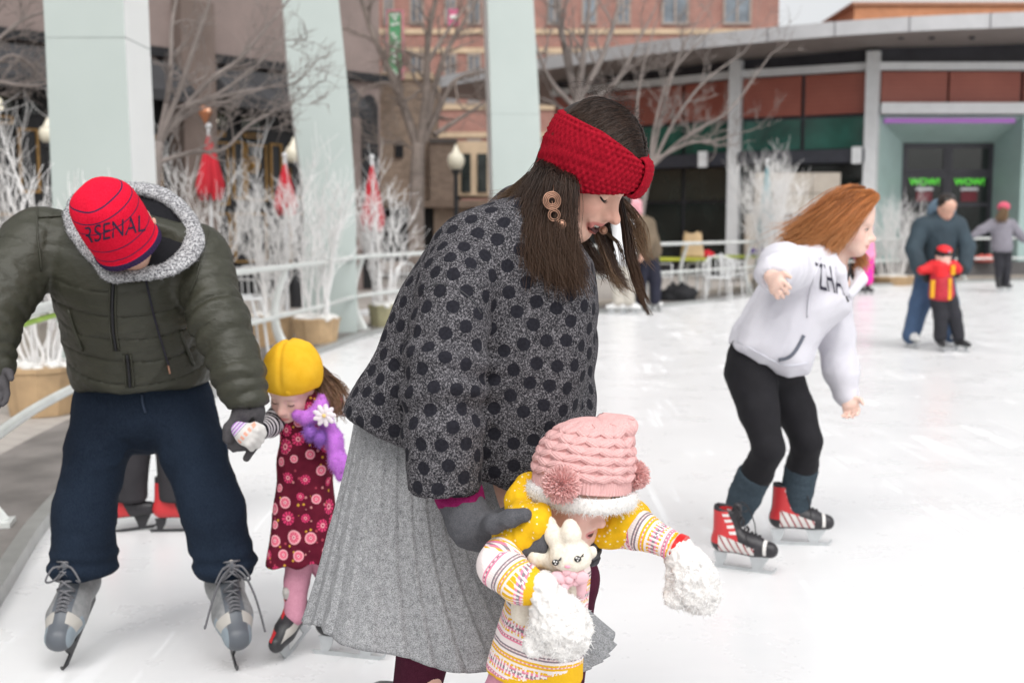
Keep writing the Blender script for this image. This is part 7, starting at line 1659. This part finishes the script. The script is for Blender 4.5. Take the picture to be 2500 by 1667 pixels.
cr = figure('small child in red and yellow snow jacket held by man in blue', YC, J, [
    ('jacket', [[(cz(690, 820), .10), (cz(690, 1000), .125)]], m_redj, [(cz(690, 1055), (0, 0, -1), .02)]), ('jacket_yoke', [[(cz(620, 770), .06), (cz(790, 770), .06)], [(cz(630, 780), .055), (cz(522, 800), .044)], [(cz(780, 780), .055), (cz(826, 795), .044)], [(cz(690, 780, -.03), .09), (cz(690, 830, -.045), .07)]], m_redb, []),
    ('trousers', [[(cz(665, 1050), .085), (cz(685, 1180), .068), (cz(680, 1370), .06)], [(cz(755, 1050), .085), (cz(800, 1180), .068), (cz(835, 1360), .06)]], m_blk2, [])], hC, m_skinT, .010)
S_ = Sdf(); S_.ell(hC.p(-.01, .045), (.095, .085, .085), hC.M, .02); S_.half(hC.p(0, .02), -hC.M[:, 1]); kh, Vk, Fk = cloth('hat', S_, .006, pm('hat_black', (.012, .012, .013), .9), cr)
S_ = Sdf(); S_.ell(hC.p(.0, .085), (.082, .055, .078), hC.M, .02); S_.half(hC.p(0, .055), -hC.M[:, 1]); cloth('hat_top', S_, .006, m_redb, cr); b = MB(); b.ell(hC.p(.072, .085), (.030, .02, .028), 12); b.ell(hC.p(.078, .085), (.018, .02, .016), 12, None, 1); b.build('hat_badge', [pm('badge_yellow', (.65, .42, .04), .7), pm('badge_blue', (.08, .22, .5), .6)], cr, True, 180)
b = MB(); b.box(cz(615, 960, -.125), (.035, .03, .18)); b.box(cz(760, 960, -.11), (.03, .03, .22)); b.box(cz(770, 800, -.06), (.04, .09, .10), .3); b.build('yellow_trim', pm('trim_yellow', (.65, .32, .01), .7), cr)
for (x, d) in ((680, 0), (845, 0)): skate(cr, (cz(x, 1420)[0], YC - .02, 0), R(-95 if x < 700 else -60), 'black', .72, 0, h=.01, laces=False)
# woman in grey hood seen from behind
YP = 22.3; pz = lambda x, y, d=0.: D(1975.7 + .27 * x, 404.5 + .27 * y, YP + d)
hP = Head(pz(1220, 285), headM(R(-70), R(5)), 1.0); J = [[(pz(1210, 350), .06), (pz(1195, 420), .11), (pz(1210, 640), .10)], [(pz(1110, 410), .05), (pz(965, 500), .035)], [(pz(1290, 410), .05), (pz(1390, 540), .035)], [(pz(1180, 650), .08), (pz(1180, 900), .05)], [(pz(1240, 650), .08), (pz(1250, 900), .05)]]
m_ghood = pm('lilac_grey_fleece', (.20, .19, .22), .9, .15, 5, .3, 20); pg = figure('skater in pale grey jacket and pink hat seen from behind', YP, J, [('jacket', [[(pz(1130, 420), .13), (pz(1270, 420), .13)], [(pz(1200, 430), .18), (pz(1205, 600), .20)], [(pz(1110, 420), .10), (pz(1030, 460), .085), (pz(970, 500), .065)], [(pz(1290, 420), .10), (pz(1350, 490), .085), (pz(1390, 540), .065)]], m_ghood, [(pz(1200, 645), (0, 0, -1), .02)]), ('leggings', [[(pz(1175, 640), .11), (pz(1180, 760), .08), (pz(1178, 900), .06)], [(pz(1240, 640), .11), (pz(1250, 760), .08), (pz(1245, 900), .06)]], m_blk2, [])], hP, m_skinM, .014)
S_ = Sdf(); S_.ell(pz(1220, 262), (.12, .12, .10), None); S_.half(pz(1220, 285), (0, 0, -1)); cloth('hat', S_, .01, pm('coral_pink', (.52, .09, .14), .9), pg)
guided_hair('long_hair', [([pz(1220, 280, -.10), pz(1200, 330, -.14), pz(1170, 390, -.17)], .06, 1), ([pz(1240, 290, -.08), pz(1235, 340, -.13), pz(1210, 390, -.17)], .05, 1)], 500, hair_mat('sandy_hair', (.08, .045, .02), (.17, .10, .05), (.24, .15, .08)), pg, .004, 3, 8, .02, .01)
skate(pg, (pz(1178, 930)[0], YP, 0), R(60), 'black', 1., 0, h=.012, laces=False); skate(pg, (pz(1250, 930)[0], YP + .1, 0), R(20), 'black', 1., 0, h=.012, laces=False)
# child in bright pink beyond the red haired skater
YK = 21.5; kx = lambda x, y, d=0.: D(x, y, YK + d); hK = Head(kx(1990, 530), headM(R(40), R(10)), .85, 1.)
m_pinkp = pm('hot_pink_snow', (.80, .03, .36), .6, .12, 5); m_pinkl = pm('light_pink_snow', (.80, .24, .42), .6, .12, 5)
J = [[(kx(1988, 548), .05), (kx(1986, 570), .08), (kx(1986, 605), .07)], [(kx(1975, 565), .035), (kx(1970, 590, -.1), .03)], [(kx(1998, 565), .035), (kx(2003, 590, -.1), .03)], [(kx(1980, 605), .05), (kx(1980, 650), .04)], [(kx(1992, 605), .05), (kx(1993, 650), .04)]]
pk = figure('child in bright pink snowsuit far behind the red haired skater', YK, J, [('jacket', [[(kx(1987, 562), .13), (kx(1987, 590), .15)], [(kx(1974, 563), .07), (kx(1968, 590, -.1), .05)], [(kx(1999, 563), .07), (kx(2004, 588, -.1), .05)]], m_pinkl, [(kx(1987, 597), (0, 0, -1), .02)]), ('trousers', [[(kx(1981, 596), .12), (kx(1979, 645), .085)], [(kx(1993, 596), .12), (kx(1994, 645), .085)]], m_pinkp, [])], hK, m_skinT, .012)
S_ = Sdf(); S_.ell(kx(1990, 525), (.11, .11, .11), None); S_.half(kx(1990, 530), (0, 0, -1)); cloth('hat', S_, .01, m_pinkl, pk)
for x in (1979, 1995): skate(pk, (kx(x, 660)[0], YK, 0), R(-60), 'black', .75, 0, h=.012, laces=False)
# two skaters half hidden by the woman's loose hair
YJ = 17.2; jx = lambda x, y, d=0.: D(x, y, YJ + d); hJ = Head(jx(1455, 478), headM(R(150), R(20)), 1.0)
m_brn = pm('brown_jacket', (.14, .105, .07), .85, .2, 5, .3, 15); m_nvt = pm('navy_trousers', (.016, .017, .032), .85, .2, 6)
J = [[(jx(1465, 497), .06), (jx(1480, 520), .10), (jx(1490, 600), .10)], [(jx(1475, 515, -.15), .05), (jx(1490, 555, -.2), .045), (jx(1477, 585, -.25), .04), (jx(1470, 598, -.27), .035)], [(jx(1488, 515, .15), .05), (jx(1495, 560, .2), .04)], [(jx(1480, 600), .08), (jx(1468, 650), .06), (jx(1470, 690), .045)], [(jx(1495, 600), .08), (jx(1505, 650), .06), (jx(1505, 690), .045)]]
pj = figure('skater in brown jacket, navy trousers and pink earflap hat leaning on the rail', YJ, J, [('jacket', [[(jx(1480, 522), .17), (jx(1492, 575), .18)], [(jx(1475, 515, -.14), .10), (jx(1494, 550, -.2), .085), (jx(1482, 580, -.25), .065)], [(jx(1490, 515, .14), .10), (jx(1500, 560, .16), .085)]], m_brn, [(jx(1490, 598), (0, 0, -1), .02)]), ('trousers', [[(jx(1482, 598), .12), (jx(1470, 645), .095), (jx(1470, 688), .08)], [(jx(1496, 598), .12), (jx(1505, 645), .095), (jx(1505, 688), .08)]], m_nvt, [])], hJ, m_skinM, .012)
S_ = Sdf(); S_.ell(hJ.p(-.02, .04), (.13, .11, .12), hJ.M, .02); S_.ell(hJ.p(-.03, -.06, .07), (.06, .07, .05), hJ.M, .03).ell(hJ.p(-.03, -.06, -.07), (.06, .07, .05), hJ.M, .03); S_.half(hJ.p(.07, 0), hJ.M @ np.array([1., -.3, 0])); cloth('hat', S_, .01, pm('pale_pink_fur', (.66, .32, .36), .95), pj)
skate(pj, (jx(1470, 705)[0], YJ, 0), R(175), 'white', 1., 0, h=.012, laces=False); skate(pj, (jx(1506, 705)[0], YJ + .1, 0), R(-60), 'white', 1., 0, h=.012, laces=False)
YQ = 16.6; qx = lambda x, y, d=0.: D(x, y, YQ + d); hQ = Head(qx(1432, 470), headM(R(170), R(10)), 1.0); m_wht = pm('white_snow_wear', (.66, .66, .67), .85, .1, 5)
J = [[(qx(1432, 497), .06), (qx(1432, 520), .10), (qx(1430, 610), .10)], [(qx(1425, 515, -.15), .05), (qx(1420, 570, -.2), .04), (qx(1410, 600, -.25), .035)], [(qx(1440, 515, .15), .05), (qx(1445, 580, .2), .04)], [(qx(1425, 610), .08), (qx(1422, 690), .05)], [(qx(1440, 610), .08), (qx(1443, 690), .05)]]
pq = figure('skater in white jacket and white trousers behind the woman\'s hair', YQ, J, [('jacket', [[(qx(1432, 522), .17), (qx(1431, 590), .18)], [(qx(1424, 515, -.14), .10), (qx(1420, 570, -.2), .08), (qx(1412, 596, -.24), .06)], [(qx(1441, 515, .14), .10), (qx(1446, 575, .18), .08)]], m_wht, [(qx(1432, 612), (0, 0, -1), .02)]), ('trousers', [[(qx(1424, 608), .12), (qx(1421, 690), .09)], [(qx(1440, 608), .12), (qx(1444, 690), .09)]], pm('oat_trousers', (.46, .43, .38), .9), [])], hQ, m_skinM, .012)
S_ = Sdf(); S_.ell(hQ.p(-.02, .04), (.11, .10, .10), hQ.M, .02); S_.half(hQ.p(.06, 0), hQ.M @ np.array([1., -.5, 0])); cloth('hair', S_, .01, m_hairM, pq, [(.006, 25)], None, lambda V: {'rnd': .5 + .4 * vnoise(V, 30), 'along': 0 * V[:, 0]})
skate(pq, (qx(1420, 705)[0], YQ, 0), R(170), 'white', 1., 0, h=.012, laces=False); skate(pq, (qx(1445, 708)[0], YQ, 0), R(-20), 'white', 1., 0, h=.012, laces=False)
# child in black trousers and red skates behind the man's legs
YL = 4.75; lx = lambda x, y, d=0.: D(x, y, YL + d); hL = Head(lx(330, 580), headM(R(95), R(20)), .92, .6); m_blk3 = pm('charcoal_snow_trousers', (.028, .026, .030), .85, .2, 6, .4, 25, bd=.01)
J = [[(lx(330, 640), .05), (lx(330, 690), .09), (lx(340, 900), .09)], [(lx(275, 700), .04), (lx(255, 850), .03)], [(lx(385, 700), .04), (lx(405, 850), .03)], [(lx(300, 930), .07), (lx(305, 1120), .045)], [(lx(390, 930), .07), (lx(400, 1120), .045)]]
pl = figure('child in charcoal trousers and red skates behind the man', YL, J, [('jacket', [[(lx(330, 700), .15), (lx(340, 850), .16)], [(lx(275, 700), .075), (lx(255, 845), .055)], [(lx(385, 700), .075), (lx(405, 845), .055)]], m_blk2, [(lx(340, 900), (0, 0, -1), .02)]), ('trousers', [[(lx(318, 880), .11), (lx(308, 1000), .075), (lx(300, 1140), .064)], [(lx(378, 880), .11), (lx(396, 1000), .075), (lx(402, 1140), .064)]], m_blk3, [(lx(340, 1148), (0, 0, -1), .01)])], hL, m_skinT, .010)
S_ = Sdf(); S_.ell(hL.p(-.015, .05), (.10, .085, .085), hL.M); S_.half(hL.p(0, .02), -hL.M[:, 1]); cloth('hat', S_, .008, m_blk2, pl)
skate(pl, (lx(285, 1200)[0], YL, .0), R(10), 'redblack', .80, R(-6), h=.007, dark=True); skate(pl, (lx(398, 1200)[0], YL, .0), R(4), 'redblack', .80, 0, h=.007, dark=True)
